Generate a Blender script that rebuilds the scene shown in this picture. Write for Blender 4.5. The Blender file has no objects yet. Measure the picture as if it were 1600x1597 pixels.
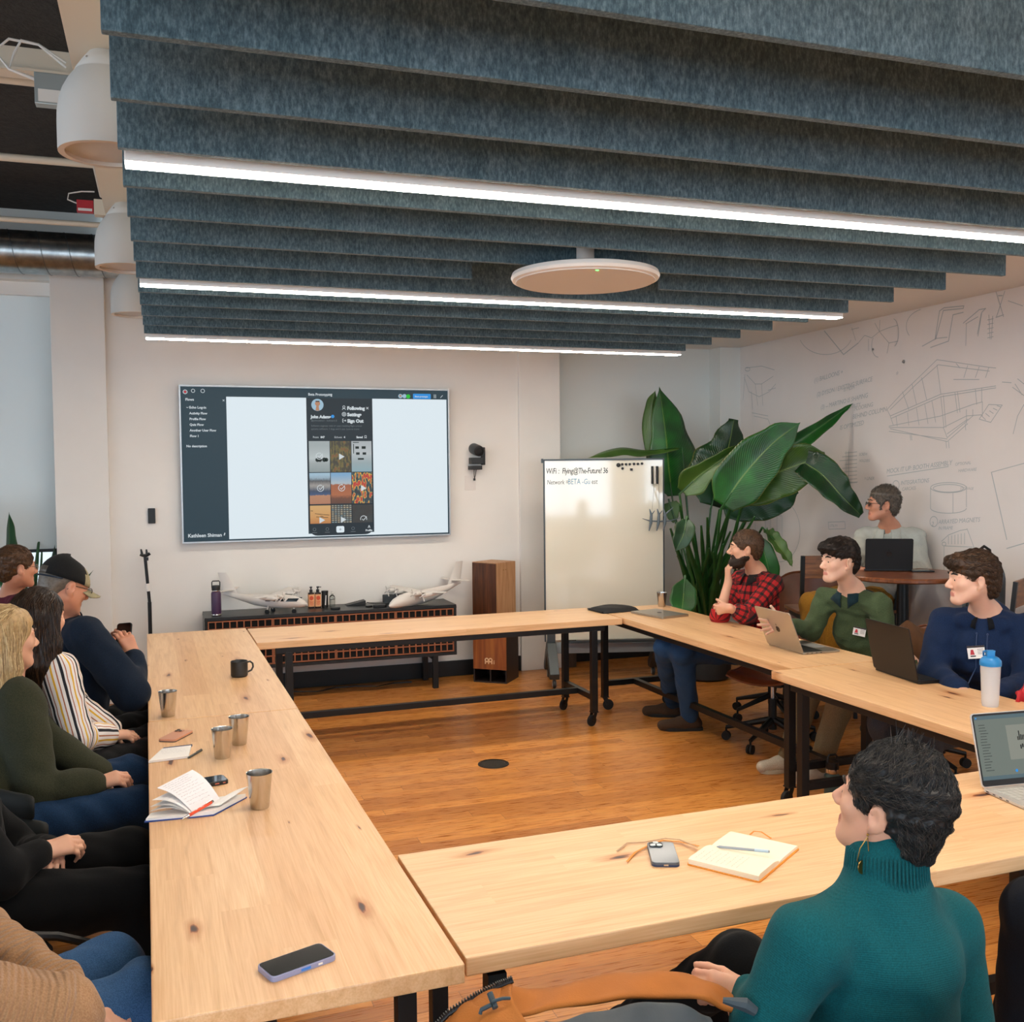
import bpy, bmesh, math, random
import numpy as np
from mathutils import Vector, Matrix, Euler
from mathutils.bvhtree import BVHTree
PI = math.pi
random.seed(7)
SC = bpy.context.scene
COL = SC.collection

# ---------------------------------------------------------------- materials
def lin(c):
    if isinstance(c, str):
        c = tuple(int(c[i:i+2], 16)/255 for i in (0, 2, 4))
    return tuple((x/12.92 if x <= .04045 else ((x+.055)/1.055)**2.4) for x in c[:3]) + (1,)

class NT:
    def __init__(s, name):
        s.m = bpy.data.materials.new(name); s.m.use_nodes = True
        s.t = s.m.node_tree; s.b = s.t.nodes['Principled BSDF']; s.out = s.t.nodes['Material Output']
    def n(s, typ, **kw):
        nd = s.t.nodes.new('ShaderNode'+typ)
        for k, v in kw.items():
            if hasattr(nd, k): setattr(nd, k, v)
            else: nd.inputs[k.replace('_', ' ')].default_value = v
        return nd
    def l(s, a, b): s.t.links.new(a, b)
    def coord(s, kind='Object', scale=(1, 1, 1), rot=(0, 0, 0)):
        tc = s.n('TexCoord'); mp = s.n('Mapping')
        s.l(tc.outputs[kind], mp.inputs['Vector'])
        mp.inputs['Scale'].default_value = scale; mp.inputs['Rotation'].default_value = rot
        return mp.outputs[0]
    def ramp(s, fac, stops, interp='LINEAR'):
        r = s.n('ValToRGB'); r.color_ramp.interpolation = interp
        e = r.color_ramp.elements
        while len(e) > 1: e.remove(e[-1])
        e[0].position = stops[0][0]; e[0].color = lin(stops[0][1])
        for p, c in stops[1:]:
            k = e.new(p); k.color = lin(c)
        s.l(fac, r.inputs[0]); return r.outputs[0]
    def math(s, op, a, b=None, c=None):
        m = s.n('Math', operation=op)
        for i, v in enumerate((a, b, c)):
            if v is None: continue
            if isinstance(v, (int, float)): m.inputs[i].default_value = v
            else: s.l(v, m.inputs[i])
        return m.outputs[0]
    def mix(s, fac, a, b, blend='MIX'):
        m = s.n('Mix', data_type='RGBA', blend_type=blend)
        for k, v in ((0, fac), (6, a), (7, b)):
            if isinstance(v, (int, float)): m.inputs[k].default_value = v
            elif isinstance(v, (str, tuple)): m.inputs[k].default_value = lin(v)
            else: s.l(v, m.inputs[k])
        return m.outputs[2]
    def bump(s, h, strength=.3, dist=.01):
        b = s.n('Bump'); b.inputs['Strength'].default_value = strength; b.inputs['Distance'].default_value = dist
        s.l(h, b.inputs['Height']); s.l(b.outputs[0], s.b.inputs['Normal'])
    def set(s, **kw):
        for k, v in kw.items(): s.b.inputs[k.replace('_', ' ')].default_value = v
        return s
MATS = {}
def mat(name, col, rough=.6, metal=0, spec=.5, noise=0, nscale=30, bump=0, bscale=200, bdist=.002, stretch=(1,1,1), emit=0, sheen=0, coat=0, alpha=1, trans=0, sss=0):
    if name in MATS: return MATS[name]
    t = NT(name); c = lin(col)
    t.b.inputs['Base Color'].default_value = c
    t.b.inputs['Roughness'].default_value = rough; t.b.inputs['Metallic'].default_value = metal
    t.b.inputs['Specular IOR Level'].default_value = spec
    if sheen: t.b.inputs['Sheen Weight'].default_value = sheen; t.b.inputs['Sheen Roughness'].default_value = .5
    if coat: t.b.inputs['Coat Weight'].default_value = coat; t.b.inputs['Coat Roughness'].default_value = .1
    if trans: t.b.inputs['Transmission Weight'].default_value = trans
    if sss: t.b.inputs['Subsurface Weight'].default_value = sss; t.b.inputs['Subsurface Radius'].default_value = (.012, .004, .002); t.b.inputs['Subsurface Scale'].default_value = 1.0
    if noise:
        v = t.coord('Object', stretch)
        nz = t.n('TexNoise'); nz.inputs['Scale'].default_value = nscale; nz.inputs['Detail'].default_value = 4
        t.l(v, nz.inputs['Vector'])
        dk = tuple(x*(1-noise) for x in c[:3]); lt = tuple(min(1, x*(1+noise)) for x in c[:3])
        r = t.n('ValToRGB'); e = r.color_ramp.elements
        e[0].position = .3; e[0].color = dk+(1,); e[1].position = .7; e[1].color = lt+(1,)
        t.l(nz.outputs[0], r.inputs[0]); t.l(r.outputs[0], t.b.inputs['Base Color'])
    if bump:
        v = t.coord('Object', stretch)
        nz = t.n('TexNoise'); nz.inputs['Scale'].default_value = bscale; nz.inputs['Detail'].default_value = 3
        t.l(v, nz.inputs['Vector']); t.bump(nz.outputs[0], bump, bdist)
    if emit:
        t.b.inputs['Emission Color'].default_value = c; t.b.inputs['Emission Strength'].default_value = emit
    MATS[name] = t.m
    return t.m

# ---------------------------------------------------------------- mesh builder
def basis(d):
    d = Vector(d).normalized()
    a = Vector((0, 0, 1)) if abs(d.z) < .95 else Vector((1, 0, 0))
    x = a.cross(d).normalized(); return x, d.cross(x)
class MB:
    def __init__(s): s.v = []; s.f = []; s.mi = []; s.cur = 0
    def face(s, idx): s.f.append(tuple(idx)); s.mi.append(s.cur)
    def m(s, i): s.cur = i; return s
    def add(s, verts, faces):
        o = len(s.v); s.v += [tuple(v) for v in verts]
        for f in faces: s.face([i+o for i in f])
        return s
    def box(s, c, d, rz=0, M=None, taper=1):
        x, y, z = (k/2 for k in d); vs = []
        for sz in (-1, 1):
            k = taper if sz > 0 else 1
            for sx, sy in ((-1, -1), (1, -1), (1, 1), (-1, 1)):
                p = Vector((sx*x*k, sy*y*k, sz*z))
                if M is not None: p = M @ p
                elif rz: p = Matrix.Rotation(rz, 3, 'Z') @ p
                vs.append(p+Vector(c))
        return s.add(vs, [(3, 2, 1, 0), (4, 5, 6, 7), (0, 1, 5, 4), (1, 2, 6, 5), (2, 3, 7, 6), (3, 0, 4, 7)])
    def b2(s, a, b): return s.box([(p+q)/2 for p, q in zip(a, b)], [abs(q-p) for p, q in zip(a, b)])
    def bar(s, p0, p1, w, h=None, up=None):
        p0, p1 = Vector(p0), Vector(p1); d = (p1-p0); L = d.length; d.normalize()
        u = Vector(up) if up else (Vector((0, 0, 1)) if abs(d.z) < .9 else Vector((0, 1, 0)))
        x = d.cross(u).normalized(); u = x.cross(d)
        M = Matrix((x, d, u)).transposed()
        return s.box((p0+p1)/2, (w, L, h or w), M=M)
    def tube(s, pts, r, seg=8, cap=True, sq=1):
        pts = [Vector(p) for p in pts]; n = len(pts)
        rs = r if isinstance(r, (list, tuple)) else [r]*n
        o = len(s.v); px = None
        for i, p in enumerate(pts):
            d = (pts[min(i+1, n-1)]-pts[max(i-1, 0)])
            if d.length < 1e-9: d = Vector((0, 0, 1))
            d.normalize()
            if px is None: x, y = basis(d)
            else:
                x = px-d*px.dot(d)
                if x.length < 1e-6: x, _ = basis(d)
                x.normalize(); y = d.cross(x)
            px = x
            for k in range(seg):
                a = 2*PI*k/seg
                s.v.append(tuple(p+x*math.cos(a)*rs[i]+y*math.sin(a)*rs[i]*sq))
        for i in range(n-1):
            for k in range(seg):
                a = o+i*seg+k; b = o+i*seg+(k+1) % seg
                s.face((a, b, b+seg, a+seg))
        if cap:
            s.face([o+k for k in range(seg)][::-1]); s.face([o+(n-1)*seg+k for k in range(seg)])
        return s
    def cyl(s, p0, p1, r0, r1=None, seg=20): return s.tube([p0, p1], [r0, r0 if r1 is None else r1], seg)
    def lathe(s, prof, c=(0, 0, 0), seg=28, ax=None, cap=True, sx=1, sy=1):
        o = len(s.v); n = len(prof); c = Vector(c)
        if ax: X, Y = basis(ax); Z = Vector(ax).normalized()
        else: X, Y, Z = Vector((1, 0, 0)), Vector((0, 1, 0)), Vector((0, 0, 1))
        for r, z in prof:
            for k in range(seg):
                a = 2*PI*k/seg
                s.v.append(tuple(c+X*math.cos(a)*r*sx+Y*math.sin(a)*r*sy+Z*z))
        for i in range(n-1):
            for k in range(seg):
                a = o+i*seg+k; b = o+i*seg+(k+1) % seg
                s.face((a, b, b+seg, a+seg))
        if cap:
            if prof[0][0] > 1e-5: s.face([o+k for k in range(seg)][::-1])
            if prof[-1][0] > 1e-5: s.face([o+(n-1)*seg+k for k in range(seg)])
        return s
    def ball(s, c, r, seg=14, rings=8, M=None):
        if not isinstance(r, (tuple, list)): r = (r, r, r)
        o = len(s.v); c = Vector(c)
        for i in range(rings+1):
            t = PI*i/rings
            for k in range(seg):
                a = 2*PI*k/seg
                p = Vector((math.sin(t)*math.cos(a)*r[0], math.sin(t)*math.sin(a)*r[1], math.cos(t)*r[2]))
                if M is not None: p = M @ p
                s.v.append(tuple(c+p))
        for i in range(rings):
            for k in range(seg):
                a = o+i*seg+k; b = o+i*seg+(k+1) % seg
                s.face((a, a+seg, b+seg, b))
        return s
    def prism(s, poly, f, d):
        """poly: 2D list; f maps (a,b)->3D; d: extrude vector"""
        o = len(s.v); n = len(poly); d = Vector(d)
        P = [Vector(f(*p)) for p in poly]
        s.v += [tuple(p) for p in P]+[tuple(p+d) for p in P]
        s.face([o+i for i in range(n)][::-1]); s.face([o+n+i for i in range(n)])
        for i in range(n):
            j = (i+1) % n; s.face((o+i, o+j, o+n+j, o+n+i))
        return s
    def grid(s, P, close_u=False, close_v=False):
        """P[i][j] 3D points"""
        o = len(s.v); n, m_ = len(P), len(P[0])
        for row in P: s.v += [tuple(p) for p in row]
        for i in range(n if close_u else n-1):
            for j in range(m_ if close_v else m_-1):
                a = o+i*m_+j; b = o+i*m_+(j+1) % m_; c = o+((i+1) % n)*m_+(j+1) % m_; d = o+((i+1) % n)*m_+j
                s.face((a, b, c, d))
        return s
    def xf(s, M):
        s.v = [tuple(M @ Vector(v)) for v in s.v]; return s
    def join(s, o, k=0):
        n = len(s.v); s.v += o.v; s.f += [tuple(i+n for i in f) for f in o.f]; s.mi += [i+k for i in o.mi]; return s
def rrect(w, h, r, n=5):
    out = []
    for cx, cy, a0 in ((w/2-r, h/2-r, 0), (-w/2+r, h/2-r, 90), (-w/2+r, -h/2+r, 180), (w/2-r, -h/2+r, 270)):
        for k in range(n+1):
            a = math.radians(a0+90*k/n); out.append((cx+r*math.cos(a), cy+r*math.sin(a)))
    return out

def obj(name, mb, mats, parent=None, smooth=False, bevel=0, world=False, merge=False, solid=0, subsurf=0, seg=2, fixn=True):
    me = bpy.data.meshes.new(name)
    me.from_pydata(mb.v, [], mb.f)
    if not isinstance(mats, (list, tuple)): mats = [mats]
    for m_ in mats: me.materials.append(m_)
    me.polygons.foreach_set('material_index', mb.mi)
    me.update()
    if world and parent is not None:
        me.transform(parent_matrix(parent).inverted())
    if bevel or merge or fixn:
        bm = bmesh.new(); bm.from_mesh(me)
        if merge or bevel or smooth: bmesh.ops.remove_doubles(bm, verts=bm.verts, dist=1e-5)
        if fixn: bmesh.ops.recalc_face_normals(bm, faces=bm.faces)
        if bevel:
            ed = [e for e in bm.edges if len(e.link_faces) == 2 and e.calc_face_angle(0) > .5]
            bmesh.ops.bevel(bm, geom=ed, offset=bevel, segments=seg, affect='EDGES', profile=.6, clamp_overlap=True)
        bm.to_mesh(me); bm.free()
    o = bpy.data.objects.new(name, me); COL.objects.link(o)
    if parent is not None: o.parent = parent
    if solid:
        md = o.modifiers.new('solid', 'SOLIDIFY'); md.thickness = solid; md.offset = 0
    if subsurf:
        md = o.modifiers.new('sub', 'SUBSURF'); md.levels = md.render_levels = subsurf
    if smooth:
        me.polygons.foreach_set('use_smooth', [True]*len(me.polygons))
        if smooth != 'all' and not subsurf:
            me.set_sharp_from_angle(angle=math.radians(38))
    return o
def parent_matrix(o):
    M = o.matrix_basis.copy(); p = o.parent
    while p is not None: M = p.matrix_basis @ M; p = p.parent
    return M
def tag(o, label=None, cat=None, group=None, kind=None):
    if label: o['label'] = label
    if cat: o['category'] = cat
    if group: o['group'] = group
    if kind: o['kind'] = kind
    return o
def thing(name, label, cat, loc=(0, 0, 0), rz=0, group=None):
    o = bpy.data.objects.new(name, None); COL.objects.link(o)
    o.location = loc; o.rotation_euler = (0, 0, rz); o.empty_display_size = .1
    return tag(o, label, cat, group)
def struct(name, mb, m, **kw):
    o = obj(name, mb, m, **kw); o['kind'] = 'structure'; return o
def copy_tree(o, parent=None):
    c = o.copy(); COL.objects.link(c)
    c.parent = parent
    for ch in [x for x in bpy.data.objects if x.parent == o]: copy_tree(ch, c)
    return c

def text_mb(s, size, M, mi=0, bold=0, shear=0, align='LEFT', spacing=1):
    """a line of lettering as flat mesh; M: 4x4 placing the text's xy plane"""
    cu = bpy.data.curves.new('t', 'FONT'); cu.body = s; cu.size = size; cu.offset = bold; cu.shear = shear
    cu.align_x = align; cu.space_character = spacing; cu.resolution_u = 2
    ob = bpy.data.objects.new('t', cu); me = ob.to_mesh()
    mb = MB(); mb.cur = mi
    mb.add([M @ v.co for v in me.vertices], [tuple(p.vertices) for p in me.polygons])
    ob.to_mesh_clear(); bpy.data.objects.remove(ob); bpy.data.curves.remove(cu)
    return mb

# ---------------------------------------------------------------- special materials
def table_wood():
    t = NT('maple_wood'); v = t.coord('Object')
    sp = t.n('SeparateXYZ'); t.l(v, sp.inputs[0])
    oi = t.n('ObjectInfo')
    row = t.math('FLOOR', t.math('MULTIPLY', t.math('ADD', sp.outputs[1], 3.02), 8.5))
    off = t.math('MULTIPLY', row, 1.37)
    colm = t.math('FLOOR', t.math('MULTIPLY', t.math('ADD', sp.outputs[0], t.math('ADD', off, 20)), .62))
    cx = t.n('CombineXYZ'); t.l(row, cx.inputs[0]); t.l(colm, cx.inputs[1]); t.l(t.math('MULTIPLY', oi.outputs['Random'], 91), cx.inputs[2])
    wn = t.n('TexWhiteNoise'); t.l(cx.outputs[0], wn.inputs[0])
    # grain
    sh = t.n('VectorMath', operation='ADD'); t.l(v, sh.inputs[0])
    sc = t.n('VectorMath', operation='SCALE'); t.l(wn.outputs[1], sc.inputs[0]); sc.inputs['Scale'].default_value = 7
    t.l(sc.outputs[0], sh.inputs[1])
    mp = t.n('Mapping'); mp.inputs['Scale'].default_value = (1.3, 16, 16); t.l(sh.outputs[0], mp.inputs[0])
    g1 = t.n('TexNoise'); g1.inputs['Scale'].default_value = 2.2; g1.inputs['Detail'].default_value = 6; g1.inputs['Distortion'].default_value = .6; t.l(mp.outputs[0], g1.inputs[0])
    mp2 = t.n('Mapping'); mp2.inputs['Scale'].default_value = (2.5, 120, 120); t.l(sh.outputs[0], mp2.inputs[0])
    g2 = t.n('TexNoise'); g2.inputs['Scale'].default_value = 2; g2.inputs['Detail'].default_value = 3; t.l(mp2.outputs[0], g2.inputs[0])
    base = t.ramp(g1.outputs[0], [(.25, 'd8b186'), (.42, 'e5c096'), (.6, 'edcba3'), (.8, 'dfb68b')])
    fine = t.ramp(g2.outputs[0], [(.35, 'efe2d0'), (.6, 'ffffff')])
    c = t.mix(.55, base, fine, 'MULTIPLY')
    tone = t.ramp(wn.outputs[0], [(0, 'ecd6bd'), (.5, 'fdf4e8'), (1, 'f6e6d0')])
    c = t.mix(.7, c, tone, 'MULTIPLY')
    # dark streaks and knots
    mp3 = t.n('Mapping'); mp3.inputs['Scale'].default_value = (1.1, 4.2, 4.2); t.l(v, mp3.inputs[0])
    loc = t.n('VectorMath', operation='ADD'); t.l(mp3.outputs[0], loc.inputs[0])
    cb = t.n('CombineXYZ'); t.l(t.math('MULTIPLY', oi.outputs['Random'], 57), cb.inputs[0]); t.l(t.math('MULTIPLY', oi.outputs['Random'], 33), cb.inputs[1]); t.l(cb.outputs[0], loc.inputs[1])
    nd = t.n('TexNoise'); nd.inputs['Scale'].default_value = 9; t.l(loc.outputs[0], nd.inputs[0])
    dd = t.n('VectorMath', operation='SCALE'); t.l(nd.outputs[1], dd.inputs[0]); dd.inputs['Scale'].default_value = .10
    l2 = t.n('VectorMath', operation='ADD'); t.l(loc.outputs[0], l2.inputs[0]); t.l(dd.outputs[0], l2.inputs[1])
    vo = t.n('TexVoronoi', voronoi_dimensions='2D'); vo.inputs['Scale'].default_value = 1.25; t.l(l2.outputs[0], vo.inputs[0])
    sepc = t.n('SeparateColor'); t.l(vo.outputs['Color'], sepc.inputs[0])
    r = t.math('MULTIPLY', t.math('GREATER_THAN', sepc.outputs[0], .30), t.math('ADD', .012, t.math('MULTIPLY', sepc.outputs[1], .05)))
    k = t.math('DIVIDE', vo.outputs['Distance'], t.math('MAXIMUM', r, .0001))
    kk = t.ramp(k, [(0, '3d2c20'), (.55, '6b4c34'), (.9, 'd9b48c'), (1, 'ffffff')])
    c = t.mix(1, c, kk, 'MULTIPLY')
    halo = t.ramp(t.math('MULTIPLY', k, .28), [(.25, 'd2a981'), (.8, 'ffffff')])
    c = t.mix(.8, c, halo, 'MULTIPLY')
    t.l(c, t.b.inputs['Base Color'])
    t.b.inputs['Roughness'].default_value = .33; t.b.inputs['Specular IOR Level'].default_value = .45
    t.bump(g2.outputs[0], .04, .001)
    return t.m
M_TOP = table_wood()

def floor_wood():
    t = NT('bamboo_floor'); v = t.coord('Object')
    sp = t.n('SeparateXYZ'); t.l(v, sp.inputs[0])
    W = 1/.092
    yy = t.math('MULTIPLY', t.math('ADD', sp.outputs[1], 20), W)
    row = t.math('FLOOR', yy)
    wr = t.n('TexWhiteNoise', noise_dimensions='1D'); t.l(row, wr.inputs['W'])
    xx = t.math('MULTIPLY', t.math('ADD', t.math('ADD', sp.outputs[0], 20), t.math('MULTIPLY', wr.outputs[0], 1.8)), 1/1.25)
    colm = t.math('FLOOR', xx)
    cx = t.n('CombineXYZ'); t.l(row, cx.inputs[0]); t.l(colm, cx.inputs[1])
    wn = t.n('TexWhiteNoise'); t.l(cx.outputs[0], wn.inputs[0])
    sh = t.n('VectorMath', operation='ADD'); t.l(v, sh.inputs[0])
    sc = t.n('VectorMath', operation='SCALE'); t.l(wn.outputs[1], sc.inputs[0]); sc.inputs['Scale'].default_value = 5; t.l(sc.outputs[0], sh.inputs[1])
    mp = t.n('Mapping'); mp.inputs['Scale'].default_value = (5, 90, 1); t.l(sh.outputs[0], mp.inputs[0])
    g = t.n('TexNoise'); g.inputs['Scale'].default_value = 1.6; g.inputs['Detail'].default_value = 5; t.l(mp.outputs[0], g.inputs[0])
    base = t.ramp(g.outputs[0], [(.25, 'a4612c'), (.45, 'cf8a42'), (.6, 'dfa056'), (.8, 'be7a37')])
    tone = t.ramp(wn.outputs[0], [(0, 'c9b09a'), (.5, 'f0e4d8'), (1, 'fff8ee')])
    c = t.mix(.85, base, tone, 'MULTIPLY')
    fy = t.math('FRACT', yy); fx = t.math('FRACT', xx)
    ey = t.math('LESS_THAN', t.math('MINIMUM', fy, t.math('SUBTRACT', 1, fy)), .014)
    ex = t.math('LESS_THAN', t.math('MINIMUM', fx, t.math('SUBTRACT', 1, fx)), .0012)
    e = t.math('MULTIPLY', t.math('MAXIMUM', ey, ex), .55)
    c = t.mix(e, c, '5a3214')
    t.l(c, t.b.inputs['Base Color'])
    t.b.inputs['Roughness'].default_value = .26; t.b.inputs['Specular IOR Level'].default_value = .4
    rr = t.math('ADD', .22, t.math('MULTIPLY', g.outputs[0], .14)); t.l(rr, t.b.inputs['Roughness'])
    t.bump(g.outputs[0], .05, .001)
    return t.m

def felt():
    t = NT('blue_grey_felt'); v = t.coord('Object', (1, 1, .4))
    n1 = t.n('TexNoise'); n1.inputs['Scale'].default_value = 130; n1.inputs['Detail'].default_value = 5; n1.inputs['Roughness'].default_value = .7; t.l(v, n1.inputs[0])
    n2 = t.n('TexNoise'); n2.inputs['Scale'].default_value = 14; n2.inputs['Detail'].default_value = 3; t.l(v, n2.inputs[0])
    c = t.ramp(n1.outputs[0], [(.3, '3c4e56'), (.5, '586d76'), (.72, '7d939b')])
    c2 = t.ramp(n2.outputs[0], [(.3, 'cfd8da'), (.7, 'ffffff')])
    t.l(t.mix(.8, c, c2, 'MULTIPLY'), t.b.inputs['Base Color'])
    t.b.inputs['Roughness'].default_value = 1; t.b.inputs['Specular IOR Level'].default_value = .1; t.b.inputs['Sheen Weight'].default_value = .15
    t.bump(n1.outputs[0], .4, .002)
    return t.m
M_FELT = felt()
def walnut(name, a, b, c, sc=(6, 6, .7), rough=.45, axis_noise=5):
    t = NT(name); v = t.coord('Object', sc)
    n = t.n('TexNoise'); n.inputs['Scale'].default_value = axis_noise; n.inputs['Detail'].default_value = 6; n.inputs['Distortion'].default_value = .5; t.l(v, n.inputs[0])
    t.l(t.ramp(n.outputs[0], [(.3, a), (.5, b), (.7, c)]), t.b.inputs['Base Color'])
    t.b.inputs['Roughness'].default_value = rough; return t.m

M_WALL = mat('white_wall_paint', 'e6e2dc', .75, noise=.02, nscale=3, bump=.05, bscale=300)
M_WALL2 = mat('cool_white_wall_paint', 'dcdfdb', .75)
M_CEIL = mat('ceiling_paint', 'e2dcd4', .9)
M_DECK = mat('dark_roof_deck', '2b2825', .9, noise=.35, nscale=25, bump=.5, bscale=60, bdist=.01)
M_CREAM = mat('cream_steel_paint', 'ded0bb', .5)
M_BLACK = mat('black_steel', '101112', .42, spec=.4)
M_NAVYBLK = mat('black_baseboard', '0c1013', .5)
M_CHROME = mat('chrome', 'cfd0d2', .18, metal=1)
M_STEEL = mat('brushed_steel', 'c9c5c0', .2, metal=1, noise=.08, nscale=60, stretch=(1, 1, .05))
M_RUBBER = mat('black_rubber', '0d0d0e', .7)
M_PLAST = mat('black_plastic', '0e0f10', .45)
M_WHITE = mat('white_plastic', 'e4e0da', .4)

# ---------------------------------------------------------------- camera (35 mm lens on full frame, eye height 1.8 m)
cam = bpy.data.cameras.new('camera'); cam.lens = 36*1566.4/1600; cam.sensor_width = 36; cam.sensor_fit = 'HORIZONTAL'; cam.clip_start = .05
CAM = bpy.data.objects.new('camera', cam); COL.objects.link(CAM)
def cam_matrix(tilt=.0409570, roll=-.0102225, yaw=.3334616):
    fw = Vector((math.sin(yaw)*math.cos(tilt), math.cos(yaw)*math.cos(tilt), -math.sin(tilt)))
    rt = Vector((math.cos(yaw), -math.sin(yaw), 0)); up = rt.cross(fw)
    r2 = rt*math.cos(roll)+up*math.sin(roll); u2 = -rt*math.sin(roll)+up*math.cos(roll)
    M = Matrix((r2, u2, -fw)).transposed().to_4x4(); M.translation = (0, 0, 1.8); return M
CAM.matrix_world = cam_matrix(); SC.camera = CAM

# ---------------------------------------------------------------- room shell
XL, XR, YB, YN = -6.0, 5.25, 8.43, -4.0      # left, right, TV wall, wall behind
ZC, ZD = 2.95, 3.87                          # plaster ceiling, open roof deck
YR = 8.62                                    # recess wall right of the pillar
mb = MB().b2((XL-.3, YN-.3, -.1), (XR+.3, 9.3, 0)); struct('floor', mb, floor_wood())
mb = MB().b2((-.405, YB, 0), (3.36, YB+.25, ZD)); 
struct('wall_back', mb, M_WALL)
struct('wall_recess', MB().b2((3.36, YR, 0), (XR, YR+.25, ZC)), M_WALL2)
struct('trim_1', MB().b2((-.79, 8.385, 0), (-.405, 8.95, 3.6)), M_WALL, bevel=.006)
struct('trim_2', MB().b2((2.985, 8.395, 0), (3.375, 8.95, ZC)), M_WALL, bevel=.006)
struct('trim_3', MB().b2((5.03, 8.42, 0), (XR+.02, 8.8, ZC)), M_WALL2, bevel=.004)
struct('wall_right', MB().b2((XR, YN-.2, 0), (XR+.2, 8.9, ZD)), mat('writable_wall_paint', 'e6e0dc', .45, noise=.03, nscale=2))
# ceiling: plaster slab over the tables, dark open deck on the left
struct('ceiling', MB().b2((-.06, YN, ZC), (XR, 8.9, ZC+.06)), M_CEIL)
struct('ceiling_deck', MB().b2((XL-.2, YN-.2, ZD), (XR+.2, 9.4, ZD+.1)), M_DECK)
struct('ceiling_fascia', MB().b2((-.11, YN, ZC), (-.06, YB, ZD)), M_CREAM)
# left part of the TV wall: window recess, header, low wall
struct('wall_back_left', MB().b2((XL, 8.72, 3.36), (-.405, 8.95, ZD)).b2((XL, 8.72, 0), (-.78, 8.95, .62)).b2((XL, 8.72, .6), (-2.9, 8.95, 3.4)), M_WALL2)
struct('wall_header', MB().b2((XL, 8.44, 3.28), (-.79, 8.72, 3.36)), M_WALL2)
wd = struct('window_1', MB().b2((-2.9, 8.8, .6), (-.8, 8.84, .66)).b2((-2.9, 8.8, 3.3), (-.8, 8.84, 3.36)).b2((-2.9, 8.8, .6), (-2.85, 8.84, 3.36)).b2((-.85, 8.8, .6), (-.8, 8.84, 3.36)).b2((-1.87, 8.8, .6), (-1.82, 8.84, 3.36)), M_BLACK)
gl_ = NT('window_glass'); g1 = gl_.n('BsdfTransparent'); g2 = gl_.n('BsdfGlossy'); g2.inputs['Roughness'].default_value = .02; g3 = gl_.n('MixShader'); fr0 = gl_.n('Fresnel'); gl_.l(fr0.outputs[0], g3.inputs[0]); gl_.l(g1.outputs[0], g3.inputs[1]); gl_.l(g2.outputs[0], g3.inputs[2]); gl_.l(g3.outputs[0], gl_.out.inputs[0]); gl = gl_.m
obj('pane', MB().b2((-2.85, 8.815, .66), (-.85, 8.825, 3.3)), gl, wd)
fr_ = NT('frosted_film'); tr = fr_.n('BsdfTranslucent'); tr.inputs[0].default_value = lin('d6d6d2'); fr_.l(tr.outputs[0], fr_.out.inputs[0])
obj('frosted_film', MB().b2((-2.85, 8.80, .66), (-.85, 8.803, 1.6)), fr_.m, wd)
# roller shade, down to eye level
sh = NT('shade_fabric'); sh.set(Base_Color=lin('dcdedb'), Roughness=.9)
tr = sh.n('BsdfTranslucent'); tr.inputs[0].default_value = lin('d4d8d8'); ms = sh.n('MixShader'); ms.inputs[0].default_value = .32
sh.l(sh.b.outputs[0], ms.inputs[1]); sh.l(tr.outputs[0], ms.inputs[2]); sh.l(ms.outputs[0], sh.out.inputs[0])
rs = thing('roller_shade', 'pale grey fabric roller shade pulled down over the window left of the pillar', 'window shade', (-1.8, 8.6, 3.24))
obj('shade_fabric', MB().b2((-1.02, -.004, -2.02), (1.0, .004, -.02)), sh.m, rs)
obj('cassette', MB().b2((-1.04, -.05, -.06), (1.01, .05, .05)), M_WHITE, rs, bevel=.006)
obj('bottom_bar', MB().b2((-1.02, -.012, -2.045), (1.0, .012, -2.02)), M_BLACK, rs)
# walls behind and to the left of the camera, with tall windows that let the daylight in
def wall_with_windows(name, axis, pos, a0, a1, wins, z0, z1, flip):
    m_ = MB(); t_ = .25
    def bx(p, q, za, zb):
        if q-p < .01 or zb-za < .01: return
        if axis == 'y': m_.b2((p, pos, za), (q, pos+flip*t_, zb))
        else: m_.b2((pos, p, za), (pos+flip*t_, q, zb))
    cur = a0
    for p, q in wins: bx(cur, p, 0, ZD); bx(p, q, 0, z0); bx(p, q, z1, ZD); cur = q
    bx(cur, a1, 0, ZD); struct(name, m_, M_WALL2)
BW = [(-5.2, -3.2), (-2.4, -.4), (.4, 2.4), (3.0, 4.9)]; LW = [(-3.2, -1.4), (-.6, 1.2), (2.0, 3.8), (4.6, 6.4)]
wall_with_windows('wall_front', 'y', YN, XL, XR, BW, .8, 2.9, -1)
wall_with_windows('wall_left', 'x', XL, YN, 9.0, LW, .8, 2.9, -1)
k = 2
for i, (p, q) in enumerate(BW):
    f = MB()
    for a, b in (((p, .8), (q, .86)), ((p, 2.84), (q, 2.9)), ((p, .8), (p+.05, 2.9)), ((q-.05, .8), (q, 2.9)), (((p+q)/2-.02, .8), ((p+q)/2+.02, 2.9))):
        f.b2((a[0], YN-.14, a[1]), (b[0], YN-.09, b[1]))
    struct('window_%d' % k, f, M_BLACK); k += 1
for i, (p, q) in enumerate(LW):
    f = MB()
    for a, b in (((p, .8), (q, .86)), ((p, 2.84), (q, 2.9)), ((p, .8), (p+.05, 2.9)), ((q-.05, .8), (q, 2.9)), (((p+q)/2-.02, .8), ((p+q)/2+.02, 2.9))):
        f.b2((XL-.14, a[0], a[1]), (XL-.09, b[0], b[1]))
    struct('window_%d' % k, f, M_BLACK); k += 1
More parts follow.
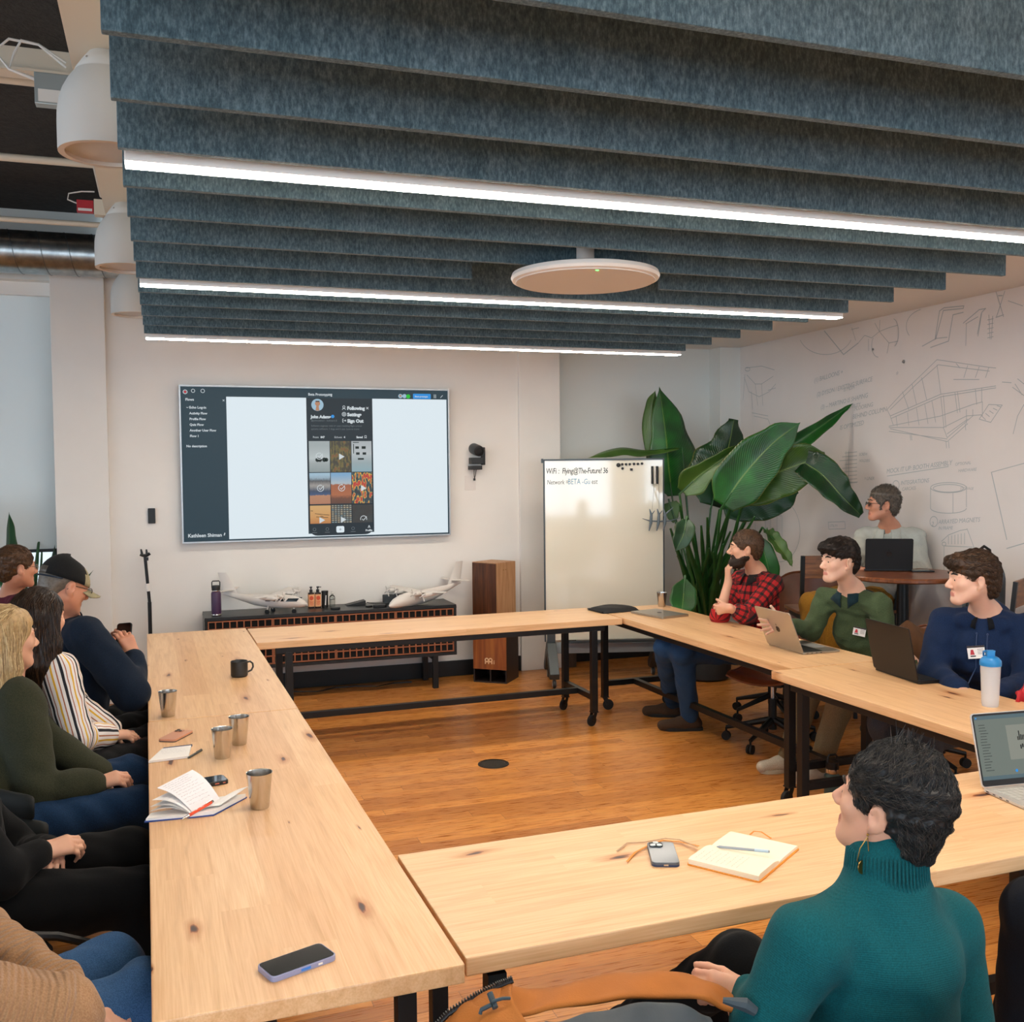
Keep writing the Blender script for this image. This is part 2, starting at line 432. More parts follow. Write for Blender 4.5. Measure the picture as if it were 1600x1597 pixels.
# baseboards
struct('baseboard_back', MB().b2((-.405, YB-.018, 0), (2.985, YB, .135)), M_NAVYBLK, bevel=.003)
struct('baseboard_recess', MB().b2((3.375, YR-.018, 0), (5.03, YR, .135)), M_NAVYBLK, bevel=.003)
struct('baseboard_right', MB().b2((XR-.018, YN, 0), (XR, 8.42, .135)), M_NAVYBLK, bevel=.003)

# ---------------------------------------------------------------- light
w = bpy.data.worlds.new('world'); SC.world = w; w.use_nodes = True
bg = w.node_tree.nodes['Background']; bg.inputs[0].default_value = (.72, .86, 1, 1); bg.inputs[1].default_value = SKY if 'SKY' in globals() else 5.0
def portal(name, loc, rot, sx, sy):
    l = bpy.data.lights.new(name, 'AREA'); l.shape = 'RECTANGLE'; l.size = sx; l.size_y = sy; l.cycles.is_portal = True
    o = bpy.data.objects.new(name, l); COL.objects.link(o); o.location = loc; o.rotation_euler = rot
for p, q in BW: portal('window_daylight', ((p+q)/2, YN-.2, 1.85), (-PI/2, 0, PI), q-p, 2.1)
for p, q in LW: portal('window_daylight', (XL-.2, (p+q)/2, 1.85), (0, -PI/2, 0), 2.1, q-p)
portal('window_daylight', (-1.85, 8.86, 2), (-PI/2, 0, 0), 2.1, 2.7)
SC.view_settings.view_transform = 'Standard'; SC.view_settings.look = 'None'; SC.view_settings.gamma = 1; SC.view_settings.use_curve_mapping = False
SC.view_settings.exposure = .55
SC.cycles.use_denoising = True; SC.cycles.max_bounces = 8; SC.cycles.diffuse_bounces = 4; SC.cycles.glossy_bounces = 3; SC.cycles.transmission_bounces = 8; SC.cycles.caustics_reflective = False; SC.cycles.caustics_refractive = False
SC.cycles.sample_clamp_indirect = 6

# ---------------------------------------------------------------- acoustic baffles and strip lights
ZB = 2.66; BX0, BX1 = -.096, 3.64
ords = ['second nearest', 'third nearest', 'fourth nearest', 'fifth nearest', 'sixth nearest', 'seventh nearest', 'eighth nearest', 'ninth nearest', 'eighth from the TV wall']
nb = 0
BF = [1.768+.3705*i for i in range(14)]
for i, y in enumerate(BF):
    where = ['blue-grey felt ceiling baffle cut off by the top edge of the picture', 'blue-grey felt baffle, nearest one whose left end shows', 'blue-grey felt baffle, second of those showing their left end', 'blue-grey felt baffle just in front of the long nearest strip light',
             'blue-grey felt baffle just behind the nearest strip light', 'blue-grey felt baffle, second behind the nearest strip light', 'blue-grey felt baffle just in front of the round white disc', 'blue-grey felt baffle with a gap cut out above the round white disc',
             'blue-grey felt baffle just in front of the middle strip light', 'blue-grey felt baffle just behind the middle strip light', 'blue-grey felt baffle, second behind the middle strip light', 'blue-grey felt baffle, third behind the middle strip light',
             'blue-grey felt baffle, next to last before the TV wall', 'blue-grey felt baffle nearest the TV wall, beside the farthest strip light'][i]
    mb = MB()
    rects = [(BX0, BX1, ZB, 2.952)]
    if i == 7: rects = [(BX0, 1.33, ZB, 2.952), (2.27, BX1, ZB, 2.952), (1.33, 2.27, ZB+.21, 2.952)]
    for a, b, z0, z1 in rects: mb.b2((a, y-.0125, z0), (b, y+.0125, z1))
    o = obj('acoustic_baffle', mb, M_FELT, bevel=.003); tag(o, where, 'ceiling baffle', 'acoustic baffles above the tables')
def strip(y, x0, x1, label):
    t = thing('strip_light', label, 'light', ((x0+x1)/2, y, ZB), 0, 'strip lights between the baffles')
    L = x1-x0
    obj('housing', MB().b2((-L/2, -.035, -.009), (L/2, .035, .1)), mat('light_housing', 'e8e4e0', .4), t, bevel=.004)
    obj('diffuser', MB().b2((-L/2+.002, -.033, -.012), (L/2-.002, .033, -.009)), M_LED, t)
    for hx in (-L*.42, 0, L*.42): obj('hanger', MB().cyl((hx, 0, .1), (hx, 0, ZC-ZB+.002), .003, seg=6), M_STEEL, t)
M_LED = mat('led_diffuser', 'fff4e4', .5, emit=LED if 'LED' in globals() else 38)
strip(2.985, -.083, 3.66, 'long linear light hanging between the nearest baffles')
strip(4.855, -.084, 3.68, 'long linear light hanging behind the round white disc')
strip(6.75, -.09, 3.68, 'long linear light hanging closest to the TV wall')
o_ = strip(1.12, -.083, 3.66, 'long linear light hanging above the near end of the tables')

# round ceiling microphone disc
mc = thing('ceiling_microphone', 'round white disc hanging on a short stem from the baffles', 'microphone', (1.72, 3.98, 2.60))
obj('disc', MB().lathe([(0, 0), (.295, 0), (.312, .006), (.318, .018), (.312, .034), (.28, .042), (0, .045)], seg=64), M_WHITE, mc, smooth=True)
obj('grille', MB().lathe([(0, -.002), (.296, -.002), (.299, .002), (0, .002)], seg=64), mat('beige_mesh', 'dadcdc', .8), mc, smooth=True)
obj('stem', MB().lathe([(.075, .035), (.05, .05), (.04, .08), (.04, .35)], seg=24), M_WHITE, mc, smooth=True)
obj('status_light', MB().ball((-.06, -.262, -.003), (.008, .004, .003)), mat('green_led', '60ff70', .3, emit=2), mc)

# ---------------------------------------------------------------- open ceiling on the left: beam, pipes, duct, pendants
def beam():
    m_ = MB(); x0, x1, z0 = -.285, -.112, 3.3
    m_.b2((x0, YN, z0), (x1, YB, z0+.012)).b2((x0, YN, ZD-.012), (x1, YB, ZD)).b2((x0+.058, YN, z0+.012), (x0+.072, YB, ZD-.012))
    return struct('trim_4', m_, M_CREAM)
beam()
struct('trim_5', MB().b2((XL, 5.44, 3.76), (-.22, 5.50, 3.87)).b2((XL, 5.41, 3.75), (-.22, 5.53, 3.762)), M_CREAM)
def pipe(y, z, r, lab, x1=-.22):
    o = obj('ceiling_pipe', MB().cyl((XL+.05, y, z), (x1, y, z), r, seg=12), M_CREAM, smooth=True); tag(o, lab, 'pipe', 'painted pipes under the roof deck')
pipe(5.68, 3.80, .03, 'cream conduit running under the dark roof beside the cross beam')
pipe(6.80, 3.72, .024, 'cream pipe crossing the dark roof behind the nearest pendant')
pipe(7.90, 3.60, .02, 'cream pipe crossing just above the silver duct')
o = obj('conduit', MB().tube([(-.31, 6.0, 3.62), (-.31, 7.1, 3.62)], .018, 10).tube([(-.35, 6.0, 3.66), (-.35, 7.3, 3.66)], .016, 10), M_CREAM, smooth=True); tag(o, 'pair of cream conduits running beside the roof beam', 'pipe')
# spiral duct
dt = thing('spiral_duct', 'silver spiral-seam ventilation duct crossing above the window', 'duct', (-3.0, 8.12, 3.42))
t = NT('galvanised_steel'); v = t.coord('Object', (3, 3, 3)); nz = t.n('TexNoise'); nz.inputs['Scale'].default_value = 6; t.l(v, nz.inputs[0])
t.l(t.ramp(nz.outputs[0], [(.3, '8f9698'), (.7, 'b3b8b8')]), t.b.inputs['Base Color']); t.set(Metallic=1.0, Roughness=.3); M_GALV = t.m
R_ = .155
obj('duct_shell', MB().cyl((-2.95, 0, 0), (2.98, 0, 0), R_, seg=40), M_GALV, dt, smooth=True)
hx = [(-2.95+5.93*i/1900, R_*1.0*math.cos(2*PI*i/60), R_*1.0*math.sin(2*PI*i/60)) for i in range(1900)]
obj('seam', MB().tube(hx, .004, 5), mat('duct_seam', '7d8486', .4, metal=1), dt, smooth=True)

def pendant(x, y, z, label):
    t = thing('pendant_lamp', label, 'lamp', (x, y, z), 0, 'white dome pendant lamps')
    R = .165
    prof = [(R*.995, 0)]+[(R*a, b) for a, b in ((1.0, .01), (1.0, .10), (.99, .14), (.95, .18), (.88, .215), (.77, .25), (.64, .28), (.60, .287))]
    obj('shade', MB().lathe(prof+[(.615*R, .29), (.45*R, .33), (.28*R, .365), (.1*R, .393), (0, .396)], seg=56, cap=False), mat('pendant_felt', 'cfccc6', .85, bump=.1), t, smooth='all')
    obj('rim', MB().lathe([(R*.995, 0), (R*.86, 0), (R*.86, .02), (R*.995, .02)], seg=56, cap=False), mat('pendant_rim', 'd8cdc0', .8), t, smooth=True)
    obj('diffuser', MB().lathe([(0, .014), (R*.865, .014), (R*.865, .02), (0, .02)], seg=48), mat('frosted_diffuser', 'c9c6c2', .6), t)
    obj('cable', MB().cyl((0, 0, .39), (0, 0, ZD-z-.01), .0035, seg=6), M_WHITE, t)
    obj('screw', MB().lathe([(0, 0), (.004, 0), (.004, .006), (0, .006)], c=(-.055, -.06, .315), ax=(-.5, -.8, .4), seg=10), M_CHROME, t)
pendant(-.165, 3.92, 2.945, 'white dome pendant nearest the camera at the left end of the baffles')
pendant(-.17, 6.04, 2.945, 'white dome pendant in the middle of the three')
pendant(-.17, 7.78, 2.945, 'white dome pendant farthest away, beside the pillar')
jb = thing('junction_box', 'grey metal junction box with looping cables beside nearest pendant', 'electrical box', (-0.408, 5.021, 3.600))
obj('box', MB().b2((-.10, -.03, -.14), (.06, .03, 0)), mat('galv_box', 'aab0ae', .4, metal=.6), jb, bevel=.004)
obj('label_plate', MB().b2((-.085, -.032, -.13), (.05, -.03, -.075)), M_WHITE, jb)
for k in range(2):
    obj('cable', MB().tube([(-.09+.02*k, 0, -.03), (-.2-.0*k, -.02, .0), (-.26+.08*k, 0, .08), (-.2+.05*k, 0, .14), (-.08, 0, .13), (.03, .02, .05+.02*k)], .006, 6), M_WHITE, jb, smooth=True)
rb = thing('exit_device_box', 'small red labelled box fixed beside a grey box under the beam', 'electrical box', (-0.411, 6.905, 3.520)); rb.scale = (.75, .75, .75)
obj('red_box', MB().b2((-.09, -.03, -.1), (.04, .03, 0)), mat('red_box_paint', 'b3202a', .5), rb, bevel=.004)
lt = MB(); lt.b2((-.08, -.032, -.092), (.03, -.030, -.07))
obj('white_label', lt, M_WHITE, rb)
obj('grey_box', MB().b2((.045, -.05, -.12), (.2, .05, .01)), M_CREAM, rb, bevel=.004)
obj('cable', MB().tube([(-.08, 0, -.03), (-.16, 0, .0), (-.15, 0, .05), (-.05, 0, .075), (.05, 0, .08)], .006, 6), M_WHITE, rb, smooth=True)

# ---------------------------------------------------------------- conference tables, set in a ring, turned 1 degree
TY = .0173
def caster(parent, x, y, a=0, r=.04):
    c = MB(); c.m(0)
    c.box((x, y, .098), (.05, .05, .006)); 
    d = Vector((math.cos(a), math.sin(a), 0)); n = Vector((-d.y, d.x, 0)); p = Vector((x, y, 0))-d*.025
    for s in (-1, 1): c.bar(p+n*s*.017+Vector((0, 0, .04)), Vector((x, y, .095))+n*s*.017, .03, .004, up=n)
    h = obj('caster', c, M_BLACK, parent)
    q = p+Vector((0, 0, r))
    obj('wheel', MB().lathe([(0, -.013), (r*.6, -.013), (r*.95, -.01), (r, -.004), (r, .004), (r*.95, .01), (r*.6, .013), (0, .013)], c=q, ax=n, seg=22), M_RUBBER, h, smooth=True)
    return h
def table(x, y, ang, L, W, label, legs=((.18, .18),), th=.042, inset=.03, ap=0):
    """origin at the table's centre on the floor; long side along local X"""
    t = thing('conference_table', label, 'table', (x, y, 0), ang, 'butcher-block conference tables set in a ring')
    obj('tabletop', MB().b2((-L/2, -W/2, .75-th), (L/2, W/2, .75)), M_TOP, t, bevel=.004)
    f = MB(); a, b = W/2-inset, .75-th
    f.b2((-L/2+.12, -a+ap, b-.04), (L/2-.12, -a+.04+ap, b)).b2((-L/2+.12, a-.04-ap, b-.04), (L/2-.12, a-ap, b))
    lx0, lx1 = -L/2+legs[0][0], L/2-legs[0][1]
    for lx in (lx0, lx1): f.b2((lx-.02, -a+.04, b-.04), (lx+.02, a-.04, b))
    obj('apron', f, M_BLACK, t, bevel=.002)
    for lx in (lx0, lx1):
        for s in (-1, 1):
            yy = s*(a-.02)
            obj('leg', MB().b2((lx-.022, yy-.022, .1), (lx+.022, yy+.022, b-.035)), M_BLACK, t, bevel=.002)
            caster(t, lx, yy, a=random.uniform(0, 6))
        obj('crossbar', MB().b2((lx-.02, -a+.04, .18), (lx+.02, a-.04, .22)), M_BLACK, t, bevel=.002)
    obj('stretcher', MB().b2((lx0+.02, -.02, .18), (lx1-.02, .02, .22)), M_BLACK, t, bevel=.002)
    return t
def mid(p, q): return ((p[0]+q[0])/2, (p[1]+q[1])/2)
D90 = PI/2+TY
table(.246, 3.245, D90, 2.475, .628, 'table with the phone lying at the near left corner of the ring', inset=.068)
table(.205, 5.727, D90, 2.475, .628, 'table with the black mug at the far left side of the ring', inset=.068)
table(1.76, 6.645, TY, 2.50, .61, 'table running along the credenza, far side of the ring', legs=((.2, .2),))
table(3.345, 5.67, D90, 2.47, .60, 'table with the open silver laptop on the right side of the ring', legs=((.08, .1),))
table(3.27, 3.19, D90, 2.47, .62, 'table with the blue-capped shaker bottle on the right side of the ring', legs=((.1, .2),))
table(1.76, 2.37, TY, 2.35, .625, 'table with the open notebook at the near side of the ring', legs=((.09, .2),), inset=.055, ap=.04)

# ---------------------------------------------------------------- wall display
def emis(name, col, s=1.0):
    t_ = mat('screen_'+name, col, .35, emit=s*.6); t_.node_tree.nodes['Principled BSDF'].inputs['Base Color'].default_value = (.01, .01, .012, 1); t_.node_tree.nodes['Principled BSDF'].inputs['Specular IOR Level'].default_value = .15; return t_
TVX0, TVX1, TVZ0, TVZ1 = .124, 2.331, 1.242, 2.498
tv = thing('television', 'large wall-mounted flat screen showing an app prototype', 'television', ((TVX0+TVX1)/2, 8.40, TVZ0))
cxx = (TVX0+TVX1)/2
def emis_once(n, c, s): return MATS.get('screen_'+n) or emis(n, c, s)
def tvb(m_, x0, x1, z0, z1, y=-.042, d=.0006): m_.b2((x0-cxx, y-d, z0-TVZ0), (x1-cxx, y, z1-TVZ0)); return m_
obj('back_panel', MB().b2((-1.08, -.03, .02), (1.08, .005, 1.236)), M_PLAST, tv)
f = MB(); e = .012
for a in (((TVX0, TVX1, TVZ0, TVZ0+e)), (TVX0, TVX1, TVZ1-e, TVZ1), (TVX0, TVX0+e, TVZ0+e, TVZ1-e), (TVX1-e, TVX1, TVZ0+e, TVZ1-e)): f.b2((a[0]-cxx, -.05, a[2]-TVZ0), (a[1]-cxx, 0, a[3]-TVZ0))
obj('bezel', f, mat('silver_bezel', 'a9aeb2', .35, metal=.6), tv)
S_DK = emis('dark', '2c4550', .8); S_WH = emis('white', 'e6f3fa', 1.0); S_TX = emis('text', 'dfe9ee', .9); S_BL = emis('blue', '2f9cf0', .9)
scr = obj('screen', tvb(MB(), TVX0+e, TVX1-e, TVZ0+e, TVZ1-e, -.038, .004), S_DK, tv)
wh = tvb(MB(), .484, 1.116, 1.266, 2.409); tvb(wh, 1.664, 2.308, 1.266, 2.409); tvb(wh, 1.116, 1.664, 1.266, 1.29)
obj('canvas', wh, S_WH, scr, world=False).location = (0, 0, 0)
ph = MB(); w_ = .548; h_ = 1.136
pl = [(x if z < 0 else math.copysign(w_/2, x), z if z < 0 else h_/2) for x, z in rrect(w_, h_, .075, 6)]
ph.prism(pl, lambda a, b: (1.390-cxx+a, -.0425, 1.84-TVZ0+b), (0, -.0006, 0))
phone = obj('app_frame', ph, emis('phone', '26353d', .75), scr)
def TT(s, x, z, size, mi=0, bold=.0, y=-.0445, al='LEFT'):
    return text_mb(s, size*.82, Matrix.Translation((x-cxx, y, z-TVZ0)) @ Matrix.Rotation(PI/2, 4, 'X'), mi, bold, align=al)
tx = MB()
def LT(m_): return obj('lettering', m_, S_TX, scr)
def LD(m_): return obj('faint_lettering', m_, emis_once('grey', '8e9ba2', .6), scr)
for s, x, z, sz in (('Flows', .172, 2.374, .034), ('Echo Log-in', .2, 2.312, .033), ('Activity Flow', .2, 2.266, .031), ('Profile Flow', .2, 2.221, .031), ('Quiz Flow', .2, 2.176, .031), ('Another User Flow', .2, 2.131, .031), ('Flow 1', .2, 2.086, .031), ('No description', .172, 2.006, .031),
                    ('Beta Prototyping', 1.133, 2.428, .035)):
    LT(TT(s, x, z, sz, bold=.0008))
LT(TT('Kathleen Shiman', .168, 1.29, .047, bold=.001))
for s, z in (('Following', 2.315), ('Settings', 2.262), ('Sign Out', 2.209)): LT(TT(s, 1.452, z, .046, bold=.0022))
LT(TT('John Adams', 1.152, 2.243, .041, bold=.002))
LT(TT('Posts', 1.165, 2.079, .027)); LT(TT('847', 1.228, 2.079, .027, bold=.001)); LT(TT('Echoes', 1.342, 2.079, .027)); LT(TT('4', 1.42, 2.079, .027, bold=.001)); LT(TT('Saved', 1.525, 2.079, .028, bold=.0012))
LT(TT('Profile', 1.59, 1.298, .026, bold=.001))
def seg(m_, a, b, wd=.004, y=-.0447): 
    a, b = Vector((a[0]-cxx, y, a[1]-TVZ0)), Vector((b[0]-cxx, y, b[1]-TVZ0)); return m_.bar(a, b, .0008, wd, up=(b-a).cross(Vector((0, 1, 0))))
def ring(m_, x, z, r, wd=.004, a0=0, a1=360, n=20):
    for i in range(n):
        p, q = (math.radians(a0+(a1-a0)*k/n) for k in (i, i+1))
        seg(m_, (x+r*math.cos(p), z+r*math.sin(p)), (x+r*math.cos(q), z+r*math.sin(q)), wd)
    return m_
# icons
ring(tx, 1.425, 2.337, .0095); ring(tx, 1.425, 2.309, .015, a0=20, a1=160); ring(tx, 1.425, 2.277, .016); ring(tx, 1.425, 2.277, .007)
seg(tx, (1.413, 2.21), (1.413, 2.238)); seg(tx, (1.413, 2.238), (1.42, 2.238)); seg(tx, (1.413, 2.21), (1.42, 2.21)); seg(tx, (1.42, 2.224), (1.44, 2.224)); seg(tx, (1.44, 2.224), (1.434, 2.231)); seg(tx, (1.44, 2.224), (1.434, 2.217))
seg(tx, (1.612, 2.338), (1.63, 2.32)); seg(tx, (1.63, 2.338), (1.612, 2.32)); seg(tx, (.456, 2.386), (.47, 2.372), .003); seg(tx, (.47, 2.386), (.456, 2.372), .003)
seg(tx, (1.595, 2.1), (1.595, 2.078), .003); seg(tx, (1.609, 2.1), (1.609, 2.078), .003); seg(tx, (1.595, 2.1), (1.609, 2.1), .003); seg(tx, (1.595, 2.078), (1.602, 2.086), .003); seg(tx, (1.609, 2.078), (1.602, 2.086), .003)
ring(tx, .232, 2.452, .013); ring(tx, .305, 2.452, .014); ring(tx, .172, 2.443, .015, .005); seg(tx, (1.612, 1.325), (1.62, 1.347), .005); seg(tx, (1.628, 1.325), (1.62, 1.347), .005)
seg(tx, (2.2, 2.452), (2.2, 2.42), .004); seg(tx, (2.213, 2.452), (2.213, 2.42), .004); seg(tx, (2.255, 2.425), (2.275, 2.445), .004); seg(tx, (.445, 1.298), (.451, 1.318), .008); seg(tx, (.178, 2.323), (.186, 2.317), .003); seg(tx, (.186, 2.317), (.194, 2.323), .003)
seg(tx, (1.31, 2.445), (1.318, 2.437), .003); seg(tx, (1.318, 2.437), (1.326, 2.445), .003)
obj('screen_icons', tx, S_TX, scr)
dm = MB()
LD(TT('Software engineer with 6+ years building flight-critical', 1.152, 2.174, .0235, y=-.0446)); LD(TT('systems software. 1 dogs and 2 cats. Love to travel', 1.152, 2.148, .0235, y=-.0446))
LD(TT('@johnadams1 - Software E', 1.152, 2.217, .0235, y=-.0446))
for x in (1.165, 1.27, 1.485): ring(dm, x, 1.325, .012, .003); seg(dm, (x-.02, 1.298), (x+.02, 1.298), .004)
obj('navigation_icons', dm, emis_once('grey', '8e9ba2', .6), scr)
bt = MB(); bt.prism(rrect(.155, .044, .006), lambda a, b: (2.092-cxx+a, -.0444, 2.434-TVZ0+b), (0, -.0004, 0))
obj('verified_mark', MB().prism([(1.331-cxx+.014*math.cos(k*.4), .014*math.sin(k*.4)) for k in range(16)], lambda a, b: (a, -.0445, 2.258-TVZ0+b), (0, -.0004, 0)), S_BL, scr)
obj('blue_button', bt, S_BL, scr)
obj('button_lettering', TT('Share prototype', 2.03, 2.427, .021, y=-.0452, bold=.0005), S_TX, scr)
obj('plus_button', MB().prism(rrect(.066, .054, .012), lambda a, b: (1.378-cxx+a, -.0444, 1.32-TVZ0+b), (0, -.0006, 0)), S_WH, scr)
pm = MB(); seg(pm, (1.367, 1.32), (1.389, 1.32), .003, -.0455); seg(pm, (1.378, 1.309), (1.378, 1.331), .003, -.0455); obj('plus_sign', pm, S_DK, scr)
dots = MB()
def disc(m_, x, z, r, y=-.0446, n=20): m_.prism([(r*math.cos(2*PI*k/n), r*math.sin(2*PI*k/n)) for k in range(n)], lambda a, b: (x-cxx+a, y, z-TVZ0+b), (0, -.0004, 0)); return m_
obj('record_dot', disc(MB(), .172, 2.443, .009, -.0455), emis('red', 'd8444c', .9), scr)
obj('green_avatar', disc(MB(), 1.972, 2.432, .018, -.0456), emis('green', '22cc33', .9), scr)
av = MB(); disc(av, 1.207, 2.352, .05); disc(av, 1.905, 2.434, .018); disc(av, 1.94, 2.434, .018, -.0452); av.m(1); disc(av, 1.208, 2.363, .021, -.0452); disc(av, 1.905, 2.436, .009, -.0455)
av.prism([(1.19-cxx, 2.305-TVZ0), (1.222-cxx, 2.305-TVZ0), (1.216-cxx, 2.355-TVZ0), (1.2-cxx, 2.355-TVZ0)], lambda a, b: (a, -.0451, b), (0, -.0004, 0))
av.m(2).b2((1.192-cxx, -.0458, 2.376-TVZ0), (1.224-cxx, -.0453, 2.385-TVZ0))
obj('avatar', av, [emis('sky', 'a8cbe0', .9), emis('skin', 'c08d6c', .9), emis('hair', '3a2a22', .8)], scr)
# picture tiles: each a small procedural picture
def tile_mat(name, kind):
    t = NT('tile_'+name); g = t.coord('Generated'); sp = t.n('SeparateXYZ'); t.l(g, sp.inputs[0]); X, Z = sp.outputs[0], sp.outputs[2]
    def noise(sc, st=(1, 1, 1), det=4):
        mp = t.n('Mapping'); mp.inputs['Scale'].default_value = st; t.l(g, mp.inputs[0]); n = t.n('TexNoise'); n.inputs['Scale'].default_value = sc; n.inputs['Detail'].default_value = det; t.l(mp.outputs[0], n.inputs[0]); return n.outputs[0]
    if kind == 'fog': c = t.ramp(t.math('ADD', Z, t.math('MULTIPLY', noise(4), .1)), [(0, '8a9a9c'), (.35, 'a9b5b6'), (.5, 'c4cfd1'), (.9, 'aab7b9')])
    elif kind == 'tree': c = t.ramp(noise(5, (1.6, 1, 1)), [(.3, '1b1f1c'), (.45, '3a3423'), (.55, '6d6a2c'), (.64, '8a4c26'), (.75, '2a2a20')])
    elif kind == 'arch':
        a = t.math('ADD', Z, t.math('MULTIPLY', noise(9, (2, 1, 1)), .12)); c = t.ramp(a, [(0, 'b7795a'), (.33, 'c28a66'), (.36, '24507e'), (.48, '1c3a5c'), (.56, '7b7f84'), (.66, 'a5a19c'), (.8, '4a4f55'), (.9, '9cb8c9'), (1, 'a9cbe0')])
    elif kind == 'desert':
        a = t.math('ADD', Z, t.math('MULTIPLY', noise(7, (1, 1, 4)), .14)); c = t.ramp(a, [(0, '4e2a1c'), (.25, '6d3a22'), (.35, 'b5673a'), (.68, 'a85a34'), (.71, 'b9c6cc'), (1, '7fb2da')])
    elif kind == 'neon': c = t.ramp(noise(3.2, (2.2, 1, 1.3), 1), [(.3, '10202a'), (.42, '14505c'), (.5, 'e2b23a'), (.56, 'c03024'), (.68, 'd83a24'), (.75, '0e2026')], 'CONSTANT')
    elif kind == 'plane': c = t.ramp(Z, [(0, 'c9813f'), (.4, 'dca25c'), (1, 'e0b270')])
    elif kind == 'shelf':
        br = t.n('TexBrick'); mp = t.n('Mapping'); mp.inputs['Rotation'].default_value = (PI/2, 0, 0); t.l(g, mp.inputs[0]); t.l(mp.outputs[0], br.inputs[0]); br.offset = 0; br.inputs['Scale'].default_value = 7; br.inputs['Brick Width'].default_value = 1; br.inputs['Row Height'].default_value = .8; br.inputs['Mortar Size'].default_value = .16
        br.inputs[1].default_value = lin('6d8e9a'); br.inputs[2].default_value = lin('b5a88a'); br.inputs[3].default_value = lin('10191d'); c = br.outputs[0]
    elif kind == 'papers': c = t.ramp(Z, [(0, '8fb4bf'), (.3, '9fb3b8'), (.6, 'c3ccd0'), (1, 'b5bec2')])
    else: c = t.ramp(noise(2), [(.4, '0d1417'), (.7, '1c2c30')])
    t.b.inputs['Base Color'].default_value = (.02, .02, .02, 1); t.l(c, t.b.inputs['Emission Color']); t.b.inputs['Emission Strength'].default_value = .5; return t.m
xs = [1.131, 1.306, 1.482, 1.656]; zs = [2.054, 1.792, 1.528, 1.37]
kinds = [['fog', 'tree', 'papers'], ['arch', 'desert', 'neon'], ['plane', 'shelf', 'dark']]
for r_ in range(3):
    for c_ in range(3):
        z1, z0 = zs[r_], zs[r_+1]+.006
        if r_ == 2: z1, z0 = 1.522, 1.372
        obj('picture_tile', tvb(MB(), xs[c_], xs[c_+1]-.005, z0, z1, -.0436), tile_mat('%d%d' % (r_, c_), kinds[r_][c_]), scr)
ic = MB()
for x, z in ((1.396, 1.925), (1.575, 1.66), (1.225, 1.40), (1.402, 1.40)):
    ic.prism([(-.018, -.026), (.028, 0), (-.018, .026)], lambda a, b: (x-cxx+a, -.0446, z-TVZ0+b), (0, -.0004, 0))
for x, z, a1 in ((1.22, 1.665, 400), (1.395, 1.665, 400), (1.575, 1.402, 200), (1.215, 1.93, 400)):
    ring(ic, x, z, .026, .005, 60 if a1 > 300 else -20, a1); seg(ic, (x-.012, z), (x-.002, z-.012), .005); seg(ic, (x-.002, z-.012), (x+.026, z+.02), .005)
for x in (1.2, 1.26): disc(ic, x, 1.905, .001)
obj('overlay_icon', ic, S_TX, scr)
dk = MB()
for x, z, r in ((1.2, 1.9, .018), (1.22, 1.898, .016), (1.255, 1.9, .018), (1.272, 1.9, .016)): disc(dk, x, z, r, -.0442)
for x, z, a, b in ((1.53, 2.0, .03, .02), (1.585, 2.0, .034, .022), (1.535, 1.95, .03, .02), (1.59, 1.95, .03, .02), (1.56, 1.905, .05, .014), (1.52, 2.043, .05, .006), (1.5, 1.99, .006, .08)): tvb(dk, x-a/2, x+a/2, z-b/2, z+b/2, -.0442)
for a, b in (((1.17, 1.455), (1.29, 1.44)), ((1.18, 1.428), (1.28, 1.42)), ((1.135, 1.48), (1.155, 1.478)), ((1.215, 1.435), (1.24, 1.43))): seg(dk, a, b, .004, -.0446)
obj('picture_detail', dk, emis('detail', '22352f', .5), scr)

# video camera on the wall
wc = thing('wall_camera', 'small black pan-tilt camera bracketed to the wall right of the screen', 'camera', (2.574, 8.370, 1.905))
obj('base', MB().b2((-.055, -.04, -.05), (.06, .045, .005)).b2((-.06, -.035, -.1), (.045, .055, -.065)), M_PLAST, wc, bevel=.005)
obj('arm', MB().b2((.05, -.02, -.06), (.078, .03, .095)), M_PLAST, wc, bevel=.006)
obj('barrel', MB().lathe([(0, -.07), (.045, -.07), (.048, -.06), (.048, .05), (.044, .06), (0, .06)], c=(.0, 0, .075), ax=(.06, -1, -.18), seg=28), mat('dark_grey_plastic', '3c4244', .5), wc, smooth=True)
obj('lens', MB().lathe([(.0, 0), (.046, 0), (.046, .006), (.03, .008), (.026, -.004), (0, .002)], c=(.004, -.069, .062), ax=(.06, -1, -.18), seg=28), M_PLAST, wc, smooth=True)
obj('cable', MB().tube([(-.02, .0, -.1), (-.018, .01, -.14), (-.012, .02, -.18)], .003, 6).tube([(0, 0, -.1), (-.005, .01, -.14), (-.012, .02, -.18)], .003, 6).b2((-.02, .015, -.195), (-.004, .03, -.175)), M_BLACK, wc)
o = obj('wall_plate', MB().b2((-.05, -.004, -.065), (.05, .0, .065)), mat('plate_white', 'ddd6d0', .5), bevel=.002); o.location = (2.535, YB-.0, 1.69); tag(o, 'blank white cover plate on the wall under the small black camera', 'wall plate')
o = obj('wall_control', MB().prism(rrect(.055, .12, .006), lambda a, b: (a, 0, b), (0, -.018, 0)), M_BLACK, bevel=.002); o.location = (-0.100, 8.430, 1.466); tag(o, 'small black wall control left of the big screen', 'wall control')

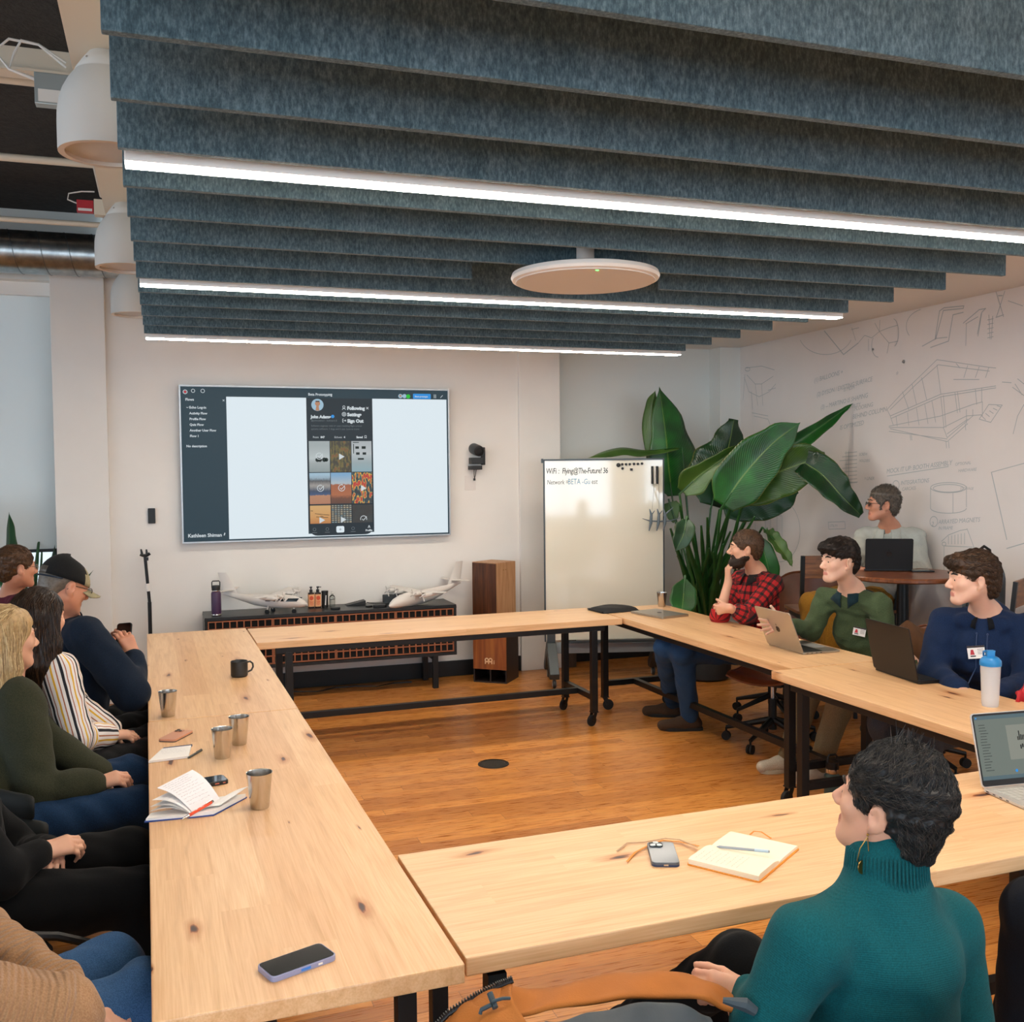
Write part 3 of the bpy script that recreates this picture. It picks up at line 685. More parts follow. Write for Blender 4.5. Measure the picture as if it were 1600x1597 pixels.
# microphone-style floor pole
fp = thing('floor_pole', 'thin black pole with a forked top standing against the wall left of the screen', 'pole', (-.13, 8.28, 0))
zt = 1.13+.08
obj('pole', MB().cyl((0, 0, .02), (0, 0, .80), .015, seg=14).cyl((0, 0, .8), (-.025, 0, 1.16), .012, seg=12), M_BLACK, fp, smooth=True)
obj('label_band', MB().cyl((-.0085, 0, .885), (-.0135, 0, .945), .0165, seg=14), M_WHITE, fp, smooth=True)
obj('fork', MB().tube([(-.06, 0, 1.175), (-.04, 0, 1.165), (-.025, 0, 1.165), (-.01, 0, 1.165), (.012, 0, 1.18)], .012, 8).tube([(-.045, 0, 1.17), (-.053, 0, 1.215)], [.011, .006], 8).tube([(-.01, 0, 1.17), (-.014, 0, 1.212)], [.011, .006], 8).b2((-.02, -.012, 1.125), (.0, .012, 1.15)), M_PLAST, fp, smooth=True)
obj('base', MB().lathe([(0, 0), (.13, 0), (.13, .012), (.02, .02), (.018, .04), (0, .04)], seg=30), M_BLACK, fp, smooth=True)

# ---------------------------------------------------------------- credenza
cr = thing('credenza', 'long black low credenza with lattice doors under the screen', 'sideboard', (1.267, 8.19, 0))
L2, F = 1.0, -.21
M_CRED = mat('black_oak', '16191b', .35, noise=.25, nscale=20, stretch=(1, 12, 12))
b = MB(); b.b2((-L2, F, .665), (L2, .2, .69)).b2((-L2, F, .27), (L2, .2, .295)).b2((-L2, F, .295), (-L2+.02, .2, .665)).b2((L2-.02, F, .295), (L2, .2, .665)).b2((-L2+.02, .17, .295), (L2-.02, .2, .665))
obj('body', b, M_CRED, cr, bevel=.002)
lat = MB(); n = 36; z0, z1 = .30, .66
M_LAT = mat('copper_brown_wood', '9a5d3c', .5)
for k in range(4):
    a, c = -L2+.022+k*.489, -L2+.022+(k+1)*.489-.002
    d = obj('door', MB().b2((a, F+.012, z0), (c, F+.02, z1)), mat('black_cloth', '060708', .9), cr)
    lt = MB()
    for i in range(10): x = a+(c-a-.009)*i/9; lt.b2((x, F, z0), (x+.009, F+.012, z1))
    for i in range(7): z = z0+(z1-z0-.009)*i/6; lt.b2((a, F+.001, z), (c, F+.011, z+.009))
    obj('lattice', lt, M_LAT, d)
for x in (-.82, .82):
    for y in (F+.03, .16): obj('leg', MB().b2((x-.022, y-.022, 0), (x+.022, y+.022, .27)), M_BLACK, cr, bevel=.002)
    obj('rail', MB().b2((x-.02, F+.05, .235), (x+.02, .14, .27)), M_BLACK, cr)
obj('long_rail', MB().b2((-.8, -.02, .245), (.8, .02, .27)), M_BLACK, cr)
CT = .69
def at(n, lab, cat, p, rz=0, g=None): return thing(n, lab, cat, (p[0], p[1], CT), rz, g)
# loose cables under the credenza
rnd = random.Random(3)
pts = [(.65+.16*i, 8.15+.09*math.sin(i*1.9), .012+.03*abs(math.sin(i*2.3))) for i in range(9)]
o = obj('floor_cable', MB().tube(pts, .006, 6), M_PLAST, smooth=True); tag(o, 'black cable lying loose on the floor under the credenza', 'cable')
# purple bottle
bo = at('insulated_bottle', 'purple insulated bottle with a black handled lid on the credenza', 'bottle', (.36, 8.08))
obj('body', MB().lathe([(0, 0), (.034, 0), (.037, .004), (.037, .018), (.0375, .02), (.0375, .175), (.034, .186), (.027, .195), (0, .195)], seg=36).m(0), mat('purple_powder', '43294a', .45), bo, smooth=True)
obj('steel_band', MB().lathe([(.0368, .003), (.0382, .006), (.0382, .014), (.0368, .017)], seg=36, cap=False).lathe([(.0285, .19), (.030, .192), (.030, .203), (.0285, .205)], seg=30, cap=False), M_STEEL, bo, smooth=True)
lid = obj('lid', MB().lathe([(0, .2), (.031, .2), (.033, .205), (.033, .232), (.03, .238), (0, .24)], seg=30), M_PLAST, bo, smooth=True)
obj('handle', MB().tube([(-.03, 0, .222), (-.03, 0, .262), (-.024, 0, .272), (.024, 0, .272), (.03, 0, .262), (.03, 0, .222)], .0045, 8), M_PLAST, lid, smooth=True)
# model aircraft
M_PRT = mat('printed_white_plastic', 'd9d3cc', .55, bump=.1, bscale=60, stretch=(1, 1, 12))
M_WIN = mat('dark_window', '1b2428', .2)
def loft(m_, secs, seg=20, squash=None):
    """secs: (x, zc, half width, half height)"""
    P = []
    for x, zc, hw, hh in secs: P.append([(x, hw*math.cos(2*PI*k/seg), zc+hh*math.sin(2*PI*k/seg)) for k in range(seg)])
    m_.grid(P, close_v=True); return m_
def wing(m_, p0, p1, c0, c1, th=.12, sw=0, vert=False):
    """lens-section wing from root p0 to tip p1; chord along x"""
    P = []
    for t_ in (0, .5, 1):
        p = Vector(p0).lerp(Vector(p1), t_); c = c0+(c1-c0)*t_; row = []
        for k in range(12):
            a = 2*PI*k/12; dx = math.cos(a)*c/2+sw*t_; dn = math.sin(a)*c*th/2
            row.append(p+(Vector((dx, dn, 0)) if vert else Vector((dx, 0, dn))))
        P.append(row)
    m_.grid(P, close_v=True); o_ = len(m_.v)
    m_.face(range(o_-12, o_)); return m_
def plane(name_l, p, rz, sc, z0, gear, windows, label, pitch=0, roll=0):
    t = at('model_airplane', label, 'model airplane', p, rz)
    t.location.z = z0; t.scale = (sc, sc, sc); t.rotation_euler = (roll, pitch, rz)
    fu = MB(); loft(fu, [(-.40, .10, .003, .006), (-.36, .098, .012, .014), (-.25, .075, .022, .026), (-.12, .055, .038, .046), (.0, .045, .045, .052), (.13, .045, .046, .054), (.20, .044, .043, .048), (.255, .036, .036, .036), (.29, .028, .022, .022), (.31, .024, .003, .004)])
    obj('fuselage', fu, M_PRT, t, smooth='all')
    w_ = MB(); wing(w_, (.06, 0, .098), (.03, HS, .112), .115, .055, .13); wing(w_, (.06, 0, .098), (.03, -HS, .112), .115, .055, .13)
    obj('wing', w_, M_PRT, t, smooth=True)
    tl = MB(); wing(tl, (-.33, 0, .10), (-.40, 0, .27), .13, .07, .1, 0, True); obj('tail_fin', tl, M_PRT, t, smooth=True)
    st = MB(); wing(st, (-.335, 0, .13), (-.355, .17, .135), .075, .045); wing(st, (-.335, 0, .13), (-.355, -.17, .135), .075, .045); obj('tailplane', st, M_PRT, t, smooth=True)
    for s in (-1, 1):
        for d in (.11, .22):
            n_ = MB(); loft(n_, [(-.02, .1, .004, .004), (.02, .1, .016, .016), (.1, .1, .018, .018), (.125, .1, .012, .012), (.14, .1, .001, .001)], 12)
            n_.v = [(v[0]+.03, v[1]+s*d, v[2]-.004) for v in n_.v]
            e_ = obj('engine_pod', n_, M_PRT, t, smooth='all')
            pr = MB()
            for k in range(4):
                a = k*PI/2+.4; pr.bar((.158, s*d, .096), (.158, s*d+.042*math.cos(a), .096+.042*math.sin(a)), .003, .008)
            obj('propeller', pr, M_PRT, e_)
    if windows:
        wn = MB()
        for s in (-1, 1):
            for x0, x1 in ((-.02, .02), (.045, .095), (.107, .135)):
                P = [[(x0+(x1-x0)*i/3+(.006*j), s*(.0462+.0006*(1-j/2)), .05+.011*j) for j in range(3)] for i in range(4)]
                wn.grid(P)
            P = []
            for i in range(5):
                x = .15+.022*i; hw = (.047, .0455, .0435, .041, .037)[i]
                P.append([(x+.01*j, s*(hw*math.sqrt(max(0, 1-((.006+.012*j)/.056)**2))+.0015), .05+.012*j) for j in range(3)])
            wn.grid(P)
        obj('cabin_window', wn, M_WIN, t)
    if gear:
        for x, y in ((.0, .06), (.0, -.06), (.2, 0)):
            g = MB(); g.m(0).tube([(x, y*.6, .01), (x, y, -.028)], .006, 8)
            g.m(1).lathe([(0, -.008), (.012, -.008), (.018, -.005), (.018, .005), (.012, .008), (0, .008)], c=(x, y, -.032), ax=(0, 1, 0), seg=16)
            obj('landing_gear', g, [M_PRT, M_RUBBER], t, smooth=True)
    return t
HS = .36
plane('a', (.77, 8.115), -.5, 1.0, CT+.044, True, True, 'white model airplane with dark cabin windows beside the purple bottle')
HS = .33
plane('b', (2.0, 8.09), PI+.42, 1.08, CT+.014, False, False, 'plain white model airplane without wheels at the right end of the credenza', pitch=.06)
# soap bottles etc.
def soap(x, y, label, flip=1):
    t = at('soap_bottle', label, 'bottle', (x, y), 0, None)
    obj('bottle_body', MB().prism(rrect(.048, .048, .012, 4), lambda a, b: (a, b, 0), (0, 0, .125)), mat('amber_glass', '2a140c', .2), t, bevel=.003)
    lb = MB().prism(rrect(.0495, .0495, .0125, 4), lambda a, b: (a, b, .012), (0, 0, .1))
    L = obj('label', lb, mat('peach_label', 'e8a878', .6), t)
    d = MB(); n = 20; d.prism([(.016*math.cos(2*PI*k/n), .018*math.sin(2*PI*k/n)) for k in range(n)], lambda a, b: (a, -.0249, .082+b), (0, -.0003, 0))
    for k, (w_, z) in enumerate(((.03, .052), (.024, .044), (.028, .034), (.02, .024))): d.b2((-w_/2, -.0252, z), (w_/2, -.0248, z+.004))
    obj('print', d, mat('orange_print', 'd5502c', .6), L)
    obj('pump', MB().cyl((0, 0, .125), (0, 0, .15), .013, seg=16).cyl((0, 0, .15), (0, 0, .166), .005, seg=10).b2((-.009, -.009, .162), (.009, .009, .174)).bar((0, 0, .17), (flip*.0, -.03, .168) if flip == 1 else (.028, -.004, .168), .007, .006), M_PLAST, t)
soap(1.112, 8.25, 'left one of two orange-labelled pump bottles on the credenza')
soap(1.166, 8.245, 'right one of two orange-labelled pump bottles on the credenza', 2)
t = at('black_tin', 'black canister with a white stripe beside the pump bottles', 'canister', (1.224, 8.25)); obj('body', MB().lathe([(0, 0), (.026, 0), (.026, .118), (.028, .118), (.028, .135), (0, .135)], seg=28), M_PLAST, t, smooth=True)
obj('stripe', MB().bar((.0, -.0268, .02), (.006, -.0268, .1), .001, .008, up=(1, 0, 0)), M_WHITE, t)
t = at('glass_bottle', 'small clear glass bottle beside the black canister', 'bottle', (1.285, 8.26)); M_GLS = mat('clear_glass', 'dfe6e2', .03, trans=1)
obj('glass', MB().lathe([(0, 0), (.024, 0), (.024, .075), (.02, .088), (.01, .096), (.01, .108), (0, .108)], seg=24), M_GLS, t, smooth=True); obj('label', MB().cyl((0, 0, .02), (0, 0, .06), .0245, seg=24), mat('grey_label', 'a8a49a', .6), t, smooth=True); obj('cap', MB().cyl((0, 0, .108), (0, 0, .125), .009, seg=14), M_WHITE, t)
# flat dark things
def shell(name, label, cat, x, y, poly, h, m_, rz=0): 
    o = obj(name, MB().prism(poly, lambda a, b: (a, b, 0), (0, 0, h)), m_, bevel=min(h*.4, .004)); o.location = (x, y, CT); o.rotation_euler = (0, 0, rz); return tag(o, label, cat)
shell('phone', 'small black phone lying near the front of the credenza', 'phone', 1.28, 8.07, rrect(.075, .04, .012), .018, M_PLAST, .2)
shell('remote_control', 'little black remote control near the middle of the credenza top', 'remote control', 1.56, 8.10, rrect(.055, .03, .008), .014, M_PLAST, .4)
o = obj('tablet_wedge', MB().add([(0, 0, 0), (.16, 0, 0), (.16, .1, 0), (0, .1, 0), (0, 0, .004), (.16, 0, .038), (.16, .1, .038), (0, .1, .004)], [(3, 2, 1, 0), (4, 5, 6, 7), (0, 1, 5, 4), (1, 2, 6, 5), (2, 3, 7, 6), (3, 0, 4, 7)]), M_PLAST, bevel=.003); o.location = (1.40, 8.24, CT); tag(o, 'black wedge-shaped dock lying on the credenza behind the remote', 'dock')
o = obj('charging_cable', MB().tube([(1.57, 8.25, CT+.02), (1.64, 8.24, CT+.006), (1.72, 8.25, CT+.006), (1.78, 8.25, CT+.01)], .004, 6), M_PLAST, smooth=True); tag(o, 'thin black cable on the credenza between the dock and the grey case', 'cable')
o = obj('grey_case', MB().b2((-.115, -.05, 0), (.115, .05, .068)), mat('charcoal_fabric', '3a4044', .85, bump=.2), bevel=.008, seg=3); o.location = (1.835, 8.29, CT); tag(o, 'charcoal fabric case standing beside the plain white model airplane', 'case')
shell('black_pouch', 'black soft pouch lying in front of the charcoal case', 'pouch', 1.64, 8.06, rrect(.11, .06, .025), .022, M_PLAST, .1)

# ---------------------------------------------------------------- box drums beside the credenza
def cajon(p, rz, w_, h, z0, label, mats, logo):
    t = thing('box_drum', label, 'drum', (p[0], p[1], z0), rz, 'box drums stacked by the pillar')
    b = MB()
    if logo:
        zz = .115
        b.b2((-w_/2, -w_/2, 0), (-w_/2+.012, w_/2, h)).b2((w_/2-.012, -w_/2, 0), (w_/2, w_/2, h)).b2((-w_/2+.012, w_/2-.012, 0), (w_/2-.012, w_/2, h)).b2((-w_/2+.012, -w_/2, h-.012), (w_/2-.012, w_/2-.012, h)).b2((-w_/2+.012, -w_/2, 0), (w_/2-.012, w_/2-.012, .012)).b2((-.006, -w_/2+.01, .012), (.006, w_/2-.02, zz))
        obj('shell', b, mats[0], t)
        pn = obj('front_panel', MB().b2((-w_/2+.0, -w_/2-.004, zz), (w_/2-.0, -w_/2+.004, h)), mats[1], t)
        lg = MB()
        def rg(cx, cz, r0, r1, n=18):
            o_ = len(lg.v); y = -w_/2-.0052
            for k in range(n):
                a = 2*PI*k/n; lg.v += [(cx+r0*math.cos(a), y, cz+r0*math.sin(a)), (cx+r1*math.cos(a), y, cz+r1*math.sin(a))]
            for k in range(n): a = o_+2*k; c = o_+2*((k+1) % n); lg.face((a, a+1, c+1, c))
        y = -w_/2-.0055
        cx, cz = -.01, .195
        rg(cx-.017, cz, .009, .019); rg(cx+.017, cz, .009, .019)
        for x in (-.034, -.005, .024): lg.b2((cx+x, y, cz-.034), (cx+x+.0095, y+.001, cz))
        lg.b2((cx-.03, y, cz-.02), (cx-.002, y+.001, cz-.012)); lg.b2((cx+.004, y, cz-.02), (cx+.03, y+.001, cz-.012))
        lg.join(text_mb('MEINL', .012, Matrix.Translation((cx+.053, y-.0002, cz-.033)) @ Matrix.Rotation(-PI/2, 4, 'Y') @ Matrix.Rotation(PI/2, 4, 'X'), bold=.0004))
        obj('logo', lg, mat('cream_print', 'ecc79a', .6), pn)
    else:
        b.b2((-w_/2+.004, -w_/2+.004, 0), (w_/2, w_/2, h)); obj('shell', b, mats[0], t, bevel=.004)
        obj('front_panel', MB().b2((-w_/2+.002, -w_/2-.002, .002), (w_/2, -w_/2+.004, h-.002)), mats[1], t)
        obj('top_panel', MB().b2((-w_/2, -w_/2, h), (w_/2, w_/2, h+.004)), mats[0], t)
        ft = MB()
        for a, c in ((.05, .06), (.02, .02)): ft.lathe([(0, 0), (.004, 0), (.004, .002), (0, .002)], c=(w_/2, a-.05, h-.06), ax=(1, 0, 0), seg=8)
        obj('screw', ft, mat('brass', '8a6a40', .4, metal=1), t)
    return t
W1 = walnut('walnut_striped', '6a3416', '8f4e22', 'a9672f', (9, 9, .5), .4, 2.2); W2 = walnut('dark_espresso', '1b1210', '241814', '2c1e18', (8, 8, 1))
W3 = walnut('light_birch_red', 'a3754f', 'b88a62', 'c49a72', (14, 14, .8), .55); W4 = walnut('dark_walnut', '3a1f10', '4f2b15', '63381c', (10, 10, .9), .45, 4)
def corner_box(pc, yaw, w_):
    e1 = Vector((math.cos(yaw), math.sin(yaw))); e2 = Vector((-e1.y, e1.x)); c = Vector(pc[:2])-e1*w_/2+e2*w_/2; return (c.x, c.y)
cajon(corner_box((2.685, 7.93), math.radians(-38.8), .30), math.radians(-38.8), .30, .5, 0, 'lower box drum with a striped walnut front and pale logo', (W2, W1), True)
cajon(corner_box((2.625, 8.01), math.radians(-58), .265), math.radians(-58), .265, .51, .5, 'upper box drum with dark front and light side, stacked on the other', (W3, W4), False)

# ---------------------------------------------------------------- mobile whiteboard
A_, B_ = Vector((3.003, 7.86, 0)), Vector((3.992, 7.59, 0))
wa = math.atan2(B_.y-A_.y, B_.x-A_.x); wc_ = (A_+B_)/2; WW = (B_-A_).length
wb = thing('whiteboard', 'tall wheeled glass whiteboard with handwriting at the top', 'whiteboard', (wc_.x, wc_.y, 0), wa)
z0, z1 = .36, 1.875
M_GW = mat('cream_glass_board', 'dcd6c4', .06, spec=.6, coat=.6)
obj('board', MB().b2((-WW/2+.01, -.006, z0), (WW/2-.01, .006, z1)), M_GW, wb)
M_FR = mat('graphite_frame', '4a5052', .4, metal=.6)
obj('frame', MB().b2((-WW/2, -.012, z0-.012), (-WW/2+.012, .014, z1+.01)).b2((WW/2-.012, -.012, z0-.012), (WW/2, .014, z1+.01)).b2((-WW/2, -.016, z1-.002), (WW/2, .016, z1+.012)).b2((-WW/2-.016, -.015, z1-.02), (-WW/2, .015, z1+.016)), M_FR, wb, bevel=.002)
obj('tray', MB().b2((-WW/2+.15, -.07, z0-.02), (WW/2-.06, -.005, z0-.008)).b2((-WW/2+.15, -.07, z0-.02), (WW/2-.06, -.064, z0+.003)), M_FR, wb, bevel=.002)
obj('lower_panel', MB().b2((-WW/2+.03, -.003, z0-.115), (WW/2-.05, .012, z0-.02)), mat('grey_panel', '8b9499', .4), wb)
for s in (-1, 1):
    x = s*(WW/2-.055)
    ft = MB(); 
    P = [(-.06, 0), (-.20, -.20), (-.245, -.235), (-.2, -.245), (.0, -.05), (.2, -.245), (.245, -.235), (.20, -.2), (.06, 0)]
    ft.prism([(a, b) for a, b in ((-.03, .0), (-.26, -.22), (-.25, -.265), (-.17, -.265), (0, -.08), (.17, -.265), (.25, -.265), (.26, -.22), (.03, 0))], lambda a, b: (x-.04, a, z0-.02+b), (.08, 0, 0))
    ft.b2((x-.035, -.012, z0-.05), (x+.035, .03, z0+.1))
    L = obj('foot', ft, M_FR, wb, bevel=.004)
    for y in (-.22, .22):
        q = Vector((x, y, .035)); c = MB().lathe([(0, -.014), (.028, -.014), (.035, -.009), (.035, .009), (.028, .014), (0, .014)], c=q, ax=(1, 0, .0), seg=24)
        w2 = obj('wheel', c, mat('grey_rubber', '3c4040', .5), L, smooth=True); obj('hub', MB().lathe([(0, -.016), (.024, -.016), (.024, .016), (0, .016)], c=q, ax=(1, 0, 0), seg=22).cyl(q, q+Vector((.012, 0, .05)), .006, seg=8), mat('hub_grey', 'b9bcbc', .35), w2, smooth=True)
hw = MB(); MX = lambda x, z: Matrix.Translation((-WW/2+x, -.0066, z)) @ Matrix.Rotation(PI/2, 4, 'X') @ Matrix.Diagonal((.70, 1, 1, 1))
obj('black_writing', text_mb('WiFi :', .066, MX(.022, 1.765), shear=.1, bold=.0006), mat('black_marker', '20231f', .6), wb); obj('black_writing', (text_mb('Flying@The-Future! 36', .066, MX(.158, 1.765), shear=.1, spacing=.90, bold=.0006)), MATS['black_marker'], wb)
hw.join(text_mb('Network =', .056, MX(.03, 1.675), shear=.1))
obj('black_writing', hw, mat('black_marker', '20231f', .6), wb)
obj('blue_writing', text_mb('BETA', .066, MX(.205, 1.675), shear=.05).join(text_mb('-Gu', .064, MX(.325, 1.675), shear=.1)), mat('blue_marker', '4c7f94', .6), wb)
obj('green_writing', text_mb('est', .062, MX(.405, 1.675), shear=.1), mat('grey_marker', '3a3d38', .6), wb)
bl = wb.matrix_basis.copy(); bl = Matrix.Translation(wb.location) @ Matrix.Rotation(wa, 4, 'Z')
def onboard(x, z, y=-.0065): return bl @ Vector((-WW/2+x, y, z))
for i, (x, z, r) in enumerate(((.635, 1.832, .018), (.668, 1.838, .011), (.70, 1.838, .011), (.732, 1.838, .011), (.768, 1.84, .011), (.80, 1.84, .011), (.836, 1.842, .011), (.67, 1.803, .011), (.745, 1.793, .012))):
    m_ = MB(); (m_.lathe([(0, 0), (r, 0), (r*.92, .012), (r*.7, .014), (0, .014)], ax=(0, -1, 0), seg=16) if i != 8 else m_.b2((-.01, -.013, -.01), (.01, 0, .01)))
    o = obj('magnet', m_, M_PLAST, smooth=True); o.location = onboard(x, z); o.rotation_euler = (0, 0, wa)
    tag(o, ('large round black magnet at the left end of the row on the whiteboard' if i == 0 else 'square black magnet below the row on the whiteboard' if i == 8 else 'round black magnet alone in the lower row near the large magnet' if i == 7 else 'small round black magnet in the top row on the whiteboard'), 'magnet', 'black magnets on the whiteboard')
for i, x in enumerate((.922, .945, .965)):
    m_ = MB().cyl((0, -.012, -.075), (0, -.012, .075), .009 if i != 1 else .006, seg=12)
    o = obj('marker_pen', m_, M_PLAST if i != 1 else M_WHITE, smooth=True); o.location = onboard(x, 1.745); o.rotation_euler = (0, 0, wa)
    tag(o, ('leftmost black marker pen held upright on the right of the whiteboard', 'white marker pen between two black ones on the whiteboard', 'rightmost black marker pen at the right edge of the whiteboard')[i], 'marker pen', 'marker pens on the whiteboard')
# hanging dark plastic model (a biplane-like cluster) on threads
hg = thing('hanging_model', 'grey printed plane model hanging on threads at the right edge of whiteboard', 'model', tuple(onboard(.98, 1.36, -.05)), wa)
hm = MB(); hm.tube([(-.15, 0, .02), (-.09, 0, .0), (0, 0, -.006), (.09, 0, .0), (.17, 0, .022)], [.004, .009, .011, .009, .003], 8, sq=.6)
for x in (-.075, -.01, .045): hm.tube([(x-.015, 0, .10), (x, 0, .05), (x-.005, 0, -.02), (x-.02, 0, -.085)], [.003, .011, .013, .004], 8); hm.tube([(x, -.0, .05), (x+.028, 0, .085)], [.006, .003], 6)
hm.tube([(.03, 0, .04), (.11, 0, .11)], [.008, .003], 6)
obj('model_body', hm, mat('slate_plastic', '5d6870', .5), hg, smooth=True)
obj('thread', MB().cyl((-.06, .04, .09), (-.04, .042, .31), .001, seg=5).cyl((.0, .04, .09), (.0, .042, .31), .001, seg=5), mat('thread', '8a8a84', .8), hg)
o = obj('wooden_block', MB().b2((-.055, -.1, 0), (.055, .1, .26)), walnut('brown_block', '3c2e24', '4a3a2e', '54443a', (6, 6, 2)), bevel=.003); o.location = (3.455, 8.48, 0); tag(o, 'dark wooden block on the floor behind the whiteboard', 'block')

# ---------------------------------------------------------------- things on the tables
TT_ = .75
def cup(p, label, s=1):
    t = thing('steel_cup', label, 'cup', (p[0], p[1], TT_), random.uniform(0, 6), 'stainless steel tumblers'); t.scale = (s, s, s)
    h = .108; r0, r1 = .0265, .0385
    obj('cup_wall', MB().lathe([(0, .002), (r0-.003, .002), (r0, 0), (r0+.0015, .004), (r1, h), (r1+.0012, h+.001), (r1-.0012, h), (r0, .008), (0, .008)], seg=44), M_STEEL, t, smooth=True)
cup((-0.007, 4.555, 0.750), 'steel tumbler standing alone nearest the left edge of the left table')
cup((0.180, 3.810, 0.750), 'front one of two steel tumblers standing together on the left table')
cup((0.251, 3.976, 0.750), 'rear one of two steel tumblers standing together on the left table')
cup((0.260, 3.194, 0.750), 'steel tumbler beside the open notebook with the orange pen', 1.03)
cup((3.550, 6.794, 0.750), 'steel tumbler at the far right corner of the tables near the plant')
mg = thing('coffee_mug', 'matt black coffee mug with its handle to the right on the left table', 'mug', (0.343, 5.313, 0.750), .25)
obj('mug_body', MB().lathe([(0, .001), (.038, .001), (.042, .006), (.043, .012), (.043, .08), (.0415, .081), (.04, .079), (.04, .01), (0, .008)], seg=44), mat('matt_black_glaze', '26292a', .42, noise=.1), mg, smooth=True)
obj('handle', MB().tube([(.041, 0, .07), (.058, 0, .072), (.071, 0, .06), (.073, 0, .042), (.064, 0, .026), (.041, 0, .018)], .0048, 10), MATS['matt_black_glaze'], mg, smooth=True)

def phone(p, rz, label, body, screen_up=True, L=.148, W=.073, th=.009, z=TT_, case=True):
    t = thing('mobile_phone', label, 'phone', (p[0], p[1], z), rz)
    obj('case', MB().prism(rrect(L, W, .012, 5), lambda a, b: (a, b, 0), (0, 0, th)), body, t, bevel=.0016)
    if screen_up: obj('screen', MB().prism(rrect(L-.006, W-.006, .010, 5), lambda a, b: (a, b, th), (0, 0, .0006)), mat('phone_glass', '060708', .12, spec=.6), t)
    return t
# near phone
pn = phone((0.244, 2.134, 0.750), .36, 'phone in a clear lilac case lying near the front edge of left table', mat('lilac_clear_case', '8e93b4', .25, coat=.5), L=.152, W=.076, th=.012)
obj('side_button', MB().b2((-.01, -.0392, .004), (.012, -.0375, .009)), mat('blue_button_plastic', '2f78d0', .4), pn)
obj('side_switch', MB().b2((.03, -.0390, .004), (.04, -.0375, .008)), M_WHITE, pn)
pk = phone((0.021, 4.176, 0.750), 1.05, 'peach-backed phone lying face down beyond the small notepad', mat('peach_case', 'cc8f70', .35), False, th=.011)
cb = obj('camera_bump', MB().prism(rrect(.034, .034, .009), lambda a, b: (.052+a, .014+b, .011), (0, 0, .002)), mat('peach_bump', 'b98468', .3), pk)
lz = MB()
for a, b in ((-.008, -.008), (.008, .008), (-.008, .008)): lz.lathe([(0, 0), (.0065, 0), (.0065, .002), (0, .002)], c=(.052+a, .014+b, .013), seg=14)
obj('camera_lens', lz, M_PLAST, cb)
obj('case_edge', MB().prism(rrect(.1484, .0734, .0122, 5), lambda a, b: (a, b, 0), (0, 0, .004)), mat('dark_edge', '4e4440', .4), pk)
pb = phone((0.102, 3.501, 0.750), .22, 'black phone lying between the open notebook and the knot in the wood', mat('black_case', '17191b', .4), L=.15, W=.076, th=.013)
obj('side_button', MB().b2((.028, -.0392, .005), (.042, -.0375, .009)).b2((.055, -.0392, .005), (.063, -.0375, .009)), mat('salmon_plastic', 'c8705c', .5), pb)
pf = phone((1.253, 2.397, 0.750), 1.20, 'phone in a smoky blue case lying beside the open cream notebook', mat('smoky_blue_case', '4c5764', .3, coat=.4), False, th=.012)
cb = obj('camera_bump', MB().prism(rrect(.036, .038, .012), lambda a, b: (.051+a, .014+b, .012), (0, 0, .002)), M_PLAST, pf)
lz = MB()
for a, b in ((-.008, -.009), (.009, 0), (-.008, .009)): lz.lathe([(0, 0), (.0075, 0), (.0075, .002), (0, .002)], c=(.051+a, .014+b, .014), seg=16)
obj('camera_lens', lz, mat('pale_lens', 'c9d2d4', .2), cb)
obj('edge_band', MB().prism(rrect(.1486, .0736, .0124, 5), lambda a, b: (a, b, 0), (0, 0, .005)), mat('navy_edge', '1d3358', .4), pf)
obj('port', MB().b2((-.0748, -.006, .003), (-.0742, .006, .007)), M_STEEL, pf)

M_PAPER = mat('white_paper', 'ece9e6', .8); M_CREAMP = mat('cream_paper', 'f0e6cf', .8); M_INK = mat('pencil_ink', '6f6c74', .9)
def scribble(m_, x0, x1, y0, y1, z, rows, amp=.0016, wd=.0006, rng=None, rag=.3, zf=None):
    rng = rng or random.Random(5)
    for r in range(rows):
        y = y1-(y1-y0)*(r+.5)/rows; x = x0; xe = x1-rng.random()*rag*(x1-x0)
        while x < xe:
            w_ = rng.uniform(.005, .014); pts = []
            k = max(3, int(w_/.0016))
            for i in range(k+1): pts.append((x+w_*i/k, y+rng.uniform(-amp, amp)))
            for (a, b), (c, d) in zip(pts[:-1], pts[1:]):
                za = zf(a, b) if zf else z; zc_ = zf(c, d) if zf else z
                n = Vector((-(d-b), c-a, 0)).normalized()*wd/2
                m_.add([(a-n.x, b-n.y, za), (c-n.x, d-n.y, zc_), (c+n.x, d+n.y, zc_), (a+n.x, b+n.y, za)], [(0, 1, 2, 3)])
            x += w_+rng.uniform(.002, .004)
    return m_
# small notepad with pen
np_ = thing('notepad', 'thin white notepad with a navy spine overhanging the left table edge', 'notepad', (-0.002, 3.916, 0.750), .12)
sk = .05
obj('pages', MB().prism([(-.085, -.075), (.055, -.075), (.085, .07), (-.02, .075)], lambda a, b: (a, b, .001), (0, 0, .008)), M_PAPER, np_)
obj('cover', MB().prism([(-.02, .075), (.085, .07), (.092, .088), (-.012, .092)], lambda a, b: (a, b, .001), (0, 0, .007)), mat('navy_card', '1e2c58', .5), np_)
obj('writing', scribble(MB(), -.03, .06, -.01, .06, .0093, 5), M_INK, np_)
o = obj('pen', MB().tube([(-.055, 0, .005), (-.048, 0, .005), (.05, 0, .005)], [.001, .004, .004], 10).b2((.01, -.001, .008), (.05, .001, .011)), mat('grey_pen', '4c4d4a', .4), smooth=True); o.location = (0.085, 3.882, 0.750); o.rotation_euler = (0, 0, 1.05); tag(o, 'dark grey pen lying beside the small notepad', 'pen')
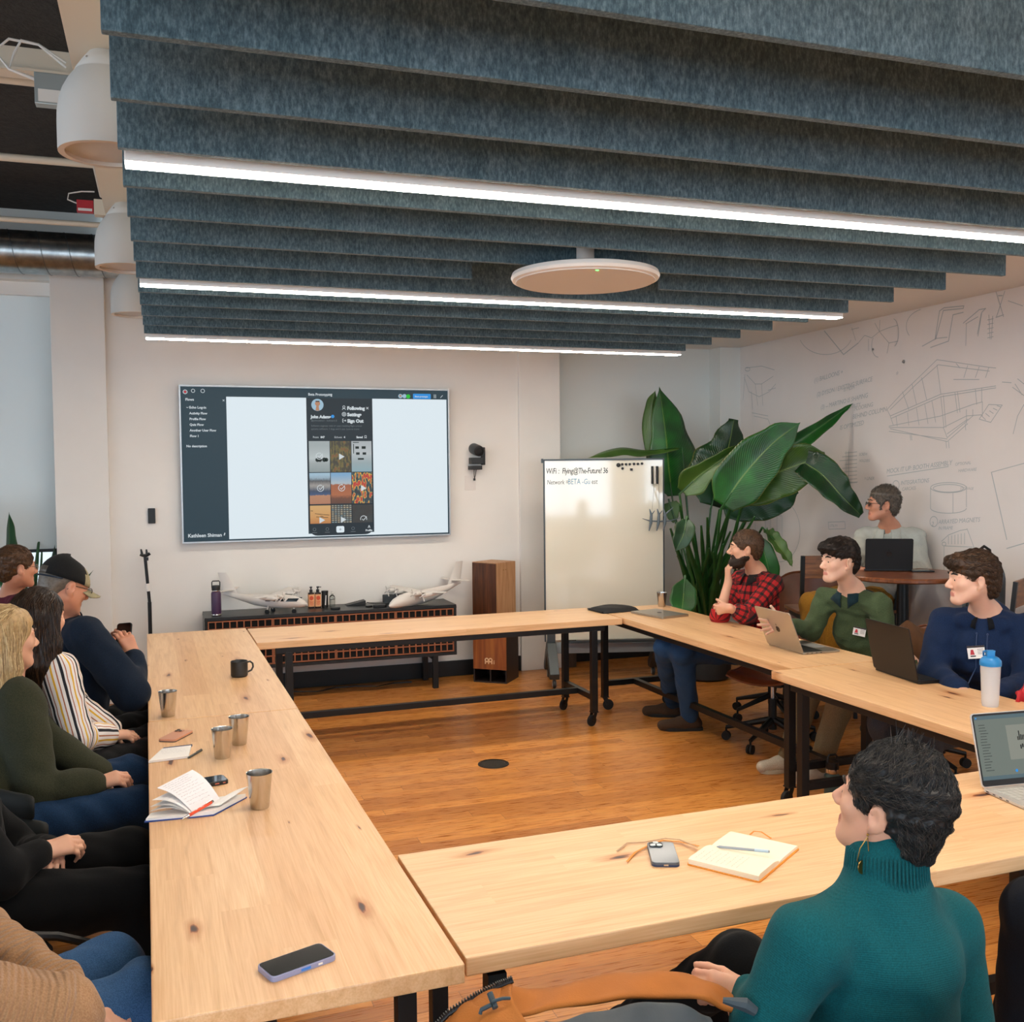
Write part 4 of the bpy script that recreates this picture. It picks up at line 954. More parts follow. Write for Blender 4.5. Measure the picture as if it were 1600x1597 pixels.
# open notebook, pages standing up on the left half
nb_ = thing('open_notebook', 'open blue-covered notebook with written pages standing up', 'notebook', (0.062, 3.238, 0.750), .04)
obj('cover', MB().prism([(-.145, -.055), (.055, -.075), (.17, .06), (.155, .075), (-.13, .0)], lambda a, b: (a, b, 0), (0, 0, .004)), mat('royal_blue_cover', '1d3f86', .5), nb_, bevel=.001)
pg = MB(); pg.prism([(-.14, -.05), (-.005, -.068), (.01, .02), (-.125, .0)], lambda a, b: (a, b, .004), (0, 0, .006)); pg.prism([(-.005, -.068), (.055, -.07), (.165, .055), (.05, .06), (.0, .0)], lambda a, b: (a, b, .004), (0, 0, .012))
obj('page_block', pg, M_PAPER, nb_)
def leaf(m_, hinge0, hinge1, far1, far0, curl=.015):
    h0, h1, f1, f0 = map(Vector, (hinge0, hinge1, far1, far0)); P = []
    for i in range(9):
        t_ = i/8; bow = math.sin(t_*PI)*curl
        P.append([h0.lerp(f0, t_)+Vector((0, 0, bow)), h1.lerp(f1, t_)+Vector((0, 0, bow))])
    return m_.grid(P)
L_ = MB(); leaf(L_, (-.005, -.055, .012), (.085, .035, .012), (.005, .085, .105), (-.105, .0, .085)); obj('page_leaf', L_, mat('written_page', 'e8e4e6', .8), nb_, solid=.0012)
for k, (dz, dx) in enumerate(((.055, -.02), (.035, -.027), (.02, -.03))):
    L_ = MB(); leaf(L_, (-.01, -.058, .011), (.07, .02, .011), (-.01+dx, .055, .012+dz), (-.10+dx, -.018, dz)); obj('page_leaf', L_, M_PAPER, nb_, solid=.0008)
L_ = MB(); leaf(L_, (.0, -.064, .016), (.09, .035, .016), (.175, .07, .034), (.075, -.045, .020), .006); obj('page_leaf', L_, M_PAPER, nb_, solid=.0008)
wr = MB(); scribble(wr, .08, .92, .06, .94, 0, 9, amp=.02, wd=.006, rag=.2)
wr = MB(); rg_ = random.Random(8); h0, h1, f1, f0 = map(Vector, ((-.005, -.055, .012), (.085, .035, .012), (.005, .085, .105), (-.105, .0, .085)))
nn_ = (h1-h0).cross(f0-h0).normalized(); nn_ = nn_ if nn_.dot(Vector((.3, -1, .6))) > 0 else -nn_
def onleaf(s, t_): p = h0.lerp(h1, s).lerp(f0.lerp(f1, s), t_); return p+Vector((0, 0, math.sin(t_*PI)*.015))+nn_*.0012
for r in range(11):
    t_ = .92-.075*r; s = .08
    while s < .9-rg_.random()*.25:
        w_ = rg_.uniform(.04, .11); k = 5; q = [onleaf(s+w_*i/k, t_+rg_.uniform(-.012, .012)) for i in range(k+1)]
        for a, b in zip(q[:-1], q[1:]):
            n = (b-a).cross(nn_).normalized()*.0003; wr.add([a-n, b-n, b+n, a+n], [(0, 1, 2, 3)])
        s += w_+.025
obj('writing', wr, mat('brown_ink', '7a6a72', .9), nb_)
op = thing('orange_pen', 'orange ballpoint pen resting across the open notebook', 'pen', (0.075, 3.158, 0.772), .78)
obj('barrel', MB().cyl((-.04, 0, .0), (.06, 0, .012), .0048, seg=14), mat('orange_plastic', 'e0502c', .4), op, smooth=True)
obj('tip', MB().tube([(-.068, 0, -.003), (-.06, 0, -.002), (-.04, 0, .0)], [.0008, .003, .0048], 12), M_CHROME, op, smooth=True)
obj('clip', MB().bar((.03, 0, .0145), (.062, 0, .0185), .004, .0012).cyl((.055, 0, .0115), (.062, 0, .0122), .0052, seg=12), M_CHROME, op)
pt_ = MB(); pt_.b2((-.012, -.0025, .0087), (-.004, .0025, .009)).b2((.008, -.003, .011), (.022, .001, .0113)); obj('print', pt_, M_WHITE, op)

# cream notebook with orange ribbons on the near table
cn = thing('cream_notebook', 'open cream-paged notebook with orange cover edge on near table', 'notebook', (1.455, 2.316, .75), .60)
obj('cover', MB().prism(rrect(.285, .205, .01, 3), lambda a, b: (a*.98, b, 0), (0, 0, .003)), mat('orange_cover', 'e0902c', .6), cn)
def half(s, hmax):
    P = []
    for i in range(15):
        t_ = i/14; x = s*t_*.135; z = .003+hmax*(.55+.45*math.sin(min(1, t_*3.2)*PI/2)) if t_ < .97 else .003+hmax*.8
        P.append([(x, -.098, z), (x, .098, z)])
    m_ = MB(); m_.grid(P); n = len(P)
    o_ = len(m_.v); m_.v += [(p[0], p[1], .003) for row in P for p in row]
    for i in range(n-1):
        a, b = 2*i, 2*(i+1); m_.face((a, b, b+2*n, a+2*n)); m_.face((a+1, b+1, b+1+2*n, a+1+2*n))
    m_.face((2*(n-1), 2*(n-1)+1, 4*n-1, 4*n-2)); return m_
obj('left_pages', half(-1, .016), M_CREAMP, cn, smooth=True); obj('right_pages', half(1, .008), M_CREAMP, cn, smooth=True)
obj('writing', scribble(MB(), -.125, -.05, -.04, .09, .0195, 9), M_INK, cn)
sl = MB(); sl.prism([(-.15, -.06), (-.07, -.085), (-.05, .06), (-.13, .085)], lambda a, b: (a, b, .019), (0, 0, .0008)); 
rb_ = MB()
def ribbon(m_, pts, wd=.006):
    P = []
    for i, p in enumerate(pts):
        p = Vector(p); d = (Vector(pts[min(i+1, len(pts)-1)])-Vector(pts[max(i-1, 0)])).normalized(); n = Vector((-d.y, d.x, 0))*wd/2
        P.append([p-n, p+n])
    return m_.grid(P)
obj('ribbon', ribbon(MB(), [(1.365, 2.400, 0.762), (1.338, 2.466, 0.755), (1.302, 2.493, 0.754), (1.243, 2.469, 0.754), (1.190, 2.439, 0.754), (1.143, 2.390, 0.754)]), mat('orange_ribbon', 'd98a2a', .6), cn, solid=.001, world=True)
obj('ribbon', ribbon(MB(), [(1.357, 2.393, 0.762), (1.345, 2.473, 0.757), (1.316, 2.500, 0.755), (1.245, 2.499, 0.754), (1.201, 2.510, 0.754), (1.148, 2.465, 0.754)], .005), mat('brown_ribbon', 'b08a68', .6), cn, solid=.001, world=True)
obj('ribbon', ribbon(MB(), [(1.544, 2.426, 0.762), (1.563, 2.437, 0.765), (1.580, 2.425, 0.765), (1.585, 2.384, 0.760)], .005), mat('orange_elastic', 'e08628', .6), cn, solid=.001, world=True)
bp_ = thing('grey_pen', 'slim silver-grey pen lying across the cream notebook', 'pen', (1.449, 2.312, 0.770), -.62)
obj('barrel', MB().tube([(-.07, 0, .004), (-.062, 0, .004), (.065, 0, .004), (.07, 0, .004)], [.0008, .0036, .0036, .003], 10), mat('silver_grey_pen', '9ba4ac', .35, metal=.3), bp_, smooth=True)
obj('grip', MB().cyl((.03, 0, .004), (.066, 0, .004), .0041, seg=10), mat('pale_blue_pen', 'b9d0de', .4), bp_, smooth=True)

# ---------------------------------------------------------------- laptops
def keyboard(m_, W, D, y0, y1, z, rows=5, cols=14):
    kw, kh = (W*.86)/cols, (y1-y0)/rows
    for r_ in range(rows):
        for c_ in range(cols):
            if r_ == 0 and 3 < c_ < 10:
                if c_ == 4: m_.b2((-W*.43+kw*4+.0008, y0, z), (-W*.43+kw*10-.0008, y0+kh-.0016, z+.0012))
                continue
            x = -W*.43+kw*c_; m_.b2((x+.0008, y0+kh*r_, z), (x+kw-.0008, y0+kh*(r_+1)-.0016, z+.0012))
    return m_
def laptop(p, rz, label, W, D, ang, shell_m, key_m, scr_m, z=TT_, th=.009, extra=None, name='laptop'):
    """origin at the middle of the hinge; the user sits at local -y"""
    t = thing(name, label, 'laptop', (p[0], p[1], z), rz)
    b = obj('base', MB().prism(rrect(W, D, .012, 4), lambda a, c: (a, c-D/2, .002), (0, 0, th)), shell_m, t, bevel=.0016)
    obj('keyboard', keyboard(MB(), W, D, -D*.56, -D*.10, th+.0022), key_m, b)
    obj('key_bed', MB().b2((-W*.44, -D*.57, th+.0012), (W*.44, -D*.09, th+.0021)), key_m, b)
    obj('touchpad', MB().b2((-W*.17, -D*.95, th+.0019), (W*.17, -D*.62, th+.0024)), mat('touchpad_'+shell_m.name, '9fa0a0' if 'silver' in shell_m.name or 'white' in shell_m.name else '1c1c1d', .35), b)
    pm = MB()
    for k in range(4): pm.b2((-W/2-.0004, -.03-.03*k, .005), (-W/2+.002, -.018-.03*k, .008)); pm.b2((W/2-.002, -.03-.035*k, .005), (W/2+.0004, -.016-.035*k, .008))
    obj('port', pm, M_BLACK, b)
    M = Matrix.Translation((0, 0, th+.002)) @ Matrix.Rotation(ang, 4, 'X')     # lid stands in local xz, leans back by -ang
    L = MB().prism(rrect(W, D, .012, 4), lambda a, c: (a, .0, c+D/2), (0, .006, 0)); L.xf(M)
    ld = obj('lid', L, shell_m, t, bevel=.0014)
    s1 = MB().prism(rrect(W-.006, D-.006, .010, 4), lambda a, c: (a, -.0008, c+D/2), (0, .0008, 0)); s1.xf(M); obj('bezel', s1, M_PLAST, ld)
    s2 = MB().b2((-W/2+.008, -.0014, .022), (W/2-.008, -.0009, D-.010)); s2.xf(M); obj('screen', s2, scr_m, ld)
    if extra: extra(t, ld, M, W, D)
    return t
M_SIL = mat('silver_aluminium', 'b8b2a8', .32, metal=.85); M_SG = mat('dark_aluminium', '2c2a28', .38, metal=.7); M_BKA = mat('black_aluminium', '121213', .4, metal=.3); M_WLT = mat('white_silver_aluminium', 'cfcac4', .35, metal=.5)
M_KEY = mat('black_keys', '161718', .5); M_KEYW = mat('grey_keys', 'b5b4ae', .5)
SCR_OFF = mat('screen_dim', '1c2226', .2, emit=.3)
def fruit(t, ld, M, W, D, sc=1.0, m_=None):
    pts = []
    for i in range(40):
        a = 2*PI*i/40; x, y = math.cos(a), math.sin(a); r_ = .019*(1+.05*math.cos(2*a)-.10*math.exp(-((a-PI/2)/.28)**2)-.08*math.exp(-((a-3*PI/2)/.25)**2))
        px, py = x*r_*.95, y*r_
        d = math.hypot(px-.0225, py-.003)
        if d < .010: px = .0225-.010*(.0225-px)/max(d, 1e-5); 
        pts.append((px, py))
    g = MB().prism(pts, lambda a, b: (a, .0062, b+D*.5), (0, .0006, 0)); lf = [(.0, .022), (.004, .0235), (.008, .029), (.009, .0335), (.004, .031), (.0005, .0265)]
    g.prism(lf, lambda a, b: (a, .0062, b+D*.5), (0, .0006, 0)); g.xf(M); obj('logo', g, m_ or mat('dark_mirror_logo', '3a3630', .2, metal=.8), ld)
laptop((3.357, 4.905), PI/2-.01, 'open silver laptop on the right table before the man in green', .355, .245, -.38, M_SIL, M_KEY, SCR_OFF, extra=fruit)
def badge_gpu(t, ld, M, W, D): obj('sticker', MB().b2((W/2-.05, -D*.95, .0113), (W/2-.03, -D*.88, .0117)), mat('green_sticker', '6ab42e', .5), t)
laptop((3.418, 4.055), math.radians(84), 'open dark laptop on the right table before the man in the navy hoodie', .365, .262, -.20, M_SG, M_KEY, SCR_OFF, th=.014, extra=badge_gpu)
def doc_screen(t, ld, M, W, D):
    m_ = MB(); q = lambda x0, x1, z0, z1, y=-.0018: m_.b2((x0, y, z0), (x1, y+.0003, z1))
    x0, x1, z0, z1 = -W/2+.008, W/2-.008, .022, D-.010
    hb = MB(); hb.b2((x0, -.0017, z1-.012), (x1, -.0014, z1)).b2((x0, -.0017, z0), (x1, -.0014, z0+.012)); hb.xf(M); obj('screen_bars', hb, emis('steelbar', '6f8a92', .6), ld)
    pnl = MB().b2((-.05, -.0017, .08), (.16, -.0014, .19)); pnl.xf(M); obj('screen_page', pnl, emis('page', 'aeb2a4', .62), ld)
    rs = random.Random(4)
    for k in range(17): q(x0+.012+rs.uniform(0, .004), x0+.03+rs.uniform(.005, .018), z1-.03-.009*k, z1-.0285-.009*k)
    for k, h_ in enumerate((.012, .03, .018, .016, .016, .018, .014, .02)): q(-.012+.006*k, -.008+.006*k, .14, .14+h_)
    for k in range(14): q(x0+.08+rs.uniform(0, .1), x0+.085+rs.uniform(.08, .12) if 0 else x0+.083+rs.uniform(0, .1)+.002, .05+rs.uniform(0, .13), .052+rs.uniform(0, .13)) if 0 else None
    for k in range(5): q(-.006+.007*k, -.001+.007*k, .112+.004*(k % 3), .125+.003*(k % 2))
    m_.xf(M); obj('screen_text', m_, emis('inkd', '1e2a2a', .2), ld)
    bl = MB().lathe([(0, 0), (.005, 0), (.005, .0004), (0, .0004)], c=(-.035, -.0018, .045), ax=(0, -1, 0), seg=14).b2((x0+.005, -.002, z1-.009), (x0+.010, -.0016, z1-.004)); bl.xf(M); obj('screen_dot', bl, S_BL, ld)
laptop((2.637, 2.502), -.10, 'open white-silver laptop with lit screen at the right end of the near table', .345, .235, -.26, M_WLT, M_KEYW, emis('paper', '8f9a90', .62), extra=doc_screen)
laptop((4.68, 5.632), -.50+PI, 'open black laptop on the high round table', .312, .215, -.12, M_BKA, M_KEY, SCR_OFF, z=1.081, extra=lambda t, ld, M, W, D: fruit(t, ld, M, W, D, m_=mat('black_logo', '050505', .15)))
cl = thing('closed_laptop', 'closed silver laptop lying at the far corner beside the steel tumbler', 'laptop', (3.335, 6.42, TT_), math.radians(103))
obj('base', MB().prism(rrect(.355, .245, .012, 4), lambda a, c: (a, c, .002), (0, 0, .008)), M_SIL, cl, bevel=.0015)
L = MB().prism(rrect(.355, .245, .012, 4), lambda a, c: (a, c, .0115), (0, 0, .005)); ld = obj('lid', L, M_SIL, cl, bevel=.0015)
fr2 = MB().prism([(.018*math.cos(k*.3), .018*math.sin(k*.3)) for k in range(20)], lambda a, b: (a, b, .0166), (0, 0, .0003)); obj('logo', fr2, mat('dark_mirror_logo', '3a3630', .2, metal=.8), ld)
pc = thing('laptop_pouch', 'soft black zipped pouch lying at the far right corner of the tables', 'pouch', (3.13, 6.755, TT_), .12)
P = []
for i in range(15):
    row = []
    for j in range(13):
        a, b = i/14*2-1, j/12*2-1; e = max(0, (1-abs(a)**4))*max(0, (1-abs(b)**4)); row.append((a*.16, b*.125*(1-.08*abs(a)), .004+.032*e**.5+.004*math.sin(5*a+3*b)*e))
    P.append(row)
mb = MB().grid(P); o_ = len(mb.v); mb.v += [(v[0], v[1], .001) for v in mb.v[:15*13]]
mb.f += [tuple(k+15*13 for k in f[::-1]) for f in mb.f[:14*12]]; mb.mi += [0]*(14*12)
pb_ = obj('pouch_body', mb, fabric_plain if 0 else mat('black_neoprene', '141516', .75, bump=.3), pc, smooth='all')
obj('zipper', MB().tube([(-.158, -.11, .012), (-.158, .11, .012), (.10, .122, .014)], .003, 6).tube([(-.16, -.10, .012), (-.178, -.11, .008)], .004, 6), M_BLACK, pc, smooth=True)
# shaker bottle
sb = thing('shaker_bottle', 'translucent shaker bottle of water with a blue cap', 'bottle', (3.382, 3.416, 0.750), 2.6)
M_FROST = mat('frosted_plastic', 'f4f5f6', .3, spec=.5); M_FROST.node_tree.nodes['Principled BSDF'].inputs['Alpha'].default_value = .42
obj('bottle_body', MB().lathe([(0, .003), (.030, .003), (.033, .0), (.035, .01), (.0415, .182), (.043, .186), (.041, .186), (.0395, .182), (.033, .012), (0, .008)], seg=44, cap=False), M_FROST, sb, smooth=True)
_wat = mat('water', 'd5e2ec', .1); _wat.node_tree.nodes['Principled BSDF'].inputs['Alpha'].default_value = .35
obj('water', MB().lathe([(0, .009), (.0325, .011), (.0378, .158), (0, .158)], seg=40), _wat, sb, smooth=True)
M_BLUE = mat('blue_cap_plastic', '1d7fc0', .35)
cpb = obj('cap', MB().lathe([(.044, .178), (.0445, .19), (.0435, .2), (.034, .212), (.026, .217), (0, .218)], seg=44, cap=False), M_BLUE, sb, smooth=True)
obj('spout', MB().b2((-.016, -.018, .214), (.016, .012, .244)).lathe([(0, .21), (.013, .21), (.013, .238), (0, .238)], c=(0, -.002, 0), seg=20), M_BLUE, cpb, bevel=.004)
obj('loop', MB().tube([(-.018, -.012, .238), (-.02, -.035, .232), (-.018, -.045, .214), (0, -.048, .206), (.018, -.045, .214), (.02, -.035, .232), (.018, -.012, .238)], .005, 8), M_BLUE, cpb, smooth=True)

# ---------------------------------------------------------------- high round table and bar stools
M_RT = walnut('reddish_walnut', '5a2f18', '74401f', '8a5029', (2, 14, 2), .3, 5)
RT = (4.68, 5.49)
t = thing('round_table', 'high round walnut table with a black column by the right wall', 'table', (RT[0], RT[1], 0))
obj('tabletop', MB().lathe([(0, 1.047), (.385, 1.047), (.395, 1.055), (.395, 1.072), (.388, 1.08), (0, 1.08)], seg=72), M_RT, t, smooth=True)
obj('column', MB().cyl((0, 0, .03), (0, 0, 1.025), .038, seg=28).lathe([(0, 1.025), (.15, 1.025), (.15, 1.047), (0, 1.047)], seg=30), M_BLACK, t, smooth=True)
obj('base', MB().lathe([(0, 0), (.27, 0), (.27, .012), (.05, .03), (0, .03)], seg=48), M_BLACK, t, smooth=True)
ph2 = phone((4.859, 5.511, 1.081), -.5, 'black phone lying on the high round table beside the black laptop', mat('black_case', '17191b', .4), z=1.081)
M_STW = walnut('stool_wood', '5b3a22', '74492a', '8a5a34', (2, 2, 12), .45, 4)
def stool(x, y, rz, label, back=1.17, seat=.76):
    """faces local +y"""
    t = thing('bar_stool', label, 'stool', (x, y, 0), rz, 'bar stools with black frames and wooden backs')
    for sx in (-1, 1):
        obj('leg', MB().bar((sx*.2, .19, 0), (sx*.18, .17, seat-.02), .025, .025), M_BLACK, t)
        obj('leg', MB().bar((sx*.2, -.2, 0), (sx*.18, -.18, seat-.02), .025, .025).bar((sx*.18, -.18, seat-.02), (sx*.18, -.215, back), .025, .025), M_BLACK, t)
    obj('seat_frame', MB().b2((-.19, -.19, seat-.045), (.19, .18, seat-.01)), M_BLACK, t)
    obj('foot_rail', MB().b2((-.19, .15, .28), (.19, .175, .305)), M_BLACK, t)
    for sx in (-1, 1): obj('side_rail', MB().b2((sx*.195-.012, -.2, .36), (sx*.195+.012, .18, .385)), M_BLACK, t)
    obj('seat', MB().prism(rrect(.41, .40, .03), lambda a, b: (a, b, seat-.01), (0, 0, .022)), M_STW, t, bevel=.004)
    obj('backrest', MB().bar((-.165, -.204, back-.08), (.165, -.204, back-.08), .02, .16), M_STW, t, bevel=.004)
    return t
stool(4.50, 6.16, -.33, 'wood-backed bar stool between the plaid shirt and the high table')
stool(5.0, 6.24, .9, 'bar stool under the grey-haired man with glasses', back=.95, seat=.735)
stool(4.84, 4.93, .53, 'wood-backed bar stool behind the navy hoodie, backpack on it', back=1.10)
bk = thing('backpack', 'grey backpack with a black top handle on the stool behind the navy hoodie', 'backpack', (4.86, 4.97, .775), .1)
P = []
for i in range(13):
    t_ = i/12; z = .46*t_; k = math.sqrt(max(.02, 1-(max(0, t_-.62)/.38)**2))*(1-.06*(1-t_)); P.append([(.15*k*math.cos(2*PI*j/24)*abs(math.cos(2*PI*j/24))**-.35 if abs(math.cos(2*PI*j/24)) > .02 else 0, .095*k*math.sin(2*PI*j/24), z) for j in range(24)])
mb = MB().grid(P, close_v=True); mb.face(range(24)[::-1]); mb.face([12*24+j for j in range(24)])
obj('bag_body', mb, mat('slate_nylon', '566068', .7, bump=.2), bk, smooth='all')
obj('trim', MB().tube([P[i][12] for i in range(13)], .007, 6).tube([P[i][0] for i in range(13)], .007, 6), M_BLACK, bk, smooth=True)
obj('handle', MB().tube([(-.06, 0, .44), (-.05, 0, .49), (0, 0, .515), (.05, 0, .49), (.06, 0, .44)], .009, 8), M_BLACK, bk, smooth=True)

# ---------------------------------------------------------------- chairs
M_LEA = mat('cognac_leather', '6d3c22', .35, noise=.18, nscale=9, bump=.15, bscale=120)
def shell_chair(x, y, rz, label, m_=None, seat=.45, bh=.40, base=True, w_=.50, group='brown leather shell chairs', nm='shell_chair', arms=0):
    """faces local +y; one moulded shell of seat and back"""
    t = thing(nm, label, 'chair', (x, y, 0), rz, group)
    P = []; n = 22
    for i in range(n+1):
        s = i/n
        if s < .5: yy = .24-.44*(s/.5); zz = seat+.012-.03*math.sin(PI*s/.5)+(.0 if s > .06 else -.03*(1-s/.06)); hw = w_/2*(.80+.2*math.sin(PI*min(1, s/.5)*.5)); cv = .028
        else: u = (s-.5)/.5; yy = -.20-.07*math.sin(u*PI/2)-.03*u; zz = seat+.012+bh*u**1.15; hw = w_/2*(1-.30*u**3); cv = .028+.05*math.sin(PI*min(1, u*1.1))
        row = []
        for j in range(15):
            v = j/14*2-1; row.append((v*hw, yy+(cv*v*v if s >= .5 else 0)*1.6, zz+(cv*v*v*1.2 if s < .5 else 0)+(-.05*v**4 if s > .9 else 0)))
        P.append(row)
    sh_ = obj('shell', MB().grid(P), m_ or M_LEA, t, smooth='all', solid=.016, subsurf=1)
    obj('edge_trim', MB().tube([r_[0] for r_ in P]+P[-1][1:-1]+[r_[-1] for r_ in P[::-1]]+P[0][1:-1][::-1]+[P[0][0]], .009, 6), m_ or M_LEA, sh_, smooth=True)
    if base:
        obj('gas_lift', MB().cyl((0, 0, .10), (0, 0, .30), .027, seg=18).b2((-.10, -.09, seat-.055), (.10, .09, seat-.02)), M_BLACK, t, smooth=True)
        obj('piston', MB().cyl((0, 0, .30), (0, 0, seat-.05), .013, seg=14), M_CHROME, t, smooth=True)
        for k in range(5):
            a = 2*PI*k/5+.3; d = Vector((math.cos(a), math.sin(a), 0))
            lg = obj('leg', MB().tube([d*.02+Vector((0, 0, .16)), d*.30+Vector((0, 0, .085))], [.022, .013], 8), M_BLACK, t, smooth=True)
            wm = MB(); q = d*.30+Vector((0, 0, .03)); nn = Vector((-d.y, d.x, 0))
            wm.cyl(q-nn*.018, q-nn*.004, .029, seg=18).cyl(q+nn*.004, q+nn*.018, .029, seg=18).cyl(q+Vector((0, 0, .01)), d*.30+Vector((0, 0, .085)), .007, seg=8)
            obj('caster', wm, M_RUBBER, lg, smooth=True)
    return t
def faces(v): return math.atan2(-v[0], v[1])
shell_chair(4.10, 6.16, faces((-1, -.1)), 'brown leather swivel chair under the man in plaid', bh=.30)
shell_chair(3.70, 5.55, faces((-.85, -.5)), 'empty brown leather swivel chair pushed under the right table', bh=.22)
shell_chair(4.18, 4.78, faces((-.93, -.36)), 'brown leather swivel chair under the man in green', bh=.36)
shell_chair(4.22, 3.92, faces((-.8, -.6)), 'brown leather swivel chair under the man in the navy hoodie', bh=.30)
# tall leather shell stool at the round table
st = shell_chair(4.80, 6.80, faces((-.75, -.66)), 'wide brown leather shell chair by the wall between plaid shirt and green sweater', seat=.52, bh=.40, base=False, w_=.64, group=None, nm='lounge_chair')
for k in range(4):
    a = PI/4+k*PI/2; obj('leg', MB().tube([(.12*math.cos(a), .12*math.sin(a), .50), (.24*math.cos(a), .24*math.sin(a), 0)], .012, 8), M_BLACK, st, smooth=True)
M_BLKC = mat('black_shell_plastic', '0e0f10', .4)
for x, y, v, lab in ((-.62, 5.02, (.85, .52), 'black shell chair under the man in the cap'), (-1.0, 6.74, (.93, .36), 'black shell chair at the far left under the man in maroon'), (-.66, 4.40, (.85, .52), 'black shell chair under the woman in the striped sweater'),
                     (-.74, 3.92, (.9, .42), 'black shell chair under the blonde woman, puffer jacket on its back'), (-.80, 2.98, (.95, .3), 'black shell chair under the person dressed in black'), (-.80, 2.10, (.95, .3), 'black shell chair in the bottom left corner under the tan sweater')):
    shell_chair(x, y, faces(v), lab, M_BLKC, bh=.34, group='black shell chairs along the left table')
shell_chair(1.37, 1.60, faces((-.03, 1)), 'pale blue upholstered chair behind the teal sweater', mat('pale_blue_fabric', '8fb0c2', .9, bump=.3), seat=.45, bh=.36, w_=.54, group=None)
shell_chair(2.42, 1.36, faces((.05, 1)), 'pale blue upholstered chair at the right edge', MATS['pale_blue_fabric'], seat=.45, bh=.36, w_=.52, group=None)
# curved black arm rail seen beside the person in black
ar = obj('chair_arm_rail', MB().tube([(-0.476, 2.868, 0.619), (-0.401, 2.862, 0.597), (-0.295, 2.867, 0.576), (-0.204, 2.896, 0.525), (-0.143, 2.957, 0.458), (-0.136, 2.994, 0.388)], .012, 8), M_BLACK, smooth=True); tag(ar, 'curved black chair rail curving round below the person in black', 'chair rail')

# ---------------------------------------------------------------- coats
def drape(name, label, cat, rows, m_, solid=.02, parent=None, seed=1, amp=.01, subs=1, grp=None):
    """rows of world points lofted as a soft sheet"""
    rs = random.Random(seed); n = len(rows[0]); P = []
    rows = [[Vector(p) for p in r_] for r_ in rows]
    K = 5
    for i in range((len(rows)-1)*K+1):
        a = min(i//K, len(rows)-2); t_ = i/K-a; row = []
        for j in range((n-1)*K+1):
            b = min(j//K, n-2); u = j/K-b
            def cr(p0, p1, p2, p3, t): return .5*((2*p1)+(p2-p0)*t+(2*p0-5*p1+4*p2-p3)*t*t+(3*p1-p0-3*p2+p3)*t**3)
            def rr(k): r_ = rows[max(0, min(len(rows)-1, k))]; return cr(r_[max(0, b-1)], r_[b], r_[b+1], r_[min(n-1, b+2)], u)
            p = cr(rr(a-1), rr(a), rr(a+1), rr(a+2), t_)
            row.append(p+Vector((math.sin(i*.9+j*.5), math.cos(i*.6+j*.8), math.sin(i*.7-j*.9)))*amp)
        P.append(row)
    o = obj(name, MB().grid(P), m_, parent, smooth='all', solid=solid, subsurf=subs, world=parent is not None, fixn=False)
    if label: tag(o, label, cat, grp)
    return o
M_BRC = mat('brown_canvas', '5a3a1e', .9, noise=.15, nscale=12, bump=.3)
drape('brown_coat', 'brown coat hanging over the chair back behind the green sweater', 'coat',
      [[(4.258, 5.100, 0.776), (4.312, 5.032, 0.835), (4.369, 4.958, 0.811), (4.376, 4.899, 0.740)], [(4.113, 4.937, 0.732), (4.156, 4.849, 0.763), (4.224, 4.793, 0.736), (4.317, 4.811, 0.681)], [(4.084, 4.890, 0.645), (4.136, 4.819, 0.635), (4.208, 4.762, 0.636), (4.336, 4.800, 0.585)], [(4.129, 4.920, 0.462), (4.174, 4.851, 0.453), (4.236, 4.777, 0.455), (4.376, 4.832, 0.421)]], M_BRC)
# puffer jacket over the blonde woman's chair
M_PUF = mat('black_green_nylon', '0b1110', .75, noise=.3, nscale=6)
pj = thing('puffer_jacket', 'black quilted puffer jacket hanging over the chair beside the blonde woman', 'jacket', (-.62, 3.55, .3))
for k in range(5):
    v0 = 1232+38*k; v1 = v0+46; rws = []
    for s in range(3):
        vv = v0+(v1-v0)*s/2; bul = .035*math.sin(PI*s/2)
        pass
    def PP(u, v, D): 
        M_ = CAM.matrix_world; q = Vector(((u-800)/1566.4, -(v-798.5)/1566.4, -1)); return M_ @ (q*D)
    pts = []
    for s in range(5):
        t_ = s/4; vv = v0+40*t_; b = .024*math.sin(PI*t_)+.004
        pts.append([PP(u, vv+6*math.sin(u*.02)+(u*.10), 3.40-b+.0006*abs(u-60)+.03*k*0) for u in [-70+(125+22*k)*q/6 for q in range(7)]])
    obj('quilted_panel', MB().grid(pts), M_PUF, pj, smooth='all', solid=.02, subsurf=1, world=True, fixn=False)
# orange shell jacket with grey lining over a chair at the bottom edge
M_OR = mat('orange_canvas', 'a5601c', .75, noise=.12, nscale=8, bump=.35, bscale=300); M_GRL = mat('grey_lining', '3c4347', .6, noise=.2, nscale=6, bump=.2)
oj = thing('orange_jacket', 'orange shell jacket with grey lining draped over a chair at the bottom edge', 'jacket', (.75, 1.50, .45))
drape('shell', None, None, [[(0.458, 1.703, 0.761), (0.524, 1.682, 0.807), (0.606, 1.706, 0.796), (0.714, 1.721, 0.784), (0.839, 1.730, 0.771), (0.969, 1.737, 0.743), (1.040, 1.732, 0.712), (1.088, 1.715, 0.693)],
      [(0.500, 1.763, 0.780), (0.566, 1.753, 0.834), (0.641, 1.768, 0.797), (0.745, 1.795, 0.784), (0.879, 1.812, 0.770), (0.997, 1.812, 0.746), (1.064, 1.798, 0.715), (1.108, 1.771, 0.686)],
      [(0.583, 1.869, 0.715), (0.632, 1.854, 0.747), (0.699, 1.851, 0.733), (0.795, 1.881, 0.723), (0.922, 1.900, 0.709), (1.035, 1.881, 0.693), (1.093, 1.860, 0.665), (1.127, 1.826, 0.641)]], M_OR, .012, oj, amp=.004)
